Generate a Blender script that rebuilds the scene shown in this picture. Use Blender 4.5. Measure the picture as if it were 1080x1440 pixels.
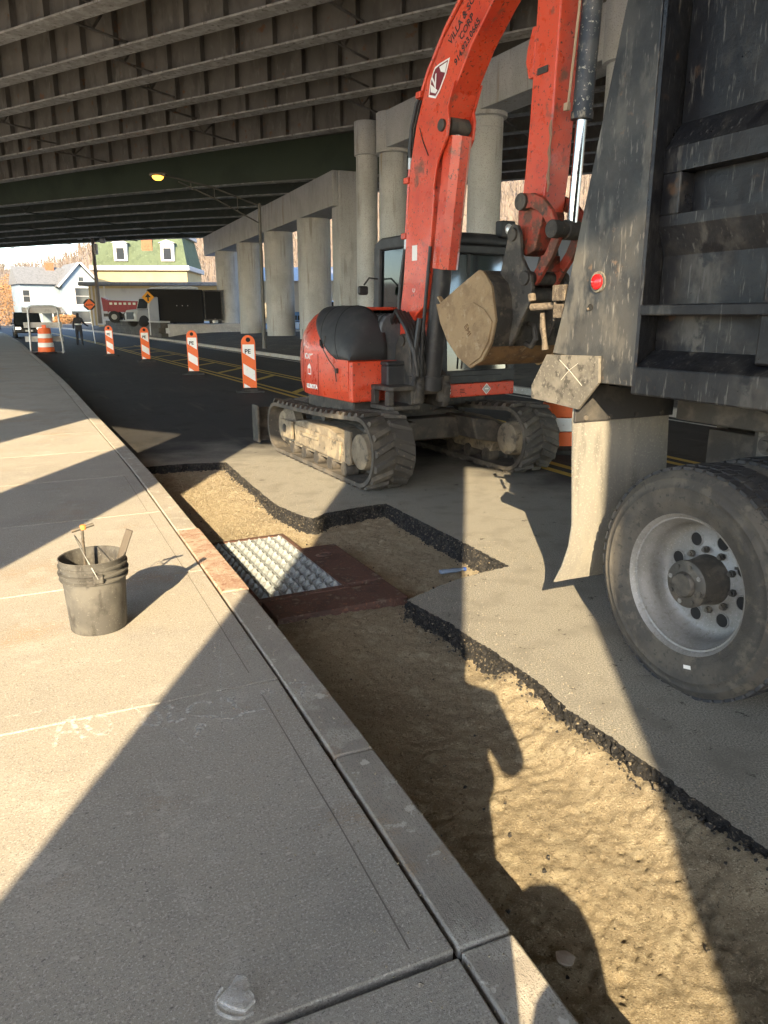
import bpy, bmesh, math, random
import numpy as np
from mathutils import Vector, Matrix

rad = math.radians
random.seed(7)
for o in list(bpy.data.objects):
    bpy.data.objects.remove(o, do_unlink=True)
scene = bpy.context.scene
COL = scene.collection

# ------------------------------------------------------------------ camera
CAM_H, FOC, HOR = 1.65, 1040.0, 443.0            # metres over the road, focal length and horizon row in photo pixels
PITCH = math.atan((720 - HOR) / FOC)
cam_d = bpy.data.cameras.new('camera')
cam = bpy.data.objects.new('camera', cam_d)
COL.objects.link(cam)
cam.location = (0, 0, CAM_H)
cam.rotation_euler = (rad(90) - PITCH, 0, 0)
cam_d.sensor_fit = 'VERTICAL'
cam_d.sensor_height = 36.0
cam_d.sensor_width = 36.0
cam_d.lens = FOC / 1440 * 36.0
cam_d.clip_start = 0.05
cam_d.clip_end = 6000
scene.camera = cam
scene.render.resolution_x, scene.render.resolution_y = 768, 1024

# ------------------------------------------------------------------ sky, sun, exposure
SUN_AZ, SUN_EL = 6.2, 25.5                        # direction the shadows fall (from +Y towards +X), height of the sun
world = bpy.data.worlds.new('World')
scene.world = world
world.use_nodes = True
wn = world.node_tree
wn.nodes.clear()
sky = wn.nodes.new('ShaderNodeTexSky')
sky.sky_type = 'NISHITA'
sky.sun_disc = False
sky.sun_elevation = rad(SUN_EL)
sky.sun_rotation = rad(180 + SUN_AZ)
sky.air_density = 0.95
sky.dust_density = 0.7
sky.ozone_density = 1.2
bg = wn.nodes.new('ShaderNodeBackground')
bg.inputs[1].default_value = 0.15
wo = wn.nodes.new('ShaderNodeOutputWorld')
wn.links.new(sky.outputs[0], bg.inputs[0])
wn.links.new(bg.outputs[0], wo.inputs[0])
sd = bpy.data.lights.new('sun', 'SUN')
sd.energy = 2.85
sd.angle = rad(0.32)
sd.color = (1.0, 0.79, 0.50)
sun = bpy.data.objects.new('sun', sd)
COL.objects.link(sun)
SUN_D = Vector((math.sin(rad(SUN_AZ)) * math.cos(rad(SUN_EL)), math.cos(rad(SUN_AZ)) * math.cos(rad(SUN_EL)), -math.sin(rad(SUN_EL))))
sun.rotation_euler = SUN_D.to_track_quat('-Z', 'Y').to_euler()
sun.location = (-5, -40, 30)
scene.view_settings.view_transform = 'Standard'
scene.view_settings.look = 'None'
scene.view_settings.gamma = 1.0
scene.view_settings.exposure = 2.6
scene.view_settings.use_curve_mapping = False
scene.cycles.max_bounces = 7
scene.cycles.diffuse_bounces = 4
scene.cycles.transparent_max_bounces = 12

# ------------------------------------------------------------------ pixel -> place
CP, SP = math.cos(PITCH), math.sin(PITCH)
def ray(x, y):
    dx, dy = (x - 540) / FOC, (y - 720) / FOC
    return Vector((dx, CP - dy * SP, -SP - dy * CP))
def at(x, y, z=0.0):
    r = ray(x, y)
    return Vector((0, 0, CAM_H)) + r * ((z - CAM_H) / r.z)
def atd(x, y, Y):
    r = ray(x, y)
    return Vector((0, 0, CAM_H)) + r * (Y / r.y)
def px(p):
    q = Vector(p) - Vector((0, 0, CAM_H))
    d = q.y * CP - q.z * SP
    return 540 + FOC * q.x / d, 720 - FOC * (q.y * SP + q.z * CP) / d

# ------------------------------------------------------------------ mesh builder
class MB:
    def __init__(s):
        s.v, s.f = [], []
    def add(s, vs, fs):
        n = len(s.v)
        s.v += [tuple(p) for p in vs]
        s.f += [tuple(i + n for i in q) for q in fs]
        return s
    def box(s, c, d, M=None):
        x, y, z = d[0] / 2, d[1] / 2, d[2] / 2
        vs = [Vector((a, b, e)) for e in (-z, z) for b in (-y, y) for a in (-x, x)]
        c = Vector(c)
        vs = [(M @ p if M else p) + c for p in vs]
        return s.add(vs, [(0, 2, 3, 1), (4, 5, 7, 6), (0, 1, 5, 4), (2, 6, 7, 3), (0, 4, 6, 2), (1, 3, 7, 5)])
    def bx(s, x0, x1, y0, y1, z0, z1):
        return s.box(((x0 + x1) / 2, (y0 + y1) / 2, (z0 + z1) / 2), (abs(x1 - x0), abs(y1 - y0), abs(z1 - z0)))
    def prism(s, poly, axis, a, b):
        # poly: 2-D points in the two other axes (x: (y,z), y: (x,z), z: (x,y)); extruded from a to b
        def mk(p, t):
            return {'x': (t, p[0], p[1]), 'y': (p[0], t, p[1]), 'z': (p[0], p[1], t)}[axis]
        ar = sum(poly[i][0] * poly[(i + 1) % len(poly)][1] - poly[(i + 1) % len(poly)][0] * poly[i][1] for i in range(len(poly)))
        pl = list(poly) if ar > 0 else list(poly)[::-1]
        if a > b:
            a, b = b, a
        n = len(pl)
        vs = [mk(p, a) for p in pl] + [mk(p, b) for p in pl]
        fs = [tuple(range(n))[::-1], tuple(range(n, 2 * n))] + [(i, (i + 1) % n, n + (i + 1) % n, n + i) for i in range(n)]
        if axis == 'y':
            fs = [q[::-1] for q in fs]
        return s.add(vs, fs)
    def cyl(s, p0, p1, r0, r1=None, n=12, caps=True):
        r1 = r0 if r1 is None else r1
        p0, p1 = Vector(p0), Vector(p1)
        d = (p1 - p0).normalized()
        u = d.cross(Vector((0, 0, 1)) if abs(d.z) < .9 else Vector((1, 0, 0))).normalized()
        w = d.cross(u)
        vs = []
        for p, r in ((p0, r0), (p1, r1)):
            vs += [p + (u * math.cos(2 * math.pi * i / n) + w * math.sin(2 * math.pi * i / n)) * r for i in range(n)]
        fs = [(i, (i + 1) % n, n + (i + 1) % n, n + i) for i in range(n)]
        if caps:
            fs += [tuple(range(n))[::-1], tuple(range(n, 2 * n))]
        return s.add(vs, fs)
    def tube(s, pts, r, n=8, caps=True):
        pts = [Vector(p) for p in pts]
        rs = r if isinstance(r, (list, tuple)) else [r] * len(pts)
        vs, u = [], None
        for i, p in enumerate(pts):
            d = (pts[min(i + 1, len(pts) - 1)] - pts[max(i - 1, 0)]).normalized()
            if u is None:
                u = d.cross(Vector((0, 0, 1)) if abs(d.z) < .9 else Vector((1, 0, 0))).normalized()
            else:
                u = (u - d * u.dot(d)).normalized()
            w = d.cross(u)
            vs += [p + (u * math.cos(2 * math.pi * k / n) + w * math.sin(2 * math.pi * k / n)) * rs[i] for k in range(n)]
        fs = []
        for i in range(len(pts) - 1):
            fs += [(i * n + k, i * n + (k + 1) % n, (i + 1) * n + (k + 1) % n, (i + 1) * n + k) for k in range(n)]
        if caps:
            fs += [tuple(range(n))[::-1], tuple(range((len(pts) - 1) * n, len(pts) * n))]
        return s.add(vs, fs)
    def lathe(s, prof, n=32, axis='z', o=(0, 0, 0), close=False):
        # prof: (radius, height along axis)
        o = Vector(o)
        vs = []
        for r, h in prof:
            for k in range(n):
                c, q = math.cos(2 * math.pi * k / n) * r, math.sin(2 * math.pi * k / n) * r
                vs.append(o + Vector({'z': (c, q, h), 'x': (h, c, q), 'y': (q, h, c)}[axis]))
        fs = []
        m = len(prof)
        for i in range(m if close else m - 1):
            j = (i + 1) % m
            fs += [(i * n + k, i * n + (k + 1) % n, j * n + (k + 1) % n, j * n + k) for k in range(n)]
        return s.add(vs, fs)
    def quad(s, a, b, c, d):
        return s.add([a, b, c, d], [(0, 1, 2, 3)])
    def mesh(s, name):
        me = bpy.data.meshes.new(name)
        me.from_pydata([tuple(p) for p in s.v], [], s.f)
        me.update()
        return me
    def build(s, name, m, parent=None, bev=0, smooth=False, loc=None, rz=0, seg=2, label=None, fix=False):
        me = s.mesh(name)
        if fix:
            b = bmesh.new(); b.from_mesh(me)
            bmesh.ops.recalc_face_normals(b, faces=b.faces)
            b.to_mesh(me); b.free()
        return link(name, me, m, parent, bev, smooth, loc, rz, seg, label)

def link(name, me, m, parent=None, bev=0, smooth=False, loc=None, rz=0, seg=2, label=None):
    if m is not None and not me.materials:
        me.materials.append(m)
    if smooth:
        me.polygons.foreach_set('use_smooth', [True] * len(me.polygons))
        if smooth != 'all':
            me.set_sharp_from_angle(angle=rad(38))
    o = bpy.data.objects.new(name, me)
    COL.objects.link(o)
    if parent is not None:
        o.parent = parent
    if loc is not None:
        o.location = loc
    if rz:
        o.rotation_euler = (0, 0, rz)
    if bev:
        b = o.modifiers.new('bevel', 'BEVEL')
        b.width = bev; b.segments = seg; b.limit_method = 'ANGLE'; b.angle_limit = rad(35)
        b.harden_normals = False
    if label:
        o['label'] = label
    return o

def tag(o, label=None, cat=None, group=None, kind=None):
    if label: o['label'] = label
    if cat: o['category'] = cat
    if group: o['group'] = group
    if kind: o['kind'] = kind
    return o
def empty(name, loc=(0, 0, 0), rz=0, label=None, cat=None, group=None, kind=None):
    o = bpy.data.objects.new(name, None)
    o.empty_display_size = .3
    COL.objects.link(o)
    o.location = loc
    o.rotation_euler = (0, 0, rz)
    return tag(o, label, cat, group, kind)
def copy_tree(o, parent=None):
    c = o.copy()
    COL.objects.link(c)
    c.parent = parent
    for ch in [k for k in ALLCH(o)]:
        copy_tree(ch, c)
    return c
def ALLCH(o):
    return [k for k in bpy.data.objects if k.parent == o]

def text_obj(s, size, m, parent, M, name='lettering', depth=.0008, align='LEFT', label=None, sx=1.0, bold=0.0):
    cu = bpy.data.curves.new(name, 'FONT')
    cu.body = s; cu.size = size; cu.extrude = depth; cu.align_x = align; cu.resolution_u = 3
    cu.offset = bold
    t = bpy.data.objects.new(name, cu)
    COL.objects.link(t)
    me = bpy.data.meshes.new_from_object(t.evaluated_get(bpy.context.evaluated_depsgraph_get()))
    bpy.data.objects.remove(t, do_unlink=True)
    me.transform(Matrix.Diagonal((sx, 1, 1, 1)))
    me.transform(M)
    me.materials.clear()
    return link(name, me, m, parent, label=label)
def frame(X, Y, o):
    X, Y = Vector(X).normalized(), Vector(Y).normalized()
    Z = X.cross(Y)
    return Matrix(((X.x, Y.x, Z.x, o[0]), (X.y, Y.y, Z.y, o[1]), (X.z, Y.z, Z.z, o[2]), (0, 0, 0, 1)))

# ------------------------------------------------------------------ materials
MATS = {}
def mat(name, col, rough=.6, metal=0.0, layers=(), bump=0.0, bscale=60.0, rvar=0.0, spec=.5, rnd=0.0, bstretch=None, bump2=None, coat=0.0, em=None, alpha=None, rot=0.0):
    m = bpy.data.materials.new(name)
    m.use_nodes = True
    N, L = m.node_tree.nodes, m.node_tree.links
    P = N['Principled BSDF']
    geo = N.new('ShaderNodeNewGeometry')
    pos = geo.outputs['Position']
    if rot:
        vr = N.new('ShaderNodeVectorRotate'); vr.rotation_type = 'Z_AXIS'
        vr.inputs['Angle'].default_value = rot
        L.new(pos, vr.inputs['Vector']); pos = vr.outputs[0]
    def noise(scale, stretch=None, detail=5.0, rgh=.6):
        t = N.new('ShaderNodeTexNoise')
        t.inputs['Scale'].default_value = scale
        t.inputs['Detail'].default_value = detail
        t.inputs['Roughness'].default_value = rgh
        src = pos
        if stretch:
            mp = N.new('ShaderNodeVectorMath'); mp.operation = 'MULTIPLY'
            mp.inputs[1].default_value = stretch
            L.new(pos, mp.inputs[0]); src = mp.outputs[0]
        L.new(src, t.inputs['Vector'])
        return t.outputs[0]
    def ramp(src, lo, hi):
        r = N.new('ShaderNodeMapRange')
        r.interpolation_type = 'SMOOTHSTEP'
        r.inputs['From Min'].default_value = lo
        r.inputs['From Max'].default_value = hi
        L.new(src, r.inputs['Value'])
        return r.outputs[0]
    cur = N.new('ShaderNodeRGB'); cur.outputs[0].default_value = (*col, 1)
    cur = cur.outputs[0]
    for ly in layers:
        c, sc, lo, hi = ly[:4]
        st = ly[4] if len(ly) > 4 else None
        fac = ramp(noise(sc, st, ly[5] if len(ly) > 5 else 5.0), lo, hi)
        mx = N.new('ShaderNodeMix'); mx.data_type = 'RGBA'
        L.new(fac, mx.inputs['Factor'])
        L.new(cur, mx.inputs[6]); mx.inputs[7].default_value = (*c, 1)
        cur = mx.outputs[2]
    if rnd:
        oi = N.new('ShaderNodeObjectInfo')
        mr = N.new('ShaderNodeMapRange')
        mr.inputs['To Min'].default_value = 1 - rnd; mr.inputs['To Max'].default_value = 1 + rnd
        L.new(oi.outputs['Random'], mr.inputs['Value'])
        mu = N.new('ShaderNodeVectorMath'); mu.operation = 'SCALE'
        L.new(cur, mu.inputs[0]); L.new(mr.outputs[0], mu.inputs['Scale'])
        cur = mu.outputs[0]
    L.new(cur, P.inputs['Base Color'])
    P.inputs['Roughness'].default_value = rough
    P.inputs['Metallic'].default_value = metal
    P.inputs['Specular IOR Level'].default_value = spec
    P.inputs['Coat Weight'].default_value = coat
    if rvar:
        rr = N.new('ShaderNodeMapRange')
        rr.inputs['To Min'].default_value = max(0, rough - rvar); rr.inputs['To Max'].default_value = min(1, rough + rvar)
        rr.inputs['From Min'].default_value = .3; rr.inputs['From Max'].default_value = .7
        L.new(noise(9.0), rr.inputs['Value'])
        L.new(rr.outputs[0], P.inputs['Roughness'])
    if bump:
        b = N.new('ShaderNodeBump')
        b.inputs['Strength'].default_value = 1.0
        b.inputs['Distance'].default_value = bump
        L.new(noise(bscale, bstretch, 6.0, .65), b.inputs['Height'])
        last = b
        if bump2:
            b2 = N.new('ShaderNodeBump')
            b2.inputs['Distance'].default_value = bump2[0]
            L.new(noise(bump2[1], bump2[2] if len(bump2) > 2 else None, 6.0, .6), b2.inputs['Height'])
            L.new(b.outputs[0], b2.inputs['Normal'])
            last = b2
        L.new(last.outputs[0], P.inputs['Normal'])
    if em:
        P.inputs['Emission Color'].default_value = (*em[0], 1)
        P.inputs['Emission Strength'].default_value = em[1]
    if alpha is not None:
        P.inputs['Alpha'].default_value = alpha
    MATS[name] = m
    return m
def glass(name, tint, alpha=.35, rough=.05):
    m = bpy.data.materials.new(name)
    m.use_nodes = True
    N, L = m.node_tree.nodes, m.node_tree.links
    N.clear()
    o = N.new('ShaderNodeOutputMaterial')
    t = N.new('ShaderNodeBsdfTransparent'); t.inputs[0].default_value = (*tint, 1)
    g = N.new('ShaderNodeBsdfGlossy'); g.inputs['Roughness'].default_value = rough
    g.inputs[0].default_value = (.9, .95, 1, 1)
    fr = N.new('ShaderNodeFresnel'); fr.inputs[0].default_value = 1.5
    ad = N.new('ShaderNodeMath'); ad.operation = 'ADD'; ad.inputs[1].default_value = alpha
    L.new(fr.outputs[0], ad.inputs[0])
    mx = N.new('ShaderNodeMixShader')
    L.new(ad.outputs[0], mx.inputs[0]); L.new(t.outputs[0], mx.inputs[1]); L.new(g.outputs[0], mx.inputs[2])
    L.new(mx.outputs[0], o.inputs[0])
    return m

ROADROT = rad(-26.5)       # turns the road's direction onto +Y for grain that follows it
m_walk = mat('sidewalk_concrete', (.40, .367, .31), .85, layers=[((.32, .295, .255), 1.3, .42, .66), ((.45, .415, .355), 2.7, .50, .68), ((.38, .275, .175), 1.3, .54, .70), ((.28, .262, .235), .8, .55, .68), ((.47, .44, .385), 5, .57, .66, (1, 1, 1), 8), ((.37, .345, .30), 30, .44, .60, (1, 9, 1)), ((.25, .23, .205), 210, .535, .62), ((.55, .52, .46), 140, .545, .63), ((.18, .165, .145), 60, .645, .68), ((.52, .49, .43), 26, .64, .69)],
              bump=.0022, bscale=420, rnd=.06, bump2=(.0012, 26, (1, 14, 1)), rot=ROADROT)
m_kerb = mat('kerb_concrete', (.40, .365, .31), .85, layers=[((.32, .29, .25), 2.2, .43, .62), ((.48, .45, .39), 6, .52, .66), ((.36, .26, .17), 1.9, .58, .70), ((.36, .33, .28), 26, .48, .62, (9, 1, 1)), ((.23, .21, .185), 190, .54, .62), ((.57, .54, .48), 16, .62, .67)],
             bump=.0025, bscale=260, rnd=.04, bump2=(.0009, 22, (9, 1, 1)), rot=ROADROT)
m_joint = mat('joint_dirt', (.05, .042, .034), .95, layers=[((.14, .115, .085), 30, .5, .7)], bump=.01, bscale=80)
m_sand = mat('sand_base', (.37, .305, .20), .95, layers=[((.30, .245, .16), 3, .43, .62), ((.44, .375, .255), 9, .50, .66), ((.22, .175, .11), 34, .57, .66), ((.52, .455, .32), 150, .54, .64), ((.16, .13, .085), 90, .60, .66)], bump=.014, bscale=85, bump2=(.008, 300))
m_cut = mat('asphalt_cut', (.014, .014, .015), .75, layers=[((.05, .045, .038), 22, .50, .64), ((.17, .145, .105), 70, .585, .64)], bump=.03, bscale=60, bump2=(.015, 170))
m_crumb = mat('asphalt_crumb', (.025, .024, .023), .85, layers=[((.22, .185, .13), 40, .52, .60)], bump=.01, bscale=120)
m_yellow = mat('road_yellow', (.50, .33, .05), .7, layers=[((.16, .12, .05), 14, .55, .72), ((.10, .09, .07), 70, .62, .72)])
m_white = mat('road_white', (.62, .61, .58), .7, layers=[((.30, .29, .27), 8, .55, .72)])
m_grate = mat('galvanised_grate', (.30, .335, .35), .6, .2, layers=[((.22, .245, .255), 18, .45, .62), ((.40, .41, .40), 60, .55, .68)], bump=.003, bscale=160)
m_rustplate = mat('rust_red_casting', (.115, .062, .048), .75, .15, layers=[((.075, .045, .037), 7, .45, .62), ((.21, .165, .125), 14, .56, .68), ((.22, .10, .06), 40, .58, .68)], bump=.006, bscale=90)
m_redlip = mat('rusty_kerb_casting', (.36, .235, .17), .8, layers=[((.43, .345, .26), 9, .43, .58), ((.27, .14, .095), 24, .52, .64), ((.47, .40, .32), 70, .54, .64)], bump=.006, bscale=90)
m_black = mat('black_plastic', (.022, .022, .024), .5, layers=[((.05, .048, .046), 12, .5, .75)], rvar=.1)
m_rubber = mat('black_rubber', (.028, .027, .026), .8, layers=[((.075, .067, .056), 5, .48, .72), ((.14, .12, .095), 24, .62, .78)], bump=.004, bscale=90)
m_steel = mat('bright_steel', (.62, .64, .66), .22, 1.0)
m_galv = mat('galvanised_tube', (.46, .47, .47), .5, .7, layers=[((.33, .34, .34), 9, .5, .7)])
m_orange = mat('safety_orange', (.78, .14, .025), .55, layers=[((.60, .11, .03), 9, .55, .75), ((.35, .13, .06), 30, .66, .76)])
m_reflw = mat('reflective_white', (.78, .78, .76), .45, layers=[((.55, .53, .5), 14, .58, .75)])
m_ink = mat('black_ink', (.02, .02, .02), .7)
m_wht = mat('white_paint', (.76, .75, .72), .55, layers=[((.60, .58, .54), 6, .55, .75)])
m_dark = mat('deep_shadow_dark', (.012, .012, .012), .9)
# ================================================================== the setting: ground, road, kerb, sidewalk, trench
def catmull(pts, step):
    pts = [Vector((p[0], p[1])) for p in pts]
    P = [pts[0] * 2 - pts[1]] + pts + [pts[-1] * 2 - pts[-2]]
    out = []
    for i in range(1, len(P) - 2):
        a, b, c, d = P[i - 1], P[i], P[i + 1], P[i + 2]
        n = max(2, int((c - b).length / step))
        for k in range(n):
            t = k / n
            out.append(.5 * ((2 * b) + (c - a) * t + (2 * a - 5 * b + 4 * c - d) * t * t + (3 * b - a - 3 * c + d) * t ** 3))
    out.append(pts[-1])
    return out
KP = [(6.6, -13.0), (2.65, -3.9), (.43, 1.28), (-.03, 2.33), (-.585, 3.54), (-1.36, 5.18), (-2.43, 7.42), (-4.22, 11.0), (-8.12, 18.8), (-14.78, 31.7), (-23.65, 48.74), (-38.2, 75), (-60, 108.6), (-109, 171)]
KERB = catmull(KP, .1)
KL = [0.0]
for i in range(1, len(KERB)):
    KL.append(KL[-1] + (KERB[i] - KERB[i - 1]).length)
KLn = np.array(KL); KXn = np.array([p.x for p in KERB]); KYn = np.array([p.y for p in KERB])
def kp(s, d=0.0):
    """point at length s along the kerb's face, d metres to the road side (negative: sidewalk side)"""
    x, y = np.interp(s, KLn, KXn), np.interp(s, KLn, KYn)
    x2, y2 = np.interp(s + .5, KLn, KXn), np.interp(s + .5, KLn, KYn)
    x1, y1 = np.interp(s - .5, KLn, KXn), np.interp(s - .5, KLn, KYn)
    tx, ty = x2 - x1, y2 - y1
    l = math.hypot(tx, ty) or 1
    return Vector((x + ty / l * d, y - tx / l * d))
def ks(x, y):
    i = int(np.argmin((KXn - x) ** 2 + (KYn - y) ** 2))
    return KL[i]
S_END = KL[-1]
WALK_Z = .15

# terrain sheet: flat near the road, hills beyond
def smooth(a, b, x):
    t = np.clip((x - a) / (b - a), 0, 1)
    return t * t * (3 - 2 * t)
def vnoise(x, y, seed=0):
    x = np.asarray(x, float); y = np.asarray(y, float)
    xi, yi = np.floor(x).astype(np.int64), np.floor(y).astype(np.int64)
    fx, fy = x - xi, y - yi
    fx, fy = fx * fx * (3 - 2 * fx), fy * fy * (3 - 2 * fy)
    def h(a, b):
        n = (a * 374761393 + b * 668265263 + seed * 1442695041) & 0x7fffffff
        n = ((n ^ (n >> 13)) * 1274126177) & 0x7fffffff
        return ((n ^ (n >> 16)) & 0xffff) / 65535.0
    a, b, c, d = h(xi, yi), h(xi + 1, yi), h(xi, yi + 1), h(xi + 1, yi + 1)
    return (a * (1 - fx) + b * fx) * (1 - fy) + (c * (1 - fx) + d * fx) * fy
def fbm(x, y, o=4, seed=0, g=.5):
    s, a, t = 0, 1, 0
    for k in range(o):
        s = s + a * vnoise(x * 2 ** k, y * 2 ** k, seed + k); t += a; a *= g
    return s / t
def terrain(x, y):
    """height of the natural ground"""
    x = np.asarray(x, float); y = np.asarray(y, float)
    r = np.hypot(x, y); a = np.degrees(np.arctan2(x, y))
    back = smooth(100, 60, np.abs(a))                      # hills only ahead
    st = np.interp(a, [-60, -30, -22.5, -18, -12, 0, 20, 60], [430, 430, 330, 190, 135, 105, 95, 120])
    ht = np.interp(a, [-60, -30, -24, -19, -14, -8, 20, 60], [36, 40, 36, 52, 72, 78, 80, 60])
    wd = np.interp(a, [-60, -30, -22, -14, 60], [420, 420, 330, 215, 200])
    h = smooth(0, 1, (r - st) / wd) * ht * back
    h = h + (fbm(x / 60, y / 60, 4, 3) - .5) * np.where(a < -20, 6, 14) * smooth(st, st + 120, r) * back
    return h - .32
az_l = np.concatenate([np.arange(-180, -64, 8), np.arange(-64, 64, 1.6), np.arange(64, 180.1, 8)])
r_l = np.concatenate([[0.5, 20, 45, 70, 85], np.geomspace(95, 900, 46), [1400, 2600, 4500]])
A, Rr = np.meshgrid(np.radians(az_l), r_l)
TX, TY = np.sin(A) * Rr, np.cos(A) * Rr
TZ = terrain(TX, TY)
na, nr = len(az_l), len(r_l)
tv = np.stack([TX, TY, TZ], -1).reshape(-1, 3)
tf = [(i * na + k, i * na + k + 1, (i + 1) * na + k + 1, (i + 1) * na + k) for i in range(nr - 1) for k in range(na - 1)]
me = bpy.data.meshes.new('terrain'); me.from_pydata(tv.tolist(), [], [q[::-1] for q in tf]); me.update()
m_terrain = mat('leaf_litter_ground', (.165, .125, .09), .95, layers=[((.12, .095, .072), .05, .45, .62), ((.235, .175, .115), .25, .5, .66), ((.11, .10, .065), .02, .58, .7)], bump=.3, bscale=.6)
tag(link('terrain', me, m_terrain, smooth='all'), kind='structure')

# trench outline on the road surface (traced from the photograph, heights known: road level)
TR = [at(*p)[:2] for p in ((205, 656), (262, 652), (318, 650), (352, 680), (390, 711), (424, 725), (441, 729), (456, 722), (500, 714), (543, 708), (600, 737), (655, 764), (716, 796), (680, 805), (641, 815), (606, 829), (573, 844), (600, 859), (636, 878), (680, 907), (712, 928), (755, 957), (800, 998), (845, 1026), (900, 1066), (985, 1127), (1080, 1196))]
TR[0] = tuple(kp(ks(*TR[0]), .004))
TR += [tuple(kp(ks(2.0, -2.2), .95)), tuple(kp(ks(3.6, -5.6), .9)), tuple(kp(ks(3.85, -6.3), .004))]
def rough_path(pts, step, amp):
    out = []
    for i in range(len(pts) - 1):
        a, b = Vector(pts[i]), Vector(pts[i + 1])
        L = (b - a).length
        n = max(1, int(L / step))
        nrm = Vector((-(b - a).y, (b - a).x)) / max(L, 1e-6)
        for k in range(n):
            p = a.lerp(b, k / n)
            w = (fbm(p.x * 9, p.y * 9, 4, 11, .7) - .5) * 1.5 * amp + (float(vnoise(p.x * 75, p.y * 75, 5)) - .5) * amp * 1.5 + (float(vnoise(p.x * 33, p.y * 33, 15)) - .5) * amp * .7
            if i == 0 and k == 0: w = 0
            out.append(p + nrm * float(w))
    out.append(Vector(pts[-1]))
    return out
TRP = rough_path(TR, .011, .011)

# road: one sheet up to the far kerb, with the trench cut out of it
ROAD_W = 8.7
s_a, s_b = ks(*TR[0]), ks(*TR[-1])
left_far = [kp(s, .004) for s in np.arange(S_END - 1, s_a + .1, -2.0)]
left_near = [kp(s, .004) for s in np.arange(s_b - .3, .6, -1.5)]
right = [kp(s, ROAD_W) for s in np.arange(.6, S_END - 1, 3.0)]
outl = left_far + TRP + left_near + right
from mathutils.geometry import delaunay_2d_cdt
no = len(outl)
rv, re_, rf_, _, _, _ = delaunay_2d_cdt([Vector((p.x, p.y)) for p in outl], [(i, (i + 1) % no) for i in range(no)], [], 1, 1e-5)
me = bpy.data.meshes.new('road'); me.from_pydata([(p.x, p.y, 0) for p in rv], [], [tuple(q) for q in rf_]); me.update()
if me.polygons[0].normal.z < 0: me.flip_normals()
m_road = mat('asphalt', (.030, .030, .033), .8, spec=.35, layers=[((.040, .039, .039), .5, .42, .64), ((.020, .020, .021), 2.0, .52, .66), ((.065, .063, .06), 190, .56, .66), ((.055, .052, .048), .9, .56, .70, (6, .5, 1))], bump=.0028, bscale=420, rot=ROADROT)
# dust and milled, worn old asphalt round the dig
N, L = m_road.node_tree.nodes, m_road.node_tree.links
Pn = N['Principled BSDF']
old = Pn.inputs['Base Color'].links[0].from_socket
geo = N.new('ShaderNodeNewGeometry')
def vmath(op, a, b):
    n_ = N.new('ShaderNodeVectorMath'); n_.operation = op
    L.new(a, n_.inputs[0])
    if isinstance(b, tuple): n_.inputs[1].default_value = b
    else: L.new(b, n_.inputs[1])
    return n_
vr = N.new('ShaderNodeVectorRotate'); vr.rotation_type = 'Z_AXIS'; vr.inputs['Angle'].default_value = ROADROT
cpt = kp(ks(-.6, 3.6), 1.3)
sub = vmath('SUBTRACT', geo.outputs['Position'], (cpt.x, cpt.y, 0))
L.new(sub.outputs[0], vr.inputs['Vector'])
scl = vmath('MULTIPLY', vr.outputs[0], (1 / 2.7, 1 / 5.6, 0))
ln = N.new('ShaderNodeVectorMath'); ln.operation = 'LENGTH'; L.new(scl.outputs[0], ln.inputs[0])
nz = N.new('ShaderNodeTexNoise'); nz.inputs['Scale'].default_value = 1.7; nz.inputs['Detail'].default_value = 6
L.new(geo.outputs['Position'], nz.inputs['Vector'])
ma = N.new('ShaderNodeMath'); ma.operation = 'MULTIPLY_ADD'; ma.inputs[1].default_value = .55; ma.inputs[2].default_value = -.27
L.new(nz.outputs[0], ma.inputs[0])
sm = N.new('ShaderNodeMath'); L.new(ln.outputs['Value'], sm.inputs[0]); L.new(ma.outputs[0], sm.inputs[1])
rg = N.new('ShaderNodeMapRange'); rg.interpolation_type = 'SMOOTHSTEP'
rg.inputs['From Min'].default_value = 1.22; rg.inputs['From Max'].default_value = .80
L.new(sm.outputs[0], rg.inputs['Value'])
n2 = N.new('ShaderNodeTexNoise'); n2.inputs['Scale'].default_value = 130; n2.inputs['Detail'].default_value = 9; n2.inputs['Roughness'].default_value = .8
L.new(geo.outputs['Position'], n2.inputs['Vector'])
cr = N.new('ShaderNodeValToRGB')
cr.color_ramp.elements[0].position = .42; cr.color_ramp.elements[0].color = (.13, .124, .108, 1)
cr.color_ramp.elements[1].position = .58; cr.color_ramp.elements[1].color = (.40, .382, .33, 1)
L.new(n2.outputs[0], cr.inputs[0])
n3 = N.new('ShaderNodeTexNoise'); n3.inputs['Scale'].default_value = 5; n3.inputs['Detail'].default_value = 4
L.new(geo.outputs['Position'], n3.inputs['Vector'])
r3 = N.new('ShaderNodeMapRange'); r3.inputs['From Min'].default_value = .5; r3.inputs['From Max'].default_value = .75
L.new(n3.outputs[0], r3.inputs['Value'])
mxo = N.new('ShaderNodeMix'); mxo.data_type = 'RGBA'
L.new(r3.outputs[0], mxo.inputs['Factor']); L.new(cr.outputs[0], mxo.inputs[6]); mxo.inputs[7].default_value = (.20, .19, .165, 1)
n4 = N.new('ShaderNodeTexNoise'); n4.inputs['Scale'].default_value = 9; n4.inputs['Detail'].default_value = 8; n4.inputs['Roughness'].default_value = .75
L.new(geo.outputs['Position'], n4.inputs['Vector'])
r4 = N.new('ShaderNodeMapRange'); r4.inputs['From Min'].default_value = .61; r4.inputs['From Max'].default_value = .65
L.new(n4.outputs[0], r4.inputs['Value'])
mx4 = N.new('ShaderNodeMix'); mx4.data_type = 'RGBA'
L.new(r4.outputs[0], mx4.inputs['Factor']); L.new(mxo.outputs[2], mx4.inputs[6]); mx4.inputs[7].default_value = (.07, .064, .054, 1)
mxo = mx4
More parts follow.
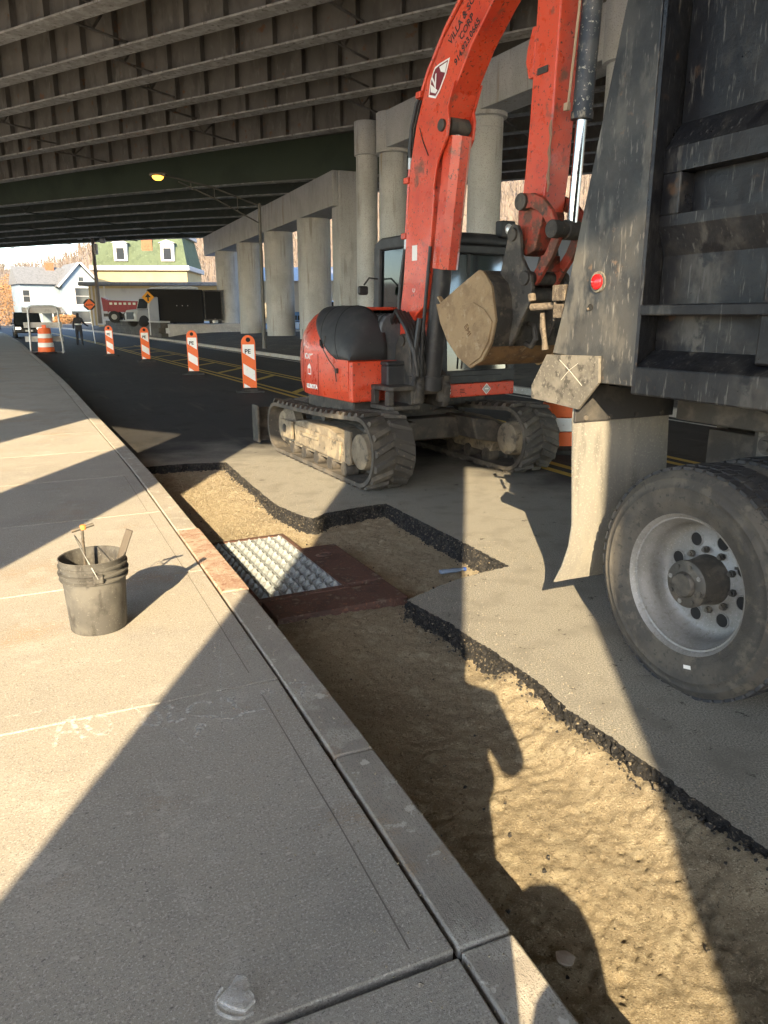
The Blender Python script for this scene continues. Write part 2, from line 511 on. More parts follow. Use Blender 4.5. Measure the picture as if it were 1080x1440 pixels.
mx = N.new('ShaderNodeMix'); mx.data_type = 'RGBA'
L.new(rg.outputs[0], mx.inputs['Factor']); L.new(old, mx.inputs[6]); L.new(mxo.outputs[2], mx.inputs[7])
L.new(mx.outputs[2], Pn.inputs['Base Color'])
road = tag(link('road', me, m_road), kind='structure')

# cut face of the asphalt along the trench, part of the road
mbw = MB()
prof = [(0, 0), (-.004, -.012), (.004, -.028), (-.008, -.046), (-.006, -.066), (-.02, -.09), (-.03, -.12), (-.07, -.19)]
n = len(TRP)
cx_in = []
for i, p in enumerate(TRP):
    a, b = TRP[max(0, i - 2)], TRP[min(n - 1, i + 2)]
    t = (b - a).normalized()
    cx_in.append(Vector((-t.y, t.x)))
# inward (into the trench) lies to the right of travel
rows = []
for i, p in enumerate(TRP):
    w = Vector((cx_in[i].y, -cx_in[i].x)); w = Vector((-cx_in[i].x, -cx_in[i].y))
    for j, (o, z) in enumerate(prof):
        jit = (float(vnoise(p.x * 55 + j * 9.7, p.y * 55 + j * 3.1, 21)) - .5) * .034 if j else 0
        q = p - w * 0 + w * (-o + jit)
        rows.append((q.x, q.y, z + (jit * .5 if 0 < j < 6 else 0)))
m_ = len(prof)
mbw.add(rows, [(i * m_ + j, i * m_ + j + 1, (i + 1) * m_ + j + 1, (i + 1) * m_ + j) for i in range(n - 1) for j in range(m_ - 1)])
mbw.build('asphalt_cut_edge', m_cut, road)

# trench floor: compacted sandy base, displaced
s0, s1 = ks(4.2, -7), ks(*TR[0]) + .6
ss = np.concatenate([np.arange(s0, ks(1.0, 0), .08), np.arange(ks(1.0, 0), s1, .016)])
dd = np.arange(0.0, 2.72, .016)
base = np.array([[tuple(kp(s, 0)), tuple(kp(s, 1.0))] for s in ss])
o0 = base[:, 0]; dv = base[:, 1] - base[:, 0]
G = o0[:, None, :] + dv[:, None, :] * dd[None, :, None]
GX, GY = G[..., 0], G[..., 1]
ca, sa = math.cos(rad(26)), math.sin(rad(26))
U, V = GX * ca + GY * sa, -GX * sa + GY * ca
Z = -.138 + .050 * smooth(5.6, 7.4, GY) + (fbm(GX * .9, GY * .9, 3, 2) - .5) * .022
Z += (fbm(GX * 7, GY * 7, 5, 8, .68) - .5) * .018
# roller-foot ridges running askew and clods with cracked rims
wv = fbm(GX * 1.7, GY * 1.7, 3, 31)
rdg = np.abs(((U * .8 + V * .6) * 11 + wv * 5.5) % 1 - .5) * 2
Z += (rdg ** 3) * -.007 * smooth(.40, .58, fbm(GX * 1.1, GY * 1.1, 3, 44))
cell = np.abs(fbm(GX * 13, GY * 13, 3, 55, .6) - .5)
Z -= np.exp(-(cell / .016) ** 2) * .010 * smooth(.40, .58, fbm(GX * 2.2, GY * 2.2, 3, 66))
Z += (vnoise(GX * 48, GY * 48, 71) - .5) * .010
# scaly scarps left by the tamper: slow rise, sharp drop
for k_, (du, dv_, fr, sd) in enumerate(((.35, .94, 11, 101), (-.5, .87, 19, 111), (.9, .43, 26, 121))):
    ph = (U * du + V * dv_) * fr + fbm(GX * 2.1, GY * 2.1, 4, sd, .6) * 7.5
    Z += ((ph % 1) - .5) * (.0075, .0055, .004)[k_] * smooth(.44, .56, fbm(GX * 1.9, GY * 1.9, 3, sd + 5))
Z += smooth(.14, 0, dd)[None, :] * .03
# loose sand lies against the cut on the near stretch
Z += .038 * smooth(3.2, 3.75, GY) * smooth(4.5, 4.1, GY)
tre = np.array([(p.x, p.y) for p in TRP[::4]])
near_ = tre[tre[:, 1] < 3.3]
nf = (GY < 3.6) & (GY > -2)
dmin = np.full(GX.shape, 9.0)
for i_ in np.nonzero(nf.any(axis=1))[0]:
    dmin[i_] = np.sqrt(((near_[:, None, 0] - GX[i_][None]) ** 2 + (near_[:, None, 1] - GY[i_][None]) ** 2).min(axis=0))
Z += .085 * smooth(.26, .0, dmin) * (.4 + 1.2 * fbm(GX * 3, GY * 3, 3, 91))
nS, nD = GX.shape
fl = np.stack([GX, GY, Z], -1).reshape(-1, 3)
idx = np.arange(nS * nD).reshape(nS, nD)
q = np.stack([idx[:-1, :-1], idx[:-1, 1:], idx[1:, 1:], idx[1:, :-1]], -1).reshape(-1, 4)
me = bpy.data.meshes.new('trench_floor')
me.vertices.add(len(fl)); me.vertices.foreach_set('co', fl.ravel())
me.loops.add(q.size); me.loops.foreach_set('vertex_index', q.ravel())
me.polygons.add(len(q)); me.polygons.foreach_set('loop_start', np.arange(0, q.size, 4)); me.polygons.foreach_set('loop_total', np.full(len(q), 4))
me.update(); me.validate()
if me.polygons[0].normal.z < 0: me.flip_normals()
tag(link('trench_floor', me, m_sand, smooth='all'), kind='structure')

# crumbs of broken asphalt and stones along the cut
mbc = MB()
rng = random.Random(5)
def chunk(mb, p, r):
    M = Matrix.Rotation(rng.uniform(0, 6.3), 3, Vector((rng.random() - .5, rng.random() - .5, rng.random() - .4)).normalized())
    vs = [M @ Vector((a * rng.uniform(.5, 1), b * rng.uniform(.5, 1), c * rng.uniform(.4, .9))) * r + Vector(p) for c in (-1, 1) for b in (-1, 1) for a in (-1, 1)]
    mb.add(vs, [(0, 2, 3, 1), (4, 5, 7, 6), (0, 1, 5, 4), (2, 6, 7, 3), (0, 4, 6, 2), (1, 3, 7, 5)])
def floor_z(x, y):
    i = int(np.argmin((o0[:, 0] - x) ** 2 + (o0[:, 1] - y) ** 2))
    d = (Vector((x, y)) - Vector(o0[i])).dot(Vector(dv[i]))
    return float(Z[i, int(np.clip(d / .016, 0, nD - 1))])
for i in range(20, n - 60):
    if TRP[i].y < .6: continue
    for _ in range(1 if rng.random() < .35 else 0):
        w = Vector((-cx_in[i].x, -cx_in[i].y)); zz_ = rng.uniform(-.11, 0)
        q_ = TRP[i] + w * (.012 + rng.uniform(0, .018) - zz_ * .15)
        chunk(mbc, (q_.x, q_.y, zz_), rng.uniform(.003, .0075))
    for _ in range(rng.choice((0, 1, 1, 2))):
        w = Vector((-cx_in[i].x, -cx_in[i].y))
        d = abs(rng.gauss(0, .034)) + .008
        p = TRP[i] - w * 0 + Vector((rng.gauss(0, .012), rng.gauss(0, .012)))
        p = p + w * d
        chunk(mbc, (p.x, p.y, floor_z(p.x, p.y) + .004), rng.uniform(.002, .007) if rng.random() < .95 else rng.uniform(.008, .016))
for _ in range(160):
    s = rng.uniform(ks(.8, .6), s1 - .6); d = rng.uniform(.03, 1.2)
    p = kp(s, d)
    chunk(mbc, (p.x, p.y, floor_z(p.x, p.y) + .002), rng.uniform(.002, .008))
tag(mbc.build('asphalt_crumbs', m_crumb), 'black crumbs of broken asphalt along the cut edge of the trench', 'rubble', kind='stuff')
mbg = MB()
for _ in range(6500):
    s = rng.uniform(ks(-1.0, 5.6), s1 - .5); d = rng.uniform(.05, 1.3)
    p = kp(s, d)
    chunk(mbg, (p.x, p.y, floor_z(p.x, p.y) + .003), rng.uniform(.0015, .0045))
m_gravel = mat('tan_gravel', (.31, .26, .18), .9, layers=[((.19, .165, .125), 60, .45, .58), ((.43, .385, .30), 90, .53, .63)])
tag(mbg.build('gravel', m_gravel), 'loose tan gravel in the far end of the trench', 'gravel', kind='stuff')

# sand and grit spilled on the road beside the dig and on the kerb
mbs_ = MB()
for i in range(30, n - 60, 2):
    if TRP[i].y < .4: continue
    for _ in range(3):
        w = Vector((cx_in[i].x, cx_in[i].y)); q_ = TRP[i] + w * (abs(rng.gauss(0, .16)) + .004) + Vector((rng.gauss(0, .02), rng.gauss(0, .02)))
        chunk(mbs_, (q_.x, q_.y, .001), rng.uniform(.001, .0028))
for _ in range(900):
    p = kp(rng.uniform(ks(.9, .2), ks(-2.4, 7.4)), -abs(rng.gauss(0, .25)) - .005); chunk(mbs_, (p.x, p.y, WALK_Z + .001), rng.uniform(.001, .003))
tag(mbs_.build('spilled_grit', m_gravel), 'loose sandy grit spilled beside the trench and over the kerb', 'grit', kind='stuff')

# sidewalk of single slabs
swk = MB()
S0 = 1.0
pl = [kp(s, -.12) for s in np.arange(S0, S_END - 2, 2.0)] + [kp(s, -5.2) for s in np.arange(S_END - 2, S0, -2.0)]
swk.prism([(p.x, p.y) for p in pl], 'z', -.25, .118)
walk = tag(swk.build('sidewalk', m_joint), kind='structure')
SJ = ks(.33, 1.5)                                   # the joint close to the camera
SL = 1.54
def slab(sa_, sb_, d0, d1, name='paving_slab'):
    nseg = max(1, int((sb_ - sa_) / .8))
    a = [kp(sa_ + (sb_ - sa_) * k / nseg, d0) for k in range(nseg + 1)]
    b = [kp(sa_ + (sb_ - sa_) * k / nseg, d1) for k in range(nseg + 1)]
    mb = MB(); mb.prism([(p.x, p.y) for p in a + b[::-1]], 'z', .09, WALK_Z)
    return mb.build(name, m_walk, walk, bev=.005, smooth=True)
k0 = int((SJ - S0) / SL)
for k in range(-k0 + 2, 24):
    g = .006 if k != 0 else .014
    a_, b_ = SJ + k * SL + g / 2, SJ + (k + 1) * SL - .005 - (.011 if k == -1 else 0)
    slab(a_, b_, -.162, -2.55)
    slab(a_, b_, -2.563, -5.1)
far0 = SJ + 24 * SL
mbf = MB()
pl = [kp(s, -.17) for s in np.arange(far0, S_END - 3, 2.5)]; pr = [kp(s, -5.1) for s in np.arange(far0, S_END - 3, 2.5)]
mbf.prism([(p.x, p.y) for p in pl + pr[::-1]], 'z', .09, WALK_Z)
mbf.build('paving_slab', m_walk, walk)
# tooled edge line beside the kerb joint
mbs = MB()
for a_, b_ in ((SJ + .05, SJ + SL - .1), (SJ + SL + .1, SJ + 2 * SL - .05), (SJ + 2 * SL + .1, SJ + 3 * SL - .05), (SJ + 3 * SL + .05, SJ + 4 * SL)):
    for d in (-.262,):
        pp = [kp(a_ + (b_ - a_) * t / 8, d) for t in range(9)]
        for i in range(8):
            p, q2 = pp[i], pp[i + 1]
            w = Vector((q2.y - p.y, p.x - q2.x)).normalized() * .0022
            mbs.quad((p.x - w.x, p.y - w.y, .1506), (p.x + w.x, p.y + w.y, .1506), (q2.x + w.x, q2.y + w.y, .1506), (q2.x - w.x, q2.y - w.y, .1506))
m_score = mat('score_line', (.20, .18, .155), .9)
mbs.build('score_line', m_score, walk)

# kerb of single stones, one of them a rusty inlet casting
kerb = tag(empty('kerb'), kind='structure')
def kstone(sa_, sb_, m, name='kerb_stone', top=WALK_Z, d0=0.0, d1=-.15):
    nseg = max(1, int((sb_ - sa_) / .5))
    mb = MB()
    prof = [(d0, -.3), (d0, top), (d1, top), (d1, -.3)]
    vs_ = []
    for k in range(nseg + 1):
        for d, z in prof:
            p = kp(sa_ + (sb_ - sa_) * k / nseg, d); vs_.append((p.x, p.y, z))
    fs_ = [(0, 1, 2, 3), tuple(nseg * 4 + i for i in (3, 2, 1, 0))]
    for k in range(nseg):
        for j in range(4):
            fs_.append((k * 4 + j, (k + 1) * 4 + j, (k + 1) * 4 + (j + 1) % 4, k * 4 + (j + 1) % 4))
    mb.add(vs_, fs_)
    return mb.build(name, m, kerb, bev=.009, smooth=True, fix=True, seg=3)
c0, c1 = ks(*at(310, 832, .15)[:2]), ks(*at(262, 745, .15)[:2])
stones = []
s = .8
brk = ks(.36, 1.46)
cuts = [.8] + [brk - 3.05 * k for k in range(4, -1, -1) if brk - 3.05 * k > 1.2] + [ks(-.02, 2.3) + .02, c0]
for i in range(len(cuts) - 1):
    kstone(cuts[i] + .004, cuts[i + 1] - .004, m_kerb)
kstone(c0 + .003, c1 - .003, m_redlip, 'inlet_casting', WALK_Z + .002, .012)['label'] = 'rusty pinkish iron inlet casting set in the kerb'
s = c1
while s < S_END - 6:
    ln_ = 3.05 if s < 45 else 9.0
    kstone(s + .004, s + ln_ - .004, m_kerb); s += ln_
# far kerb across the road and the strip behind it
s = 2.0
while s < S_END - 8:
    kstone(s + .01, s + 8.99, m_kerb, 'kerb_stone', .14, ROAD_W + .15, ROAD_W + .003); s += 9.0

# shoulder of dark packed earth rising to the bridge columns
m_verge = mat('dark_packed_earth', (.060, .052, .043), .95, layers=[((.11, .094, .075), .8, .45, .7), ((.035, .031, .027), 4, .5, .7), ((.17, .145, .115), 40, .62, .75)], bump=.03, bscale=22)
sv = np.arange(1.0, S_END - 4, 2.0)
dvv = [ROAD_W + .14, ROAD_W + .8, ROAD_W + 2.2, ROAD_W + 4, ROAD_W + 7, ROAD_W + 12, ROAD_W + 26]
zz = [.10, .17, .33, .43, .45, .46, .1]
vs_, fs_ = [], []
for s in sv:
    for d, z in zip(dvv, zz):
        p = kp(s, d)
        vs_.append((p.x, p.y, z + (float(vnoise(p.x * .7, p.y * .7, 9)) - .5) * .12 * (d > ROAD_W + .5)))
nd = len(dvv)
for i in range(len(sv) - 1):
    for j in range(nd - 1):
        fs_.append((i * nd + j, i * nd + j + 1, (i + 1) * nd + j + 1, (i + 1) * nd + j))
mb = MB(); mb.add(vs_, fs_)
o = mb.build('verge', m_verge, smooth='all'); tag(o, kind='structure')
if o.data.polygons[0].normal.z < 0: o.data.flip_normals()
# packed ground beyond the sidewalk on this side
mb = MB()
pl = [kp(s, -5.15) for s in np.arange(1, S_END - 3, 3.0)]; pr = [kp(s, -40) for s in np.arange(1, S_END - 3, 3.0)]
for i in range(len(pl) - 1):
    mb.quad((pl[i].x, pl[i].y, .12), (pl[i + 1].x, pl[i + 1].y, .12), (pr[i + 1].x, pr[i + 1].y, .2), (pr[i].x, pr[i].y, .2))
m_lot = mat('pale_gravel_lot', (.44, .43, .415), .95, layers=[((.36, .355, .345), .6, .45, .65), ((.50, .49, .475), 9, .5, .7)], bump=.02, bscale=30)  # kept pale so the ground bounces sunlight up under the overpass
tag(mb.build('gravel_lot', m_lot), kind='structure')
# open paved apron behind the camera's stretch and far crossing street
mb = MB()
mb.add([(-60, -90, -.05), (60, -90, -.05), (60, -14, -.05), (-60, -14, -.05)], [(0, 1, 2, 3)])
tag(mb.build('yard', m_lot), kind='structure')

# painted centre markings: two double yellow lines with bars between
def stripe(da, db, sa_, sb_, m, z=.004, name='lane_line'):
    mb = MB(); seg = np.linspace(sa_, sb_, max(2, int((sb_ - sa_) / 1.5)))
    for i in range(len(seg) - 1):
        a, b, c, d = kp(seg[i], da), kp(seg[i], db), kp(seg[i + 1], db), kp(seg[i + 1], da)
        mb.quad((a.x, a.y, z), (b.x, b.y, z), (c.x, c.y, z), (d.x, d.y, z))
    return mb.build(name, m, road)
DY = 4.05
for d in (DY, DY + .24, DY + 1.5, DY + 1.74):
    stripe(d, d + .11, 2, ks(-19, 40) if d > DY + 1 else ks(-60, 108), m_yellow)
for k in range(14):
    s = 14 + k * 3.2
    a, b, c, d = kp(s, DY + .36), kp(s + .32, DY + .36), kp(s + 1.9, DY + 1.49), kp(s + 1.58, DY + 1.49)
    mb = MB(); mb.quad((a.x, a.y, .004), (d.x, d.y, .004), (c.x, c.y, .004), (b.x, b.y, .004)); mb.build('hatch_bar', m_yellow, road)
stripe(ROAD_W - .35, ROAD_W - .25, 2, S_END - 30, m_white)

# chalk-like marks rubbed on the sidewalk
m_chalk = mat('chalk', (.80, .78, .72), .95, layers=[((.62, .59, .53), 60, .5, .64)])
mn = m_chalk.node_tree
nz = mn.nodes.new('ShaderNodeTexNoise'); nz.inputs['Scale'].default_value = 45; nz.inputs['Detail'].default_value = 7
gp = mn.nodes.new('ShaderNodeNewGeometry'); mn.links.new(gp.outputs['Position'], nz.inputs['Vector'])
rp = mn.nodes.new('ShaderNodeMapRange'); rp.inputs['From Min'].default_value = .38; rp.inputs['From Max'].default_value = .62; rp.inputs['To Max'].default_value = .75
mn.links.new(nz.outputs[0], rp.inputs['Value']); mn.links.new(rp.outputs[0], mn.nodes['Principled BSDF'].inputs['Alpha'])
CH = [[(155, 300), (160, 268), (175, 236), (205, 215)], [(205, 215), (212, 245), (236, 276)], [(162, 262), (195, 258), (228, 250)],
      [(238, 238), (262, 213), (298, 218), (312, 246), (298, 266), (262, 258), (238, 238)], [(282, 252), (325, 266)],
      [(402, 236), (412, 208), (440, 204), (452, 226), (438, 240), (402, 236)], [(462, 190), (484, 184), (482, 198), (462, 190)], [(474, 205), (482, 232), (520, 220)],
      [(602, 180), (566, 174), (532, 190), (538, 212), (598, 216), (652, 222), (692, 204), (745, 194)], [(646, 160), (642, 172), (658, 174), (654, 160), (662, 190), (694, 198)],
      [(552, 274), (560, 252), (552, 240), (572, 236), (572, 250), (560, 254)], [(734, 148), (748, 140), (766, 148), (748, 154), (734, 148)], [(806, 124), (846, 118), (858, 128), (850, 140), (856, 166)],
      [(360, 178), (420, 220), (480, 260), (560, 318)], [(618, 0), (622, 180), (628, 300)], [(12, 218), (120, 200), (230, 184)]]
for i, st in enumerate(CH):
    mb = MB()
    pts = catmull([at(x / 2, 900 + y / 2, .15)[:2] for x, y in st], .012)
    w = (.010 if i < 13 else .0022)
    for a, b in zip(pts[:-1], pts[1:]):
        t = b - a
        if t.length < 1e-6: continue
        nn = Vector((-t.y, t.x)).normalized() * w
        e = t * .02
        mb.quad((a.x - nn.x - e.x, a.y - nn.y - e.y, .1509), (b.x - nn.x + e.x, b.y - nn.y + e.y, .1509), (b.x + nn.x + e.x, b.y + nn.y + e.y, .1509), (a.x + nn.x - e.x, a.y + nn.y - e.y, .1509))
    mb.build('chalk_stroke', m_chalk, walk)
# catch basin: brown casting with a waffle grate
ba = rad(26.3)                                       # basin axes: X across the road, Y along it
B0 = at(297, 765, -.05)
bX, bY = Vector((math.cos(ba), math.sin(ba), 0)), Vector((-math.sin(ba), math.cos(ba), 0))
def bl(p):
    d = p - B0; return d.dot(bX), d.dot(bY)
basin = tag(empty('catch_basin', (B0.x, B0.y, 0), ba), 'rust brown catch basin casting with a pale waffle grate in the trench', 'catch basin')
GW, GL = .56, 1.25
ZT = -.055
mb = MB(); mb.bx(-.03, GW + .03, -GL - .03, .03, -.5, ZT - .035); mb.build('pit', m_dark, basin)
mb = MB()
mb.bx(-.05, 0, -GL - .05, .05, -.2, ZT); mb.bx(GW, GW + .035, -GL - .05, .05, -.2, ZT); mb.bx(0, GW, .0, .05, -.2, ZT); mb.bx(0, GW, -GL - .05, -GL, -.2, ZT)
mb.build('grate_rim', m_rustplate, basin, bev=.005)
nx, ny = 7, 13
cw, cl = GW / nx, GL / ny
grate = MB()
for i in range(nx + 1):
    grate.bx(i * cw - .006 + (.006 if i == 0 else 0), i * cw + .006 - (.006 if i == nx else 0), -GL + .001, -.001, ZT - .03, ZT - .004)
for j in range(ny + 1):
    grate.bx(.001, GW - .001, -j * cl - .006 + (.006 if j == ny else 0), -j * cl + .006 - (.006 if j == 0 else 0), ZT - .031, ZT - .006)
g_o = grate.build('grate', m_grate, basin, bev=.0015)
vane = MB()
vane.add([(.008, -.008, -.026), (cw - .008, -.008, -.026), (cw - .008, -cl + .012, -.026), (.008, -cl + .012, -.026), (cw * .5, -cl * .70, .026)], [(0, 1, 4), (1, 2, 4), (2, 3, 4), (3, 0, 4), (3, 2, 1, 0)])
vm = vane.mesh('vane'); vm.materials.append(m_grate)
for i in range(nx):
    for j in range(ny):
        link('vane', vm, None, g_o, loc=(i * cw, -j * cl, ZT))
pr_ = bl(at(577, 835, -.05)); pt = bl(at(468, 763, -.05)); pn = bl(at(368, 872, -.05))
xR = (pr_[0] + pt[0]) / 2; yN = (pr_[1] + pn[1]) / 2; yT = pt[1]
mb = MB(); mb.bx(GW + .037, xR, -GL * .985, yT, -.22, ZT - .003); cvr = mb.build('cover_plate', m_rustplate, basin, bev=.006)
mb = MB(); mb.bx(.0, GW + .2, yN, -GL - .052, -.22, ZT - .005); mb.build('cover_plate', m_rustplate, basin, bev=.006)
mb = MB(); mb.bx(GW + .202, xR, yN, -GL * .985 - .004, -.22, ZT - .012); mb.build('cover_plate', m_rustplate, basin, bev=.006)
hx, hy = bl(at(456, 779, -.05))
mb = MB(); mb.tube([(hx + .055 * math.cos(t) , hy + .03 * math.sin(t), ZT + .004) for t in np.linspace(0, 2 * math.pi, 17)], .009, 6); mb.build('lifting_slot_rim', m_rustplate, cvr)
mb = MB(); mb.cyl((hx, hy, ZT - .002), (hx, hy, ZT + .001), .036, n=16); mb.build('lifting_slot', m_dark, cvr)
# ================================================================== excavator
m_red = mat('excavator_red', (.60, .066, .026), .34, layers=[((.47, .040, .02), 3, .45, .7), ((.60, .105, .07), 1.4, .5, .75), ((.10, .028, .02), 34, .605, .645), ((.20, .07, .045), 5, .60, .72), ((.36, .19, .12), 70, .63, .68)], rvar=.12, bump=.0015, bscale=50, coat=.15)
m_redold = mat('excavator_red_worn', (.34, .052, .028), .6, layers=[((.12, .05, .03), 9, .45, .6), ((.30, .11, .06), 24, .55, .7), ((.05, .035, .028), 16, .58, .68)], bump=.004, bscale=60)
m_hood = mat('charcoal_plastic', (.030, .032, .035), .55, layers=[((.055, .055, .055), 4, .5, .75), ((.11, .10, .09), 40, .70, .78)], rvar=.1)
m_iron = mat('worn_dark_iron', (.055, .050, .045), .65, .3, layers=[((.10, .088, .072), 8, .45, .65), ((.15, .115, .075), 22, .60, .75), ((.025, .024, .023), 5, .55, .7)], bump=.004, bscale=70)
m_bkt_plate = mat('earthy_bucket_plate', (.32, .225, .125), .8, .1, layers=[((.23, .155, .085), 6, .42, .65), ((.40, .31, .20), 14, .55, .75), ((.16, .105, .06), 34, .62, .74)], bump=.005, bscale=60)
m_bkt = mat('bucket_shell', (.060, .054, .048), .65, .3, layers=[((.12, .105, .085), 6, .46, .62), ((.20, .165, .115), 13, .60, .72), ((.03, .028, .026), 9, .55, .7)], bump=.005, bscale=50)
m_bkt_low = mat('bucket_belly_rust', (.22, .125, .055), .75, .2, layers=[((.13, .075, .04), 9, .42, .6), ((.31, .215, .12), 18, .55, .72)], bump=.005, bscale=60)
m_trkframe = mat('dusty_track_frame', (.16, .135, .10), .85, layers=[((.27, .225, .155), 5, .42, .65), ((.075, .065, .05), 11, .52, .68)], bump=.006, bscale=60)
m_track = mat('track_rubber', (.055, .050, .044), .85, layers=[((.115, .10, .08), 4, .45, .65), ((.17, .145, .11), 20, .60, .75)], bump=.005, bscale=80)
m_hose = mat('hydraulic_hose', (.020, .020, .021), .45, layers=[((.06, .055, .05), 14, .55, .75)])
m_glass = glass('cab_glass', (.12, .15, .14), .0)
m_glass2 = glass('cab_side_glass', (.14, .17, .16), .0)
m_maroon = mat('logo_maroon', (.16, .010, .022), .5)
m_chrome = m_steel

EX_C, EX_H, UC_H = Vector((.19, 8.51, 0)), 149.0, -28.0
exc = tag(empty('excavator', EX_C, -rad(EX_H)), 'red compact excavator on rubber tracks with its bucket curled beside the dump truck', 'excavator')
UR = rad(-UC_H + EX_H)                                        # turn of the undercarriage against the house
def uc(mb, name, m, **k):
    return mb.build(name, m, exc, rz=UR, **k)

# --- undercarriage (local: x across, y along the tracks, near end at -y)
RN, RF, YN_, YF_ = .330, .285, -1.12, 1.16
ZN, ZF = RN + .045, RF + .045
def belt_pts(off, n=14):
    """closed outline of the belt, offset outwards"""
    P = []
    for k in range(n + 1):
        a = rad(270 - 180 * k / n); P.append((YN_ + (RN + off) * math.cos(a), ZN + (RN + off) * math.sin(a)))
    for k in range(1, 6):
        t = k / 6; y = YN_ + (YF_ - YN_) * t
        P.append((y, (ZN + RN + off) * (1 - t) + (ZF + RF + off) * t - .022 * math.sin(math.pi * t)))
    for k in range(n + 1):
        a = rad(90 - 180 * k / n); P.append((YF_ + (RF + off) * math.cos(a), ZF + (RF + off) * math.sin(a)))
    for k in range(1, 6):
        t = k / 6; P.append((YF_ + (YN_ - YF_) * t, (ZF - RF - off) * (1 - t) + (ZN - RN - off) * t))
    return P
def arclen(P):
    L_ = [0]
    for i in range(len(P)):
        a, b = P[i], P[(i + 1) % len(P)]
        L_.append(L_[-1] + math.hypot(b[0] - a[0], b[1] - a[1]))
    return L_
TW = .45
lug = MB()
lw = TW / 2 - .012
# one half-chevron lug: x from 0 to lw, leaning along y, top narrower
def lugshape(sg):
    mb = MB(); sk = .085
    b = [(0.008, -.03, 0), (lw, -.03 - sk, 0), (lw, .045 - sk, 0), (0.008, .045, 0)]
    t = [(0.016, -.017, .036), (lw - .012, -.018 - sk, .030), (lw - .012, .031 - sk, .030), (0.016, .032, .036)]
    vs = [(x * sg, y, z) for x, y, z in b + t]
    fs = [(0, 1, 5, 4), (1, 2, 6, 5), (2, 3, 7, 6), (3, 0, 4, 7), (4, 5, 6, 7)]
    if sg < 0: fs = [f[::-1] for f in fs]
    mb.add(vs, fs); me = mb.mesh('lug'); me.materials.append(m_track); return me
lugm = {1: lugshape(1), -1: lugshape(-1)}
for sx in (-1, 1):
    xc = sx * .875
    Po, Pi = belt_pts(0.045 - .034), belt_pts(-.030)
    mb = MB(); nP = len(Po)
    vs = []
    for (a, b) in zip(Po, Pi):
        vs += [(xc - TW / 2, a[0], a[1]), (xc + TW / 2, a[0], a[1]), (xc + TW / 2, b[0], b[1]), (xc - TW / 2, b[0], b[1])]
    fs = []
    for i in range(nP):
        j = (i + 1) % nP
        fs += [(i * 4 + c, i * 4 + (c + 1) % 4, j * 4 + (c + 1) % 4, j * 4 + c) for c in range(4)]
    mb.add(vs, fs)
    trk = uc(mb, 'track', m_track, smooth=True, fix=True)
    PL = belt_pts(.011); Ls = arclen(PL); per = Ls[-1]; nl = 46
    for sg in (1, -1):
        for k in range(nl):
            s = (k + (.5 if sg < 0 else 0)) * per / nl
            i = max(j for j in range(len(PL)) if Ls[j] <= s)
            a, b = PL[i], PL[(i + 1) % len(PL)]
            t = (s - Ls[i]) / (Ls[i + 1] - Ls[i])
            p = (a[0] + (b[0] - a[0]) * t, a[1] + (b[1] - a[1]) * t)
            d = Vector((0, b[0] - a[0], b[1] - a[1])).normalized()
            # travel runs from bottom-near over the top: outward normal is to the left of travel
            nrm = Vector((0, -d.z, d.y))
            X = d.cross(nrm)
            o = link('lug', lugm[sg], None, trk)
            o.matrix_local = Matrix(((X.x, d.x, nrm.x, xc), (X.y, d.y, nrm.y, p[0]), (X.z, d.z, nrm.z, p[1]), (0, 0, 0, 1)))
    # frame with rollers
    mb = MB()
    mb.prism([(-.78, .17), (-.86, .30), (-.80, .42), (-.3, .50), (.35, .50), (.86, .43), (.92, .30), (.86, .17)], 'x', xc - .17, xc + .17)
    mb.prism([(-.62, .20), (-.66, .40), (.62, .43), (.60, .22)], 'x', xc + sx * .165, xc + sx * .195)
    fr = uc(mb, 'track_frame', m_trkframe, bev=.012)
    mb = MB(); mb.bx(xc - .17, xc + .17, .80, 1.10, .24, .42); mb.build('idler_fork', m_trkframe, fr, bev=.01)
    mb = MB(); mb.bx(xc + sx * .196, xc + sx * .235, .62, .95, .25, .46); mb.build('tension_cover', m_trkframe, fr, bev=.008)
    mb = MB(); mb.cyl((xc + sx * .23, .82, .36), (xc + sx * .245, .82, .36), .05, n=16); mb.build('cover_ring', m_iron, fr)
    mb = MB(); mb.bx(xc + sx * .196, xc + sx * .215, -.1, .42, .34, .375); mb.build('step_bar', m_trkframe, fr, bev=.004)
    for yy in (-.72, -.36, 0, .36, .72):
        mb = MB(); mb.lathe([(.0, -.185), (.075, -.185), (.085, -.15), (.085, -.06), (.06, -.04), (.06, .04), (.085, .06), (.085, .15), (.075, .185), (0, .185)], 18, 'x', (xc, yy, .135)); mb.build('roller', m_iron, fr, smooth=True)
    mb = MB(); mb.cyl((xc - .05, .1, .57), (xc + .05, .1, .57), .055, n=16); mb.build('carrier_roller', m_iron, fr, smooth=True)
    # idler wheel (far end) and sprocket with drive (near end)
    mb = MB(); mb.lathe([(0, -.12), (.18, -.12), (.22, -.07), (RF - .035, -.05), (RF - .035, .05), (.22, .07), (.18, .12), (0, .12)], 28, 'x', (xc, YF_, ZF)); mb.build('idler', m_trkframe, fr, smooth=True)
    sp = MB(); pts = []
    for k in range(32):
        a = 2 * math.pi * k / 32; r = (RN - .032) if k % 2 else (RN - .075)
        pts += [(YN_ + r * math.cos(a - .04), ZN + r * math.sin(a - .04)), (YN_ + r * math.cos(a + .04), ZN + r * math.sin(a + .04))]
    sp.prism(pts, 'x', xc - .03, xc + .03); sp.build('sprocket', m_iron, fr)
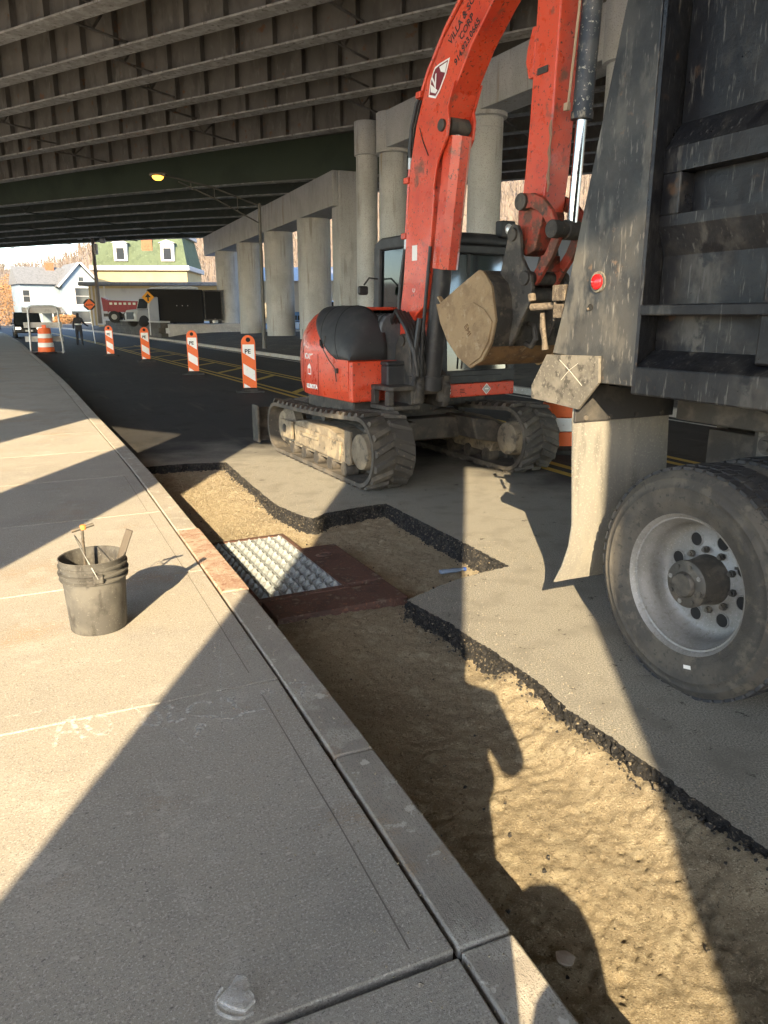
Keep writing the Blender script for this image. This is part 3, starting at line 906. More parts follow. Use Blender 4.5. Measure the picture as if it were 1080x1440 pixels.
    for side in (-1, 1):
        mb = MB(); mb.lathe([(0, 0), (.15, 0), (.17, -.015), (.175, -.05), (.19, -.15)], 26, 'x', (xc + side * .215, YN_, ZN))
        if side < 0:
            for i in range(len(mb.v)): mb.v[i] = (2 * (xc + side * .215) - mb.v[i][0], mb.v[i][1], mb.v[i][2])
        mb.build('drive_cover', m_trkframe, fr, smooth=True, fix=True)
    mb = MB(); mb.bx(xc + sx * .19, xc + sx * .225, YN_ + .17, YN_ + .30, .22, .55); mb.build('drive_guard', m_trkframe, fr, bev=.01)
# car body between the tracks
mb = MB()
mb.prism([(-.72, .33), (.72, .33), (.72, .52), (.45, .64), (-.45, .64), (-.72, .52)], 'y', -.42, .50)
mb.prism([(-.74, .30), (-.40, .36), (-.34, .60), (-.62, .56), (-.74, .50)], 'y', -.95, .9)
mb.prism([(.74, .30), (.40, .36), (.34, .60), (.62, .56), (.74, .50)], 'y', -.95, .9)
mb.bx(-.40, .40, -.62, -.41, .34, .58)
uc(mb, 'car_body', m_iron, bev=.02)
mb = MB(); mb.cyl((0, 0, .62), (0, 0, .80), .46, n=40); uc(mb, 'slew_ring', m_iron, smooth=True)
# dozer blade at the far end
mb = MB()
prof = []
for k in range(9):
    t = k / 8; prof.append((1.92 + .10 * math.sin(math.pi * t) * 1.0 - .05, .05 + .44 * t))
poly = prof + [(y + .028, z) for y, z in prof[::-1]]
poly = [(y, z) for y, z in poly]
mb.prism(poly, 'x', -1.10, 1.10)
bl_ = uc(mb, 'blade', m_iron, bev=.006)
for sx in (-1, 1):
    mb = MB(); mb.bx(sx * 1.085, sx * 1.115, 1.80, 2.02, .04, .52); mb.build('end_plate', m_iron, bl_, bev=.006)
    mb = MB(); mb.prism([(.9, .34), (1.88, .16), (1.88, .34), (.9, .48)], 'x', sx * .42, sx * .54); mb.build('blade_arm', m_iron, bl_, bev=.01)
mb = MB(); mb.cyl((0, .6, .5), (0, 1.88, .3), .05, n=14); mb.build('blade_cylinder', m_iron, bl_, smooth=True)

# --- house (local: x to the machine's right, y forward)
def exb(mb, name, m, parent=None, **k):
    return mb.build(name, m, parent or exc, **k)
PLAN = [(1.0, .62), (1.0, .1), (1.0, -.38), (.95, -.62), (.82, -.86), (.58, -1.08), (.25, -1.2), (-.25, -1.2), (-.6, -1.08), (-.84, -.86), (-.97, -.6), (-1.0, -.2), (-1.0, .40), (-.05, .40), (.42, .40), (.46, .62)]
mb = MB(); mb.prism([(x * .93, y * .93) for x, y in PLAN], 'z', .66, .80); exb(mb, 'deck_frame', m_iron, bev=.015)
# red counterweight and side body, lofted
def ring_at(z):
    t = min(1, max(0, (z - 1.215) / .52))
    ins = .42 * (1 - math.sqrt(max(0, 1 - t * t)))
    ins += .03 * max(0, (.92 - z) / .12)
    pts = [(1.0, .60), (1.0, .30), (1.0, 0), (1.0, -.30), (.975, -.52), (.90, -.74), (.76, -.92), (.55, -1.07), (.28, -1.16), (0, -1.18), (-.28, -1.16), (-.55, -1.07), (-.76, -.92), (-.90, -.74), (-.95, -.62)]
    c = Vector((0, -.1))
    out = []
    for x, y in pts:
        k = 1 - ins / max(.3, math.hypot(x, y + .1))
        out.append((x * k, -.1 + (y + .1) * (k if y < .5 else 1)))
    return out
zs = [.80, .86, .94, 1.1, 1.215, 1.34, 1.46, 1.56, 1.64, 1.69, 1.72, 1.735]
mb = MB(); R0 = [ring_at(z) for z in zs]; nr_ = len(R0[0])
vs = [(p[0], p[1], z) for z, r_ in zip(zs, R0) for p in r_]
KS = 3                                                         # upper rings start behind the shoulder
fs = [(i * nr_ + k, (i + 1) * nr_ + k, (i + 1) * nr_ + k + 1, i * nr_ + k + 1) for i in range(len(zs) - 1) for k in range(nr_ - 1) if i < 4 or k >= KS]
top = (len(zs) - 1) * nr_
vs += [(.42, .60, .80), (.42, .60, 1.215), (-.05, -.55, 1.735), (-.05, -.55, .80)]
nb = len(vs)
fs += [tuple(range(top + KS, top + nr_)) + (nb - 2,)]
fs += [tuple(i * nr_ for i in range(5)) + (nb - 3, nb - 4)]
mb.add(vs, fs)
cw_ = exb(mb, 'engine_body', m_red, smooth=True, fix=True)
# black moulded cover wrapping the front right shoulder, proud of the red body
def shoulder(y, a, off=.0):
    """a: 0 low edge on the side .. 1 inner edge on the top"""
    f = max(0.0, (y - .05) / .60)
    zt = 1.735 - .40 * (1 - math.sqrt(max(0, 1 - min(1, f) ** 2)))       # top falls forwards
    w = 1.0 - (.03 if y < -.3 else 0) * ((-.3 - y) / .3 if y < -.3 else 0)
    z0 = 1.215
    th = a * math.pi / 2
    rx, rz = .42 + off, (zt - z0) + off
    return (w - .42 + rx * math.cos(th), y, z0 + rz * math.sin(th))
mb = MB(); vs = []
for i in range(17):
    for j in range(15): vs.append(shoulder(-.31 + .96 * i / 16, j / 14, 0))
mb.add(vs, [(i * 15 + j, i * 15 + j + 1, (i + 1) * 15 + j + 1, (i + 1) * 15 + j) for i in range(16) for j in range(14)])
exb(mb, 'shoulder_panel', m_red, cw_, smooth=True, fix=True)
mb = MB(); mb.bx(-.02, .60, -.60, -.05, 1.70, 1.735); exb(mb, 'top_panel', m_red, cw_, bev=.01)
mb = MB(); ny_, na_ = 22, 14
vs = []
for i in range(ny_ + 1):
    for j in range(na_ + 1):
        a = j / na_
        ys = .36 - .92 * math.sin(a * math.pi / 2) ** .8                 # slanted rear edge
        y = ys + (.655 - ys) * i / ny_
        vs.append(shoulder(y, a, .014))
fs = [(i * (na_ + 1) + j, i * (na_ + 1) + j + 1, (i + 1) * (na_ + 1) + j + 1, (i + 1) * (na_ + 1) + j) for i in range(ny_) for j in range(na_)]
e0 = len(vs)
vs += [(x_, y_ - .0, 1.215) if False else (x_, y_, 1.215) for x_, y_, z_ in [vs[ny_ * (na_ + 1) + j] for j in range(na_ + 1)]]
fs += [(ny_ * (na_ + 1) + j, ny_ * (na_ + 1) + j + 1, e0 + j + 1, e0 + j) for j in range(na_)]
mb.add(vs, fs)
hd_ = exb(mb, 'hood_cover', m_hood, smooth=True, fix=True)
sd_ = hd_.modifiers.new('solid', 'SOLIDIFY'); sd_.thickness = .02; sd_.offset = -1
for kk_, (yo, lo_) in enumerate(((.02, 0.0), (.34, 0.0))):
    mb = MB(); pts = []
    for j in range(21):
        a = j / 20; y = yo + .10 - .36 * math.sin(a * math.pi / 2) ** .9
        pts.append(shoulder(max(y, .38 - .92 * math.sin(a * math.pi / 2) ** .8), a, .0135))
    mb.tube(pts, .0035, 5); exb(mb, 'cover_crease', m_dark, hd_)
# front lower red face with the notch for the step
mb = MB(); mb.prism([(1.0, .80), (1.0, 1.205), (.42, 1.205), (.42, 1.02), (.62, 1.02), (.66, .96), (.66, .80)], 'y', .60, .675)
fp = exb(mb, 'front_panel', m_red, bev=.02, seg=3)
mb = MB(); mb.prism([(.42, .80), (.42, 1.0), (.62, 1.0), (.64, .95), (.64, .80)], 'y', .55, .60); exb(mb, 'notch_plate', m_dark, fp)
mb = MB(); mb.tube([(1.002, .11, 1.44), (1.022, .10, 1.30), (1.03, .24, 1.20), (1.03, .36, 1.13), (1.025, .38, 1.06), (1.015, .37, .99)], .0055, 6); exb(mb, 'hood_handle', m_iron)
mb = MB(); mb.box((1.012, .375, 1.10), (.03, .035, .05)); exb(mb, 'latch', m_iron, bev=.005)
mb = MB(); mb.bx(1.0005, 1.0025, -.075, -.07, .82, 1.25); exb(mb, 'panel_seam', m_dark, cw_)
mb = MB(); mb.bx(.976, .9795, -.49, -.484, .82, 1.5); exb(mb, 'panel_seam', m_dark, cw_)
mb = MB(); mb.prism([(-.02, 1.40), (.03, 1.36), (.035, 1.31), (-.02, 1.345)], 'x', .99, 1.006); exb(mb, 'latch_recess', m_dark, cw_)
# decals on the rear right corner
def sideM(y, z, x, yaw=0.0):
    # text on the machine's right side, reads towards the front
    return frame((math.sin(yaw), math.cos(yaw), 0), (0, 0, 1), (x, y, z))
text_obj('KX080-4', .088, m_wht, cw_, sideM(-.40, 1.185, 1.0015, rad(-1)), sx=.95, bold=.0015)
text_obj('KUBOTA', .066, m_wht, cw_, sideM(-.37, .872, 1.0015, rad(-1)), sx=.98, bold=.003)
mb = MB(); mb.prism([(-.33, 1.02), (-.25, 1.02), (-.25, 1.10), (-.285, 1.14), (-.33, 1.11)], 'x', 1.0005, 1.0025); exb(mb, 'warning_decal', m_wht, cw_)
mb = MB(); mb.prism([(-.318, 1.032), (-.262, 1.032), (-.262, 1.085), (-.318, 1.085)], 'x', 1.0030, 1.0040); exb(mb, 'decal_print', m_red, cw_)
# vent cowl with curved slats between hood and boom
cowl = empty('vent_cowl'); cowl.parent = exc
mb = MB(); mb.prism([(.34, 1.15), (.63, 1.15), (.63, 1.50), (.615, 1.58), (.57, 1.64), (.50, 1.665), (.34, 1.665)], 'y', .08, .61); exb(mb, 'cowl_box', mat('slate_plastic', (.055, .062, .072), .55, layers=[((.09, .092, .095), 6, .5, .66)]), cowl, bev=.02, seg=3)
for k in range(6):
    y0 = .125 + k * .082
    mb = MB()
    pth = [(.40, 1.668), (.50, 1.6685), (.572, 1.643), (.618, 1.582), (.633, 1.50), (.633, 1.44)]
    for (xa, za), (xb, zb) in zip(pth[:-1], pth[1:]):
        mb.add([(xa, y0, za), (xb, y0, zb), (xb, y0 + .042, zb), (xa, y0 + .042, za)], [(0, 1, 2, 3)])
    exb(mb, 'vent_slot', m_dark, cowl)
# front centre tower behind the boom: dark boxes, tanks
mb = MB(); mb.bx(.02, .62, .28, .58, .80, 1.22); exb(mb, 'valve_housing', m_iron, bev=.02)
mb = MB(); mb.bx(.44, .66, .60, .80, .92, 1.16); mb.bx(.43, .67, .59, .81, 1.16, 1.20); exb(mb, 'tool_box', m_hood, bev=.015)

# --- cab
cab = empty('cab'); cab.parent = exc
X0, X1, Y0, Y1, ZC0, ZC1 = -.98, .00, -.62, .80, .96, 2.46
def pil(name, a, b, w, d=None, m=m_hood):
    a, b = Vector(a), Vector(b); d = d or w
    mb = MB()
    vs = [p + Vector((sx * w / 2, sy * d / 2, 0)) for p in (a, b) for sx, sy in ((-1, -1), (1, -1), (1, 1), (-1, 1))]
    mb.add(vs, [(3, 2, 1, 0), (4, 5, 6, 7), (0, 1, 5, 4), (1, 2, 6, 5), (2, 3, 7, 6), (3, 0, 4, 7)])
    return mb.build(name, m, cab, bev=.018, seg=3)
for x in (X0 + .04, X1 - .04):
    pil('pillar', (x, Y1 - .03, ZC0), (x, Y1 - .10, ZC1 - .06), .075)
    pil('pillar', (x, Y0 + .06, ZC0), (x, Y0 + .10, ZC1 - .06), .10, .12)
    pil('pillar', (x, .10, ZC0), (x, .10, ZC1 - .06), .05, .07)
mb = MB(); mb.prism([(Y0 + .02, ZC1 - .10), (Y0 + .06, ZC1 - .02), (Y0 + .2, ZC1 + .03), (Y1 - .25, ZC1 + .03), (Y1 - .06, ZC1), (Y1 - .02, ZC1 - .06), (Y1 - .03, ZC1 - .11)], 'x', X0 - .01, X1 + .01)
mb.build('roof', m_hood, cab, bev=.03, seg=3)
mb = MB(); mb.bx(X0, X1, Y1 - .11, Y1 - .035, ZC1 - .20, ZC1 - .11); mb.build('header', m_black, cab, bev=.015)
mb = MB(); mb.bx(X0, X1, Y1 - .07, Y1 + .01, ZC0 - .005, ZC0 + .12); mb.build('sill', m_black, cab, bev=.01)
mb = MB(); mb.bx(X0, X1, Y0, Y0 + .08, ZC0, 1.80); mb.bx(X0, X0 + .05, Y0 + .08, Y1 - .08, ZC0, 1.30); mb.bx(X1 - .05, X1, Y0 + .08, Y1 - .08, ZC0, 1.5); mb.bx(X0, X1, Y0, Y1 - .08, ZC0 - .10, ZC0)
mb.build('lower_panels', m_hood, cab, bev=.012)
mb = MB(); mb.quad((X0 + .08, Y1 - .035, ZC0 + .12), (X1 - .08, Y1 - .035, ZC0 + .12), (X1 - .08, Y1 - .095, ZC1 - .2), (X0 + .08, Y1 - .095, ZC1 - .2)); mb.build('windscreen', m_glass, cab)
for x in (X0 + .03, X1 - .03):
    mb = MB(); mb.quad((x, .14, 1.30), (x, Y1 - .08, 1.30), (x, Y1 - .13, ZC1 - .11), (x, .14, ZC1 - .11)); mb.build('side_window', m_glass2, cab)
    mb = MB(); mb.quad((x, Y0 + .12, 1.30), (x, .06, 1.30), (x, .06, ZC1 - .11), (x, Y0 + .16, ZC1 - .11)); mb.build('side_window', m_glass2, cab)
mb = MB(); mb.quad((X0 + .1, Y0 + .05, 1.80), (X1 - .1, Y0 + .05, 1.80), (X1 - .1, Y0 + .09, ZC1 - .1), (X0 + .1, Y0 + .09, ZC1 - .1)); mb.build('rear_window', m_glass, cab)
for x0, x1 in ((X0 + .10, X0 + .14), (X1 - .40, X1 - .36)):
    mb = MB(); mb.bx(x0, x1, Y1 - .10, Y1 - .085, 1.1, ZC1 - .2); mb.build('window_bar', m_black, cab)
# seat and levers inside
mb = MB(); mb.bx(-.72, -.28, -.35, .12, 1.25, 1.40); mb.prism([(-.42, 1.40), (-.30, 1.40), (-.38, 2.05), (-.50, 2.05)], 'x', -.72, -.28)
mb.build('seat', m_black, cab, bev=.04, seg=3)
for x in (-.84, -.16):
    mb = MB(); mb.bx(x - .07, x + .07, -.3, .25, 1.2, 1.42); mb.cyl((x, .18, 1.42), (x, .2, 1.62), .018, n=8); mb.build('control_box', m_black, cab, bev=.02)
# work lamp on the front left corner, wiper, mirror
mb = MB(); mb.bx(-.90, -.72, .70, .82, 2.43, 2.60); lm = mb.build('lamp_housing', m_black, cab, bev=.015)
m_lens = mat('lamp_lens', (.75, .78, .8), .12, .3)
mb = MB(); mb.lathe([(0, .0), (.045, -.004), (.06, -.02), (.062, -.03)], 20, 'y', (-.81, .835, 2.515)); mb.build('lamp_lens', m_lens, lm, smooth=True)
mb = MB(); mb.tube([(-.25, .80, 1.1), (-.3, .79, 1.5), (-.42, .765, 1.95)], .010, 6); mb.build('wiper', m_black, cab)
mb = MB(); mb.tube([(.0, -.5, 2.05), (.12, -.5, 2.06), (.20, -.48, 1.98)], .010, 6); mr = mb.build('mirror_arm', m_black, cab)
mb = MB(); mb.box((.22, -.47, 1.92), (.13, .05, .10)); mb.build('mirror', m_black, mr, bev=.03, seg=3)
# red skirt under the cab with decals
mb = MB(); mb.bx(-.99, .10, .55, .80, .80, .945); sk = exb(mb, 'front_skirt', m_red, bev=.015, seg=3)
mb = MB(); mb.bx(-.80, .10, .79, .815, .947, 1.03); exb(mb, 'skirt_trim', m_black, sk, bev=.008)
mb = MB(); mb.prism([(-.66, .873), (-.60, .933), (-.54, .873), (-.60, .813)], 'y', .8005, .802); exb(mb, 'diamond_decal', m_wht, sk)
mb = MB(); mb.prism([(-.65, .873), (-.60, .923), (-.55, .873), (-.60, .823)], 'y', .8025, .8032); exb(mb, 'diamond_border', mat('decal_grey', (.34, .36, .36), .5), sk)
mb = MB(); mb.bx(-.625, -.575, .8036, .8044, .868, .884); exb(mb, 'decal_print', m_wht, sk)
for k, (zc, w_) in enumerate(((.915, .12), (.885, .075), (.852, .11))):
    mb = MB(); mb.bx(-.12, -.12 + w_, .8005, .802, zc - .011, zc + .011); exb(mb, 'caution_label', m_wht, sk)
for k in range(3):
    mb = MB(); mb.bx(-.30, -.24, .8005, .8035, .845 + k * .018, .852 + k * .018); exb(mb, 'vent_slot', m_dark, sk)

# --- swing bracket and its guards
BX = .27                                                        # the boom's centre plane
sw = empty('swing_bracket'); sw.parent = exc
mb = MB(); mb.prism([(.58, .74), (1.02, .74), (1.08, .95), (1.02, 1.05), (.93, 1.12), (.90, 1.36), (.84, 1.46), (.72, 1.47), (.64, 1.36), (.60, 1.05)], 'x', BX - .20, BX - .13)
mb.prism([(.58, .74), (1.02, .74), (1.08, .95), (1.02, 1.05), (.93, 1.12), (.90, 1.36), (.84, 1.46), (.72, 1.47), (.64, 1.36), (.60, 1.05)], 'x', BX + .14, BX + .20)
mb.bx(BX - .14, BX + .14, .58, .72, .76, 1.30)
mb.build('bracket', m_iron, sw, bev=.02, seg=3)
for y_, z_ in ((.96, .93), (.77, 1.40)):
    mb = MB(); mb.cyl((BX - .22, y_, z_), (BX + .22, y_, z_), .055, n=16); mb.build('bracket_pin', m_iron, sw, smooth=True)
for x in (BX - .16, BX + .16):
    mb = MB(); mb.cyl((x, .98, .80), (x, .98, 1.06), .075, n=18); mb.build('bracket_boss', m_iron, sw, smooth=True)
# lower guard frame (open box bars) to the machine's right of the bracket
for z in (.74, .93):
    mb = MB(); mb.prism([(.30, .70), (.98, .70), (.98, .64), (1.02, .66), (1.03, .96), (.98, 1.0), (.30, 1.0), (.30, .95), (.94, .95), (.94, .76), (.30, .76)][:0] or [(.42, .62), (.74, .62), (.78, .66), (.78, 1.0), (.74, 1.04), (.42, 1.04)], 'z', z, z + .045)
    mb.build('guard_plate', m_iron, sw, bev=.01)
for q_ in ((.72, .78, .66, .74), (.72, .78, .94, 1.02), (.46, .52, .96, 1.03)):
    mb = MB(); mb.bx(*q_, .786, .929); mb.build('guard_post', m_iron, sw, bev=.01)

# --- boom
def face_poly(back, front):
    return back + front[::-1]
b_back = [(.66, 1.36), (.60, 1.44), (.54, 1.58), (.60, 1.68), (.66, 1.95), (.725, 2.6), (.775, 3.04), (.87, 3.36), (1.04, 3.70), (1.30, 3.97), (1.55, 4.16), (1.95, 4.42), (2.35, 4.62), (2.62, 4.70)]
b_front = [(.82, 1.34), (.83, 1.57), (.92, 1.66), (1.02, 1.72), (1.09, 1.93), (1.16, 2.56), (1.20, 2.94), (1.26, 3.11), (1.45, 3.50), (1.68, 3.79), (1.94, 4.02), (2.30, 4.28), (2.55, 4.42), (2.72, 4.52)]
HW = .125
mb = MB(); mb.prism(face_poly(b_back, b_front), 'x', BX - HW, BX + HW)
boom = exb(mb, 'boom', m_red, bev=.012, seg=2)
# raised side plates round the cylinder pin
for sx in (-1, 1):
    mb = MB(); mb.prism([(1.205, 2.75), (1.26, 2.98), (1.40, 3.16), (1.42, 3.30), (1.40, 3.38), (1.50, 3.58), (1.30, 3.42), (1.17, 3.20), (1.10, 2.95)], 'x', BX + sx * (HW + .002), BX + sx * (HW + .028))
    mb.build('pin_plate', m_red, boom, bev=.006)
mb = MB(); mb.cyl((BX - HW - .05, 1.335, 3.26), (BX + HW + .05, 1.335, 3.26), .05, n=18); mb.cyl((BX - .1, 1.335, 3.26), (BX + .1, 1.335, 3.26), .075, n=18); mb.build('boom_pin', m_iron, boom, smooth=True)
# lettering and badge on the machine's right face
XR = BX + HW
def bt(y, z, ang): return frame((0, math.cos(ang), math.sin(ang)), (0, -math.sin(ang), math.cos(ang)), (XR + .002, y, z))
ANG = rad(40)
text_obj('VILLA & SONS', .088, m_ink, boom, bt(1.392, 3.868, rad(37)), sx=.95, bold=.0015)
text_obj('CORP', .084, m_ink, boom, bt(1.545, 3.862, rad(37)), sx=.95, bold=.0015)
text_obj('914.923.0665', .080, m_ink, boom, bt(1.478, 3.692, rad(37)), sx=.92, bold=.0015)
def badge(poly, x, m, name):
    c = Vector((1.20, 3.655)); e1 = Vector((math.cos(rad(47)), math.sin(rad(47)))); e2 = Vector((-e1.y, e1.x))
    mb = MB(); mb.prism([tuple(c + e1 * u + e2 * v) for u, v in poly], 'x', XR + x, XR + x + .0012); return mb.build(name, m, boom)
sh = [(-.17, .02), (-.12, -.085), (-.04, -.10), (.10, -.09), (.22, -.05), (.11, .055), (.05, .10), (-.06, .085)]
badge(sh, .0008, m_wht, 'badge_border')
badge([(u * .88, v * .84) for u, v in sh], .0024, m_maroon, 'badge_shield')
badge([(u * .9, v) for u, v in ((-.135, .012), (-.10, -.06), (-.062, -.07), (-.085, .055))], .0040, m_wht, 'badge_wing')
badge([(.10, -.070), (.175, -.040), (.09, .035), (.075, -.01)], .0040, m_wht, 'badge_wing')
text_obj('V', .15, m_wht, boom, frame((0, math.cos(rad(14)), math.sin(rad(14))), (0, -math.sin(rad(14)), math.cos(rad(14))), (XR + .0056, 1.145, 3.585)), name='badge_letter', bold=.004, sx=.8)
mb = MB(); mb.bx(XR + .0006, XR + .0018, .82, .91, 2.16, 2.30); mb.build('boom_decal', m_wht, boom)
text_obj('C', .06, m_wht, boom, frame((0, .1, 1), (0, -1, .1), (XR + .0006, .875, 1.86)), name='small_mark')
mb = MB(); mb.tube([(XR + .002, .93, 3.32), (XR + .006, .99, 3.2), (XR + .004, 1.08, 3.06)], .005, 5); mb.build('paint_run', m_ink, boom)
# pipes and hoses along the boom's back
for k, xo in enumerate((.085, .035)):
    mb = MB()
    mb.tube([(BX + xo, y - .045, z + .012) for y, z in ((.70, 2.35), (.745, 2.85), (.765, 3.02))], .022, 8); mb.build('steel_pipe', m_red, boom, smooth=True)
    mb = MB()
    mb.tube([(BX + xo, y, z) for y, z in ((.72, 3.02), (.70, 3.18), (.73, 3.36), (.82, 3.55), (.93, 3.66))], .019, 8); mb.build('hose', m_hose, boom, smooth=True)
    mb = MB(); mb.tube([(BX + xo, y - .03, z + .035) for y, z in ((.90, 3.54), (1.04, 3.74), (1.30, 4.01), (1.55, 4.20), (1.95, 4.46))], .022, 8); mb.build('steel_pipe', m_red, boom, smooth=True)
    mb = MB(); mb.tube([(BX + xo, y, z) for y, z in ((.655, 2.36), (.61, 2.2), (.56, 2.0), (.53, 1.8), (.52, 1.6), (.50, 1.35))], .021, 8); mb.build('hose', m_hose, boom, smooth=True)
for (y, z) in ((.70, 2.9), (.665, 2.40), (.90, 3.6)):
    mb = MB(); mb.box((BX + .06, y, z), (.15, .075, .055)); mb.build('pipe_clamp', m_red, boom, bev=.008)
for (y, z) in ((.715, 3.05), (.655, 2.33)):
    for xo in (.085, .035):
        mb = MB(); mb.cyl((BX + xo, y, z - .05), (BX + xo, y + .005, z + .05), .027, n=8); mb.build('hose_fitting', m_galv, boom)
# --- boom cylinder with its red guard
cyl_b, cyl_t = Vector((BX, .99, .93)), Vector((BX, 1.335, 3.26))
cd = (cyl_t - cyl_b).normalized()
mb = MB(); mb.cyl(cyl_b + cd * .06, cyl_b + cd * 1.30, .092, n=22); mb.cyl(cyl_b + cd * .0, cyl_b + cd * .14, .11, n=22); cy = exb(mb, 'boom_cylinder', m_black, smooth=True)
mb = MB(); mb.cyl(cyl_b + cd * 1.30, cyl_t, .045, n=16); mb.build('rod', m_chrome, cy, smooth=True)
cn = Vector((0, cd.z, -cd.y))                                   # forwards, square to the cylinder
def gp_(l, f, x): return tuple(cyl_b + cd * l + cn * f + Vector((x, 0, 0)))
mb = MB()
sec = [(-.105, -.02), (-.105, .10), (-.045, .155), (.045, .155), (.105, .10), (.105, -.02), (.092, -.02), (.092, .092), (.04, .14), (-.04, .14), (-.092, .092), (-.092, -.02)]
vs = [gp_(l, f, x) for l in (1.16, 2.28) for x, f in sec]
ns = len(sec)
mb.add(vs, [tuple(range(ns))[::-1], tuple(range(ns, 2 * ns))] + [(i, (i + 1) % ns, ns + (i + 1) % ns, ns + i) for i in range(ns)])
mb.build('cylinder_guard', m_red, cy, fix=True)
mb = MB(); mb.tube([gp_(.1, .05, .16), gp_(.5, .02, .17), gp_(.95, .0, .16), gp_(1.35, -.02, .15)], .017, 8); mb.build('hose', m_hose, cy, smooth=True)
# hose bundle looping from the house to the boom foot
for k in range(6):
    x = BX - .02 + k * .045
    mb = MB()
    pts = [(x, .52, 1.48 - .01 * k), (x + .02, .62, 1.62), (x + .06, .76, 1.64 + .01 * k), (x + .07, .90 + .012 * k, 1.52), (x + .05, .97 + .02 * k, 1.30), (x + .02, .98 + .02 * k, 1.08), (x, .92, .92)]
    pts = [Vector(p) for p in pts]
    mb.tube(pts, .024, 8); exb(mb, 'hose', m_hose, smooth=True)
mb = MB(); mb.tube([(BX + .20, 1.08, 1.62), (BX + .235, 1.06, 1.3), (BX + .22, 1.03, 1.05), (BX + .20, 1.0, .86)], .026, 8); exb(mb, 'hose', m_hose, smooth=True)
mb = MB(); mb.cyl((BX + .2, 1.01, .80), (BX + .2, 1.01, .90), .035, n=10); exb(mb, 'hose_fitting', m_iron)

# --- stick
s_back = [(2.36, 2.20), (2.37, 2.45), (2.40, 2.75), (2.425, 3.1), (2.44, 3.5), (2.45, 3.85), (2.46, 4.35), (2.50, 4.95)]
s_front = [(2.54, 2.15), (2.62, 2.40), (2.66, 2.75), (2.675, 3.1), (2.69, 3.5), (2.705, 3.85), (2.80, 4.35), (2.76, 4.95)]
mb = MB(); mb.prism(face_poly(s_back, s_front), 'x', BX - .11, BX + .11)
stick = exb(mb, 'stick', m_red, bev=.012)
mb = MB(); mb.prism([(2.345, 2.15), (2.345, 2.50), (2.43, 2.56), (2.60, 2.5), (2.635, 2.38), (2.56, 2.14), (2.45, 2.10)], 'x', BX - .118, BX + .118); mb.build('stick_end', m_redold, stick, bev=.012)
mb = MB(); mb.box((BX + .113, 2.55, 3.40), (.012, .11, .045)); mb.build('worn_tab', m_iron, stick)
mb = MB(); mb.prism([(2.39, 3.38), (2.35, 3.50), (2.36, 3.58), (2.41, 3.72), (2.45, 3.72), (2.44, 3.38)], 'x', BX + .07, BX + .109); mb.build('lug_ear', m_red, stick, bev=.005)
# weld scar running down the edge
mb = MB(); mb.tube([(BX + .112, 2.668 + .006 * math.sin(i * 2.1), 2.55 + i * .055) for i in range(10)], [.007 + .004 * (i % 3) for i in range(10)], 5); mb.build('weld_scar', mat('weld_scar', (.30, .17, .11), .8), stick)
mb = MB(); mb.cyl((BX - .16, 2.62, 4.52), (BX + .16, 2.62, 4.52), .07, n=16); mb.build('stick_pin', m_iron, stick, smooth=True)
for a_, b_, r_ in (((BX + .04, 2.42, 3.86), (BX + .05, 2.44, 4.2), .025), ((BX + .10, 2.47, 3.90), (BX + .1, 2.47, 4.2), .022)):
    mb = MB(); mb.cyl(a_, b_, r_, n=8); mb.build('pipe_end', m_galv, stick)
# --- bucket cylinder
mb = MB(); mb.cyl((BX, 2.925, 4.4), (BX, 2.865, 3.04), .072, n=22); mb.cyl((BX, 2.866, 3.07), (BX, 2.864, 3.02), .080, n=22); bc = exb(mb, 'bucket_cylinder', mat('cylinder_navy', (.020, .024, .033), .45, .2, layers=[((.05, .05, .055), 5, .46, .62), ((.22, .19, .14), 7, .57, .63, (1, 1, .5)), ((.28, .26, .22), 40, .60, .66)], bump=.002, bscale=40), smooth=True)
mb = MB(); mb.cyl((BX, 2.866, 3.05), (BX, 2.83, 2.30), .040, n=18); mb.build('rod', m_chrome, bc, smooth=True)
mb = MB(); mb.tube([(BX + .07, 2.87, 4.2), (BX + .08, 2.855, 3.7), (BX + .078, 2.82, 3.35), (BX + .07, 2.79, 3.12)], .010, 6); mb.box((BX + .08, 2.79, 3.11), (.03, .04, .05)); mb.build('hose', mat('tan_hose', (.36, .26, .17), .8), bc)
# --- bucket linkage
lk = empty('bucket_linkage'); lk.parent = exc
PA, PB, PD = (2.455, 2.50), (2.82, 2.27), (2.56, 1.93)
def bar(x0, x1, pts, w0, w1, m, name):
    """flat link following pts (y,z) with widths"""
    L_, R_ = [], []
    for i, p in enumerate(pts):
        a, b = Vector(pts[max(0, i - 1)]), Vector(pts[min(len(pts) - 1, i + 1)])
        t = (b - a).normalized(); nn = Vector((-t.y, t.x)); w = w0 + (w1 - w0) * i / (len(pts) - 1)
        L_.append(tuple(Vector(p) + nn * w)); R_.append(tuple(Vector(p) - nn * w))
    mb = MB(); mb.prism(L_ + R_[::-1], 'x', x0, x1); return mb.build(name, m, lk, bev=.008)
arc = [(2.455, 2.50), (2.56, 2.50), (2.66, 2.46), (2.75, 2.38), (2.82, 2.27)]
for sx in (-1, 1):
    bar(BX + sx * .135, BX + sx * .175, arc, .055, .045, m_redold, 'rocker_link')
    bar(BX + sx * .085, BX + sx * .125, [(2.82, 2.27), (2.73, 2.10), (2.56, 1.90)], .040, .045, m_redold, 'push_link')
    for (y, z), r in ((PA, .065), (PB, .066)):
        mb = MB(); mb.cyl((BX + sx * .130, y, z), (BX + sx * .200, y, z), r, n=20); mb.build('pin_boss', m_iron, lk, bev=.008)
mb = MB(); mb.bx(BX - .085, BX + .085, 2.60, 2.64, 1.98, 2.10); mb.build('link_web', m_redold, lk, bev=.006)
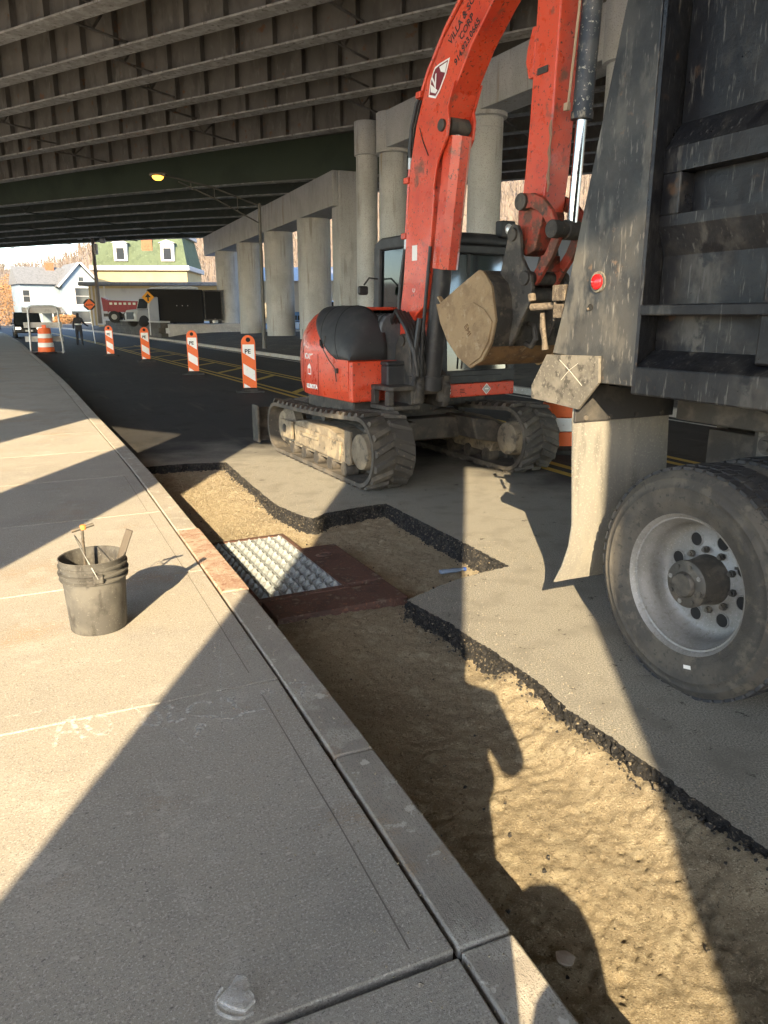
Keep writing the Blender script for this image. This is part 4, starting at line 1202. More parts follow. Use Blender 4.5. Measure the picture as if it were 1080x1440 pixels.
for i, (a, b, r) in enumerate(((-.13, -.07, .06), (-.065, .065, .072), (.07, .13, .06))):
    mb = MB(); mb.cyl((BX + a, PB[0], PB[1]), (BX + b, PB[0], PB[1]), r, n=20); mb.build('pin_sleeve', m_iron, lk, bev=.008)
# --- bucket
W0, W1 = BX - .37, BX + .36
def arcp(pts, step=.04):
    return [tuple(p) for p in catmull(pts, step)]
shell = arcp([(1.635, 1.715), (1.70, 1.58), (1.80, 1.44), (1.95, 1.31), (2.12, 1.235), (2.28, 1.30), (2.38, 1.44), (2.425, 1.61), (2.40, 1.80), (2.36, 1.90)])
bk = empty('bucket'); bk.parent = exc
def shellpart(pts, name, m, t=.022):
    inn = []
    for i, p in enumerate(pts):
        a, b = Vector(pts[max(0, i - 1)]), Vector(pts[min(len(pts) - 1, i + 1)])
        tt = (b - a).normalized(); inn.append(tuple(Vector(p) + Vector((-tt.y, tt.x)) * t))
    mb = MB(); mb.prism(pts + inn[::-1], 'x', W0, W1); return mb.build(name, m, bk, smooth=True)
isp = max(i for i, p in enumerate(shell) if p[1] < 1.43)
shellpart(shell[:isp + 1], 'belly', m_bkt_low)
shellpart(shell[isp:], 'back', m_bkt)
mb = MB(); mb.prism([(2.36, 1.90), (2.22, 2.00), (2.205, 1.985), (2.34, 1.88)], 'x', W0, W1); mb.build('top_lip', m_bkt, bk)
plate = [(1.61, 1.745), (1.66, 1.745), (1.90, 1.865), (2.21, 2.005), (2.27, 1.985), (2.375, 1.87), (2.44, 1.61), (2.395, 1.43), (2.285, 1.285), (2.13, 1.215), (1.95, 1.295), (1.79, 1.43), (1.68, 1.58)]
for xa, xb in ((W1 - .002, W1 + .024), (W0 - .024, W0 + .002)):
    mb = MB(); mb.prism(plate, 'x', xa, xb); sp_ = mb.build('side_plate', m_bkt_plate, bk, bev=.005)
    xo = xb + .0 if xb > BX else xa
    wear = [(1.80, 1.60), (1.96, 1.72), (2.16, 1.75), (2.30, 1.70), (2.41, 1.60), (2.37, 1.44), (2.27, 1.31), (2.13, 1.24), (1.97, 1.325), (1.84, 1.45)]
    mb = MB(); mb.prism(wear, 'x', xo - .004, xo + .012 if xb > BX else xo - .012); mb.build('wear_plate', m_bkt_plate, sp_, bev=.004)
text_obj('EMI', .07, m_bkt_low, bk, frame((0, .55, -.84), (0, .84, .55), (W1 + .037, 2.05, 1.56)), name='cast_mark', depth=.003)
for k in range(5):
    x = W0 + .06 + k * (W1 - W0 - .12) / 4
    mb = MB(); mb.add([(x - .035, 1.70, 1.66), (x + .035, 1.70, 1.66), (x + .035, 1.64, 1.73), (x - .035, 1.64, 1.73), (x - .02, 1.53, 1.80), (x + .02, 1.53, 1.80), (x + .02, 1.545, 1.815), (x - .02, 1.545, 1.815)], [(0, 1, 5, 4), (1, 2, 6, 5), (2, 3, 7, 6), (3, 0, 4, 7), (4, 5, 6, 7), (3, 2, 1, 0)])
    mb.build('tooth', m_bkt_plate, bk, fix=True, bev=.004)
ear = [(2.33, 2.25), (2.335, 2.31), (2.38, 2.345), (2.44, 2.33), (2.475, 2.26), (2.50, 2.10), (2.555, 2.02), (2.62, 1.95), (2.645, 1.86), (2.625, 1.74), (2.53, 1.60), (2.46, 1.47), (2.40, 1.40), (2.395, 1.47), (2.43, 1.62), (2.405, 1.80), (2.34, 1.90), (2.25, 1.97), (2.29, 2.10)]
for x in (BX + .165, BX - .205):
    mb = MB(); mb.prism(ear, 'x', x, x + .035); er = mb.build('ear', m_bkt, bk, bev=.008)
    for y, z, r in ((2.395, 2.265, .052), (2.56, 1.93, .056)):
        mb = MB(); mb.cyl((x - .02, y, z), (x + .055, y, z), r, n=18); mb.build('pin', m_iron, er, bev=.006)
mb = MB(); mb.cyl((BX - .17, 2.56, 1.93), (BX + .17, 2.56, 1.93), .05, n=16); mb.cyl((BX - .17, 2.50, 1.80), (BX + .17, 2.50, 1.80), .065, n=16); mb.build('cross_tube', m_iron, bk, smooth=True)
mb = MB(); mb.tube([(BX + .02, 2.40, 1.42), (BX + .02, 2.47, 1.40), (BX + .02, 2.52, 1.46), (BX + .02, 2.50, 1.56), (BX + .02, 2.43, 1.58)], .024, 8); mb.build('lifting_eye', m_bkt, bk, smooth=True)
# ================================================================== dump truck (local: x across to its far side, y towards its tail)
m_bed = mat('scuffed_black_paint', (.011, .0115, .014), .42, spec=.35, layers=[((.020, .0195, .0205), 2.2, .44, .62), ((.055, .049, .042), 2.3, .54, .68), ((.075, .069, .06), 5, .57, .68, (1, 1, .4)), ((.085, .08, .073), 60, .58, .68, (1, 1, .12)), ((.075, .045, .028), 6, .63, .72), ((.008, .008, .01), 5, .56, .64)], rvar=.16, bump=.003, bscale=24)
m_post = mat('dusty_black_paint', (.018, .019, .021), .45, layers=[((.045, .044, .042), 3, .42, .60), ((.085, .08, .07), 6, .52, .64, (1, 1, .45)), ((.12, .112, .10), 60, .585, .67, (1, 1, .2)), ((.12, .08, .052), 10, .64, .72), ((.16, .15, .13), 9, .61, .68, (1, 1, .12))], rvar=.14, bump=.002, bscale=30)
m_hex = mat('bare_scratched_plate', (.115, .105, .088), .75, .1, layers=[((.17, .155, .128), 5, .44, .60), ((.06, .055, .047), 16, .50, .62), ((.20, .185, .155), 70, .56, .66)], bump=.002, bscale=60)
m_flap = mat('dusty_rubber_flap', (.19, .182, .16), .9, layers=[((.225, .212, .18), 5, .44, .62, (1, 1, .2)), ((.14, .134, .12), 9, .52, .66, (1, 1, .15)), ((.26, .245, .21), 90, .56, .64)], bump=.003, bscale=50)
m_flapb = mat('black_flap_plate', (.035, .034, .033), .7, layers=[((.08, .073, .062), 5, .5, .7)], bump=.003, bscale=40)
m_chas = mat('dirty_chassis', (.055, .050, .044), .8, layers=[((.12, .105, .085), 6, .45, .65), ((.025, .023, .021), 3, .55, .7)], bump=.004, bscale=60)
m_tyre = mat('tyre_rubber', (.050, .046, .041), .8, layers=[((.080, .072, .060), 5, .44, .60), ((.095, .085, .068), 14, .52, .66), ((.04, .038, .035), 40, .56, .66)], bump=.0025, bscale=110)
m_tread = mat('tyre_tread', (.030, .031, .034), .7, layers=[((.065, .062, .058), 8, .5, .7)], bump=.003, bscale=120)
m_rim = mat('dusty_alloy_rim', (.255, .25, .245), .5, .3, layers=[((.215, .21, .20), 5, .44, .62), ((.19, .18, .165), 60, .52, .64), ((.31, .305, .295), 120, .55, .65)], rvar=.06, bump=.001, bscale=60)
m_hub = mat('greasy_hub', (.070, .066, .060), .55, .4, layers=[((.14, .125, .105), 9, .45, .65), ((.03, .028, .026), 16, .55, .7)], bump=.003, bscale=60)
m_redlens = mat('red_lens', (.50, .012, .016), .18, coat=.5)
m_tan = mat('mud_caked_steel', (.115, .092, .068), .9, layers=[((.065, .052, .04), 26, .45, .58), ((.17, .14, .105), 60, .54, .64)], bump=.006, bscale=60)

TK = Vector((1.30, 3.05, 0))
trk_ = tag(empty('dump_truck', TK, rad(26)), 'black dump truck with scuffed steel bed and dusty dual rear wheels', 'dump truck')
def tb(mb, name, m, parent=None, **k):
    return mb.build(name, m, parent or trk_, **k)
YB0, YB1 = -4.9, .40                                    # bed from its front to the rear post
bed = empty('bed'); bed.parent = trk_
mb = MB(); mb.prism([(0, 1.30), (0, 1.425), (.13, 1.50), (.13, 1.47), (.03, 1.30)], 'y', YB0, YB1); tb(mb, 'bottom_rail', m_bed, bed, bev=.008)
mb = MB(); mb.prism([(.13, 1.46), (.13, 1.90), (.085, 2.02), (.085, 2.065), (.20, 2.065), (.20, 1.46)], 'y', YB0, YB1); tb(mb, 'lower_side_panel', m_bed, bed)
mb = MB(); mb.prism([(.085, 2.235), (.085, 2.33), (.165, 2.44), (.165, 3.25), (.22, 3.25), (.22, 2.235)], 'y', YB0, YB1); tb(mb, 'upper_side_panel', m_bed, bed)
# pocketed band between the two panels: solid pads leave dished pockets
mb = MB(); mb.bx(.17, .215, YB0, YB1, 2.0655, 2.2345); tb(mb, 'pocket_back', m_bed, bed)
yy = YB1
for k in range(6):
    mb = MB(); mb.bx(.085, .169, yy - .10, yy, 2.066, 2.234); tb(mb, 'pocket_pad', m_bed, bed, bev=.006)
    yy -= .72 if k else .66
mb = MB(); mb.bx(-.002, .15, YB0, YB1 - .001, 1.648, 1.695); tb(mb, 'mid_rail', m_bed, bed, bev=.006)
for y in (-.30, -1.15, -2.0, -2.85, -3.7):
    mb = MB(); mb.prism([(y - .105, 1.462), (y + .105, 1.462), (y + .085, 3.2), (y - .085, 3.2)], 'x', .035, .18); tb(mb, 'side_rib', m_bed, bed, bev=.01)
mb = MB(); mb.bx(.0, .2, YB0, YB1, 3.05, 3.25); tb(mb, 'top_rail', m_bed, bed, bev=.015)
mb = MB(); mb.bx(2.24, 2.44, YB0, YB1, 1.30, 3.25); tb(mb, 'far_side', m_bed, bed, bev=.01)
mb = MB(); mb.bx(.2, 2.24, YB0, .85, 1.30, 1.42); tb(mb, 'floor', m_bed, bed)
mb = MB(); mb.bx(.0, 2.44, YB0 - .08, YB0, 1.30, 3.5); tb(mb, 'headboard', m_bed, bed)
mb = MB(); mb.prism([(.64, 1.43), (.90, 1.43), (.56, 3.2), (.46, 3.2)], 'x', .14, 2.30); tb(mb, 'tailgate', m_bed, bed, bev=.01)
# rear corner post: tapering plate with a folded return
mb = MB(); mb.prism([(.385, 1.335), (.60, 1.335), (.62, 1.44), (.965, 1.46), (.905, 1.66), (.60, 2.95), (.545, 3.25), (.40, 3.25)], 'x', -.004, .012); post = tb(mb, 'corner_post', m_post, bed, bev=.004)
mb = MB(); mb.prism([(-.004, .387), (.012, .401), (.20, .452), (.20, .437), (.0, .372)], 'z', 1.34, 3.25); tb(mb, 'post_return', m_bed, post)
mb = MB(); mb.prism([(.90, 1.46), (.965, 1.46), (.905, 1.66), (.60, 2.95), (.545, 3.25), (.50, 3.25), (.56, 2.95)], 'x', .012, .14); tb(mb, 'post_edge', m_bed, post)
mb = MB(); mb.prism([(1.10, 1.215), (1.105, 1.285), (.99, 1.452), (.595, 1.462), (.585, 1.338), (.72, 1.195)], 'x', -.024, -.007); tb(mb, 'corner_plate', m_hex, post, bev=.003)
mb = MB(); mb.lathe([(0, -.034), (.022, -.032), (.035, -.022), (.037, -.006)], 24, 'x', (0, .655, 1.80)); lt = tb(mb, 'marker_light', m_redlens, post, smooth=True)
mb = MB(); mb.lathe([(.037, -.005), (.037, -.014), (.047, -.014), (.050, -.005)], 24, 'x', (0, .655, 1.80)); tb(mb, 'light_grommet', m_hex, lt, smooth=True)
mb = MB(); mb.cyl((-.007, .70, 1.685), (-.0045, .70, 1.685), .017, n=14); tb(mb, 'bolt_hole', m_dark, post)
mb = MB(); mb.cyl((-.012, .712, 1.676), (-.007, .706, 1.68), .007, n=6); tb(mb, 'wire_end', m_tan, post)
# scratches on the corner plate, a few bare bolts
m_scr = mat('bare_scratch', (.50, .47, .41), .7)
for a, b in (((.88, 1.43), (.70, 1.315)), ((.74, 1.42), (.86, 1.33))):
    mb = MB(); mb.tube([(-.0245, a[0], a[1]), (-.0245, (a[0] + b[0]) / 2 + .004, (a[1] + b[1]) / 2 + .006), (-.0245, b[0], b[1])], .0013, 4); tb(mb, 'scratch', m_scr, post)
# mud-caked latch on the tailgate corner
mb = MB(); mb.cyl((.10, 1.0, 1.70), (.02, 1.20, 1.69), .020, n=10); mb.box((.06, .99, 1.76), (.06, .10, .08)); mb.box((.05, .98, 1.67), (.05, .08, .07)); mb.cyl((.02, 1.19, 1.72), (.02, 1.2, 1.76), .022, n=8); mb.cyl((.05, 1.03, 1.62), (.05, 1.03, 1.74), .012, n=8)
tb(mb, 'tailgate_latch', m_tan, bed, bev=.006)
mb = MB(); mb.tube([(.03, 1.11, 1.66), (.03, 1.10, 1.58), (.03, 1.08, 1.52), (.03, 1.07, 1.47)], [.012, .016, .013, .018], 6); tb(mb, 'strap_end', m_tan, bed)
# mud flap behind the wheels, flared at its foot
fy = [(1.28, .775), (1.14, .775), (.95, .765), (.75, .755), (.58, .752), (.46, .762), (.34, .79), (.245, .825)]
fx = [0, .0, .008, .018, .03, .026, .012, -.008]
mb = MB(); vs, fs = [], []
for t in (0, .012):
    for (z, y), x0 in zip(fy, fx):
        for k in range(8):
            x = x0 + (.66 - x0) * k / 7; vs.append((x, y + t + .006 * math.sin(k * 1.3 + z * 3), z))
nz_, nk = len(fy), 8
for t in (0, 1):
    o_ = t * nz_ * nk
    for i in range(nz_ - 1):
        for k in range(nk - 1):
            q_ = (o_ + i * nk + k, o_ + i * nk + k + 1, o_ + (i + 1) * nk + k + 1, o_ + (i + 1) * nk + k); fs.append(q_ if t else q_[::-1])
for i in range(nz_ - 1):
    for k in (0, nk - 1): fs.append((i * nk + k, (i + 1) * nk + k, nz_ * nk + (i + 1) * nk + k, nz_ * nk + i * nk + k))
for k in range(nk - 1):
    b_ = (nz_ - 1) * nk; fs.append((b_ + k, b_ + k + 1, nz_ * nk + b_ + k + 1, nz_ * nk + b_ + k))
mb.add(vs, fs)
fl_ = tb(mb, 'mud_flap', m_flap, smooth=True, fix=True)
mb = MB(); mb.bx(-.004, .67, .755, .772, 1.125, 1.31); tb(mb, 'flap_bracket', m_flapb, fl_, bev=.004)
for x in (.06, .22, .40, .58):
    mb = MB(); mb.cyl((x, .745, 1.145), (x, .756, 1.145), .013, n=8); tb(mb, 'bolt', m_chas, fl_)
mb = MB(); mb.bx(1.78, 2.44, .76, .775, .25, 1.3); tb(mb, 'mud_flap', m_flapb)
# --- wheels
def tyre_mesh():
    R_, w = .52, .28
    prof = [(.315, .012), (.330, .005), (.352, .001), (.355, -.002), (.362, -.002), (.366, -.005), (.40, -.008), (.425, -.006), (.428, -.009), (.434, -.009), (.437, -.004), (.465, .004), (.468, .002), (.474, .004), (.478, .010), (.497, .020), (.508, .036), (.511, .05), (.511, w - .05), (.508, w - .036), (.497, w - .02), (.475, w - .008), (.42, w + .004), (.36, w + .0), (.315, w - .012)]
    mb = MB(); mb.lathe(prof, 72, 'x', (0, 0, 0)); 
    me = mb.mesh('tyre'); me.materials.append(m_tyre)
    me.polygons.foreach_set('use_smooth', [True] * len(me.polygons)); return me
def tread_mesh():
    mb = MB(); nb_ = 54; w = .28
    rows = [(.030, .078, 0), (.084, .137, .5), (.143, .196, 0), (.202, .250, .5)]
    for (a, b, sh_) in rows:
        for k in range(nb_):
            t0 = 2 * math.pi * (k + sh_ + .07) / nb_; t1 = 2 * math.pi * (k + sh_ + .93) / nb_
            tm = (t0 + t1) / 2
            r0, r1 = .505, (.5225 if .06 < a < .2 else .519)
            pts = [(a, t0 + .012), (a + .008, t0), (b - .008, t0 + .004), (b, t0 + .016), (b, t1 - .006), (b - .008, t1), (a + .008, t1 - .004), (a, t1 - .014)]
            vs = [(x, r0 * math.cos(t), r0 * math.sin(t)) for x, t in pts] + [(x, r1 * math.cos(t), r1 * math.sin(t)) for x, t in pts]
            mb.add(vs, [tuple(range(8, 16))] + [(i, (i + 1) % 8, 8 + (i + 1) % 8, 8 + i) for i in range(8)])
    me = mb.mesh('tread'); me.materials.append(m_tread)
    b = bmesh.new(); b.from_mesh(me); bmesh.ops.recalc_face_normals(b, faces=b.faces); b.to_mesh(me); b.free(); return me
TYM, TRM = tyre_mesh(), tread_mesh()
def rim_mesh(flip):
    mb = MB()
    prof = [(.300, .030), (.308, .018), (.316, .010), (.318, .016), (.314, .026), (.292, .034), (.286, .060), (.270, .082), (.268, .125), (.262, .152), (.248, .172), (.230, .180), (.135, .180), (.125, .172), (.0, .172)]
    prof = [(.318, .03)] + prof
    mb.lathe(prof, 64, 'x', (0, 0, 0)); me = mb.mesh('rim'); me.materials.append(m_rim)
    me.polygons.foreach_set('use_smooth', [True] * len(me.polygons)); me.set_sharp_from_angle(angle=rad(40)); return me
RMM = rim_mesh(False)
def wheel(x, y, flip=False, outer=True, name='wheel', z=.505):
    w = empty(name, (x, y, z)); w.parent = trk_
    if flip: w.rotation_euler = (0, 0, math.pi)
    ty = link('tyre', TYM, None, w); tr = link('tread', TRM, None, ty)
    rm = link('rim', RMM, None, w)
    if outer:
        for k in range(8):
            a = 2 * math.pi * (k + .35) / 8
            mb = MB(); mb.cyl((.1765, .188 * math.cos(a), .188 * math.sin(a)), (.182, .188 * math.cos(a), .188 * math.sin(a)), .030, n=24)
            mb2 = MB(); p0 = (0, .188 * math.cos(a), .188 * math.sin(a))
            mb2.lathe([(.0295, .1775), (.0305, .174), (.033, .1745), (.036, .1798)], 20, 'x', p0)
            mb.build('hand_hole', m_dark, rm); mb2.build('hole_lip', m_rim, rm, smooth=True)
        for k in range(10):
            a = 2 * math.pi * (k + .2) / 10
            mb = MB(); mb.cyl((.155, .137 * math.cos(a), .137 * math.sin(a)), (.172, .137 * math.cos(a), .137 * math.sin(a)), .016, n=6); mb.cyl((.145, .137 * math.cos(a), .137 * math.sin(a)), (.156, .137 * math.cos(a), .137 * math.sin(a)), .010, n=8)
            mb.build('wheel_nut', m_hub, rm)
        mb = MB(); mb.lathe([(0, .004), (.050, .004), (.056, .010), (.058, .024), (.075, .026), (.098, .028), (.106, .034), (.106, .052), (.100, .056), (.103, .10), (.110, .15), (.116, .175)], 40, 'x'); hb = mb.build('hub', m_hub, w, smooth=True)
        for k in range(8):
            a = 2 * math.pi * k / 8 + .2
            mb = MB(); mb.cyl((.022, .084 * math.cos(a), .084 * math.sin(a)), (.035, .084 * math.cos(a), .084 * math.sin(a)), .011, n=6); mb.build('hub_bolt', m_rim if k % 3 == 0 else m_hub, hb)
        mb = MB(); mb.tube([(.150, .245 * math.cos(2.6), .245 * math.sin(2.6)), (.120, .235 * math.cos(2.6), .235 * math.sin(2.6)), (.10, .215 * math.cos(2.55), .215 * math.sin(2.55))], .006, 6); mb.build('valve_stem', m_hub, w)
        mb = MB(); a = rad(-104)
        mb.add([(-.0065, .355 * math.cos(a + t), .355 * math.sin(a + t)) if i < 2 else (-.0065, .372 * math.cos(a + t), .372 * math.sin(a + t)) for i, t in enumerate((-.055, .055, .055, -.055))], [(0, 1, 2, 3)]); mb.build('tyre_tag', m_wht, w)
    return w
wheel(0.0, 0.0)
wheel(.335, 0.0, outer=False)
wheel(2.44, 0.0, flip=True); wheel(2.105, 0.0, flip=True, outer=False)
wheel(0.0, -1.35); wheel(.335, -1.35, outer=False); wheel(2.44, -1.35, flip=True); wheel(2.105, -1.35, flip=True, outer=False)
wheel(0.02, -6.1); wheel(2.42, -6.1, flip=True)
# --- chassis
for x in (.80, 1.56):
    mb = MB(); mb.bx(x, x + .08, -7.3, .62, .78, 1.06); tb(mb, 'frame_rail', m_chas, bev=.006)
mb = MB(); mb.bx(.52, 1.92, -4.7, .60, 1.13, 1.30); tb(mb, 'sub_frame', m_chas, bev=.01)
for y in (0, -1.35, -6.1):
    mb = MB(); mb.cyl((.2, y, .505), (2.24, y, .505), .085, n=16); tb(mb, 'axle', m_chas, smooth=True)
mb = MB(); mb.prism([(-.05, .84), (.20, .84), (.20, 1.15), (-.05, 1.15)], 'x', .64, .67); hg = tb(mb, 'spring_hanger', m_hex, bev=.004)
mb = MB(); mb.cyl((.60, .12, 1.06), (.645, .12, 1.06), .045, n=20); mb.cyl((.585, .12, 1.06), (.60, .12, 1.06), .026, n=6); tb(mb, 'hanger_bolt', m_chas, hg)
for y in (-.12, -.2, -.28):
    mb = MB(); mb.cyl((.66, y, 1.0), (.69, y, 1.0), .02, n=8); tb(mb, 'frame_bolt', m_chas)
mb = MB(); mb.bx(.68, .72, -1.2, .25, .88, 1.12); tb(mb, 'side_plate', m_chas, bev=.005)
mb = MB(); mb.tube([(.62, .25 - .1 * t, .74 + .06 * math.sin(t * .7)) for t in range(0, 14)], .035, 8); tb(mb, 'leaf_spring', m_chas)
mb = MB(); mb.tube([(.2, -.1, 1.29), (.2, -.25, 1.25), (.2, -.42, 1.24), (.2, -.6, 1.28)], .012, 6); tb(mb, 'air_line', m_black)
mb = MB(); mb.bx(.9, 1.55, .58, .66, .6, 1.1); tb(mb, 'rear_cross_member', m_chas, bev=.01)
# cab at the front (behind the photographer's right shoulder)
cabt = empty('truck_cab'); cabt.parent = trk_
m_cabp = mat('truck_cab_paint', (.03, .03, .035), .3, coat=.4)
mb = MB(); mb.prism([(-5.15, .75), (-5.15, 2.75), (-6.3, 2.75), (-6.75, 1.75), (-8.0, 1.62), (-8.15, .75)], 'x', .18, 2.26); tb(mb, 'cab_shell', m_cabp, cabt, bev=.06, seg=3)
mb = MB(); mb.prism([(-5.5, 1.75), (-5.5, 2.5), (-6.25, 2.5), (-6.55, 1.75)], 'x', .165, .182); tb(mb, 'door_window', m_glass, cabt)
mb = MB(); mb.bx(.2, 2.24, -8.35, -8.12, .45, .85); tb(mb, 'bumper', m_steel, cabt, bev=.03)
mb = MB(); mb.prism([(-5.55, .62), (-5.55, .95), (-5.75, 1.1), (-6.45, 1.1), (-6.7, .95), (-6.7, .62)], 'x', .05, .45); tb(mb, 'fender', m_cabp, cabt, bev=.03)
mb = MB(); mb.cyl((.15, -5.0, .8), (.15, -3.9, .8), .3, n=24); tb(mb, 'fuel_tank', m_galv, cabt, smooth=True)
# ================================================================== two skew overpasses
m_girder = mat('grimy_girder_steel', (.15, .136, .115), .8, .05, layers=[((.19, .172, .148), .8, .45, .62), ((.115, .104, .088), 2.2, .48, .66, (1, 1, .3)), ((.20, .185, .16), 6, .54, .70, (1, 1, .35)), ((.20, .10, .05), 3, .60, .72)], bump=.004, bscale=30)
m_flange = mat('pale_flange_steel', (.30, .285, .255), .8, .05, layers=[((.42, .40, .37), 3, .45, .62), ((.17, .15, .125), 7, .53, .66)], bump=.006, bscale=30)
m_green = mat('green_girder_paint', (.060, .080, .048), .7, layers=[((.046, .062, .038), .5, .45, .7), ((.08, .085, .055), 4, .62, .78, (1, 1, .3))], bump=.002, bscale=30)
m_greenw = mat('dark_green_web', (.045, .055, .042), .8, layers=[((.07, .075, .06), 1.5, .5, .65)])
m_greenf = mat('green_flange_lit', (.24, .25, .225), .8, layers=[((.40, .39, .36), 2.4, .5, .62, (1, 1, 1)), ((.15, .155, .135), 5, .55, .7)])  # flanges coloured paler than the webs to imitate light on them
m_conc = mat('pier_concrete', (.44, .452, .455), .85, layers=[((.37, .38, .38), .8, .45, .65), ((.48, .49, .49), 1.6, .50, .68, (1, 1, .4)), ((.29, .28, .26), 3, .55, .70, (2, 2, .15)), ((.30, .245, .17), .9, .63, .74, (2, 2, .2)), ((.27, .265, .25), 40, .54, .64)], bump=.006, bscale=60)
m_concw = mat('whitewashed_concrete', (.50, .51, .50), .85, layers=[((.42, .43, .42), 1.2, .45, .7), ((.36, .355, .33), 5, .6, .76, (1, 1, .25))], bump=.004, bscale=60)
m_deck = mat('deck_underside', (.15, .135, .115), .9, layers=[((.10, .09, .078), .7, .45, .7)], bump=.01, bscale=20)

def bridge(name, az, ms, t0, t1, z0, depth, m_web, m_fl, label, vis, stif, m_fascia=None, haunch=None, slab=(0, 0), parapet=True, frames=()):
    g = Vector((math.sin(rad(az)), math.cos(rad(az)), 0)); mh = Vector((g.y, -g.x, 0))
    br = tag(empty(name, (0, 0, 0)), label, 'bridge')
    phi = math.atan2(g.y, g.x)                                   # local x along the girders
    br.rotation_euler = (0, 0, phi)
    # local frame: x along g, y = left of g = -mh
    T0, T1 = t0, t1
    f0 = (lambda m_: T0(m_)) if callable(T0) else (lambda m_: T0)
    f1 = (lambda m_: T1(m_)) if callable(T1) else (lambda m_: T1)
    for i, m in enumerate(ms):
        y = -m; t0, t1 = f0(m), f1(m)
        web = MB()
        if haunch:
            xs = np.linspace(t0, t1, 50)
            bot = [z0 + haunch(x - t0) for x in xs]
            poly = [(x, z) for x, z in zip(xs, bot)] + [(t1, z0 + depth), (t0, z0 + depth)]
            web.prism(poly, 'y', y - .012, y + .012)
        else:
            web.bx(t0, t1, y - .012, y + .012, z0 + .045, z0 + depth - .04)
        gd = web.build('girder', m_fascia if (m_fascia and i == 0) else m_web, br)
        fl = MB()
        if haunch:
            hw = .26
            for a in range(49):
                xa, xb, za, zb = xs[a], xs[a + 1], bot[a], bot[a + 1]
                fl.add([(xa, y - hw, za - .045), (xb, y - hw, zb - .045), (xb, y + hw, zb - .045), (xa, y + hw, za - .045), (xa, y - hw, za), (xb, y - hw, zb), (xb, y + hw, zb), (xa, y + hw, za)], [(0, 3, 2, 1), (4, 5, 6, 7), (0, 1, 5, 4), (3, 7, 6, 2)])
        else:
            fl.bx(t0, t1, y - .24, y + .24, z0, z0 + .045)
            fl.bx(t0, t1, y - .2, y + .2, z0 + depth - .04, z0 + depth)
        fl.build('flange', m_fl, gd)
        if vis and i in vis:
            st = MB(); st.box((0, 0, 0), (.022, .17, depth - .12)); sm_ = st.mesh('stiffener'); sm_.materials.append(m_web)
            a, b = vis[i]
            for x in np.arange(a, b, stif):
                link('stiffener', sm_, None, gd, loc=(float(x) + (i % 3) * .21, y + .10, z0 + depth / 2))
    # cross frames between neighbours
    for (i, x) in frames:
        y0, y1 = -ms[i], -ms[i + 1]
        cf = MB(); r = .035
        zb, zt = z0 + .16, z0 + depth - .22
        def ang(a, b): cf.tube([a, b], r, 4)
        ang((x, y0, zb), (x, y1, zb)); ang((x, y0, zt), (x, y1, zt))
        ang((x, y0, zt), (x, (y0 + y1) / 2, zb)); ang((x, y1, zt), (x, (y0 + y1) / 2, zb))
        cf.build('cross_frame', m_web, br)
    dk = MB(); dk.prism([(f0(slab[0]), -slab[0]), (f1(slab[0]), -slab[0]), (f1(slab[1]), -slab[1]), (f0(slab[1]), -slab[1])], 'z', z0 + depth + .002, z0 + depth + .26); d = dk.build('deck', m_deck, br)
    if parapet:
        for y, s in ((-slab[0], -1), (-slab[1], 1)):
            t0, t1 = f0(-y), f1(-y); pp = MB(); pp.bx(t0, t1, y + (s * .02 if s > 0 else -.30), y + (.30 if s > 0 else -.02), z0 + depth + .262, z0 + depth + 1.15); pp.build('parapet', m_conc, br)
    return br, g, mh

ZG = 8.0
near_m = [-7.5] + [12.24 - 2.06 * k for k in range(8, 0, -1)] + [12.24, 14.3, 16.25, 18.45, 20.5, 23.8]
vis = {i: (-2, 46) for i, m in enumerate(near_m) if m > 11}
vis[len(near_m) - 1] = (0, 40)
fr_ = [(i, x) for i in range(8, len(near_m) - 1) for x in (-.5 + 1.3 * i - 9, 6.5 + 1.3 * i - 9, 13.5 + 1.3 * i - 9, 21 + 1.3 * i - 9)]
bridge('highway_overpass', -58.5, near_m, -45, 75, ZG, 1.75, m_girder, m_flange, 'wide overpass of grimy brown steel girders with stiffeners, overhead above the work', vis, 1.22, slab=(-8.3, 30.4), frames=fr_)  # deck stretched past the last girder to keep sun off the green fascia
far_m = [32.4, 35.4, 38.6, 41.8, 45.0, 48.2, 51.2]
def hn(x):
    # haunched towards the column line: deeper web near the support
    d = abs(x)
    return .0 + .35 * (1 - math.exp(-(max(0, d - 1) / 9) ** 1.4))
PT = lambda m_: 15.5 + (m_ - 32.4) * 1.22
bridge('green_overpass', -62.0, far_m, PT, 110, ZG - .15, 1.95, m_greenw, m_greenf, 'green steel overpass with haunched girders beyond the wide one', None, 1, m_fascia=m_green, haunch=hn, slab=(31.6, 52.0), frames=[(i, x) for i in range(6) for x in (44, 52, 60, 68)])

bridge('approach_span', -62.0, far_m, -70, lambda m_: PT(m_) - .1, 10.35, 1.1, m_girder, m_greenf, 'higher steel approach span of the green overpass seen behind the near pier columns', None, 1, slab=(31.6, 52.0), frames=[(i, x) for i in range(6) for x in (-14, -7, 0, 7, 13)])
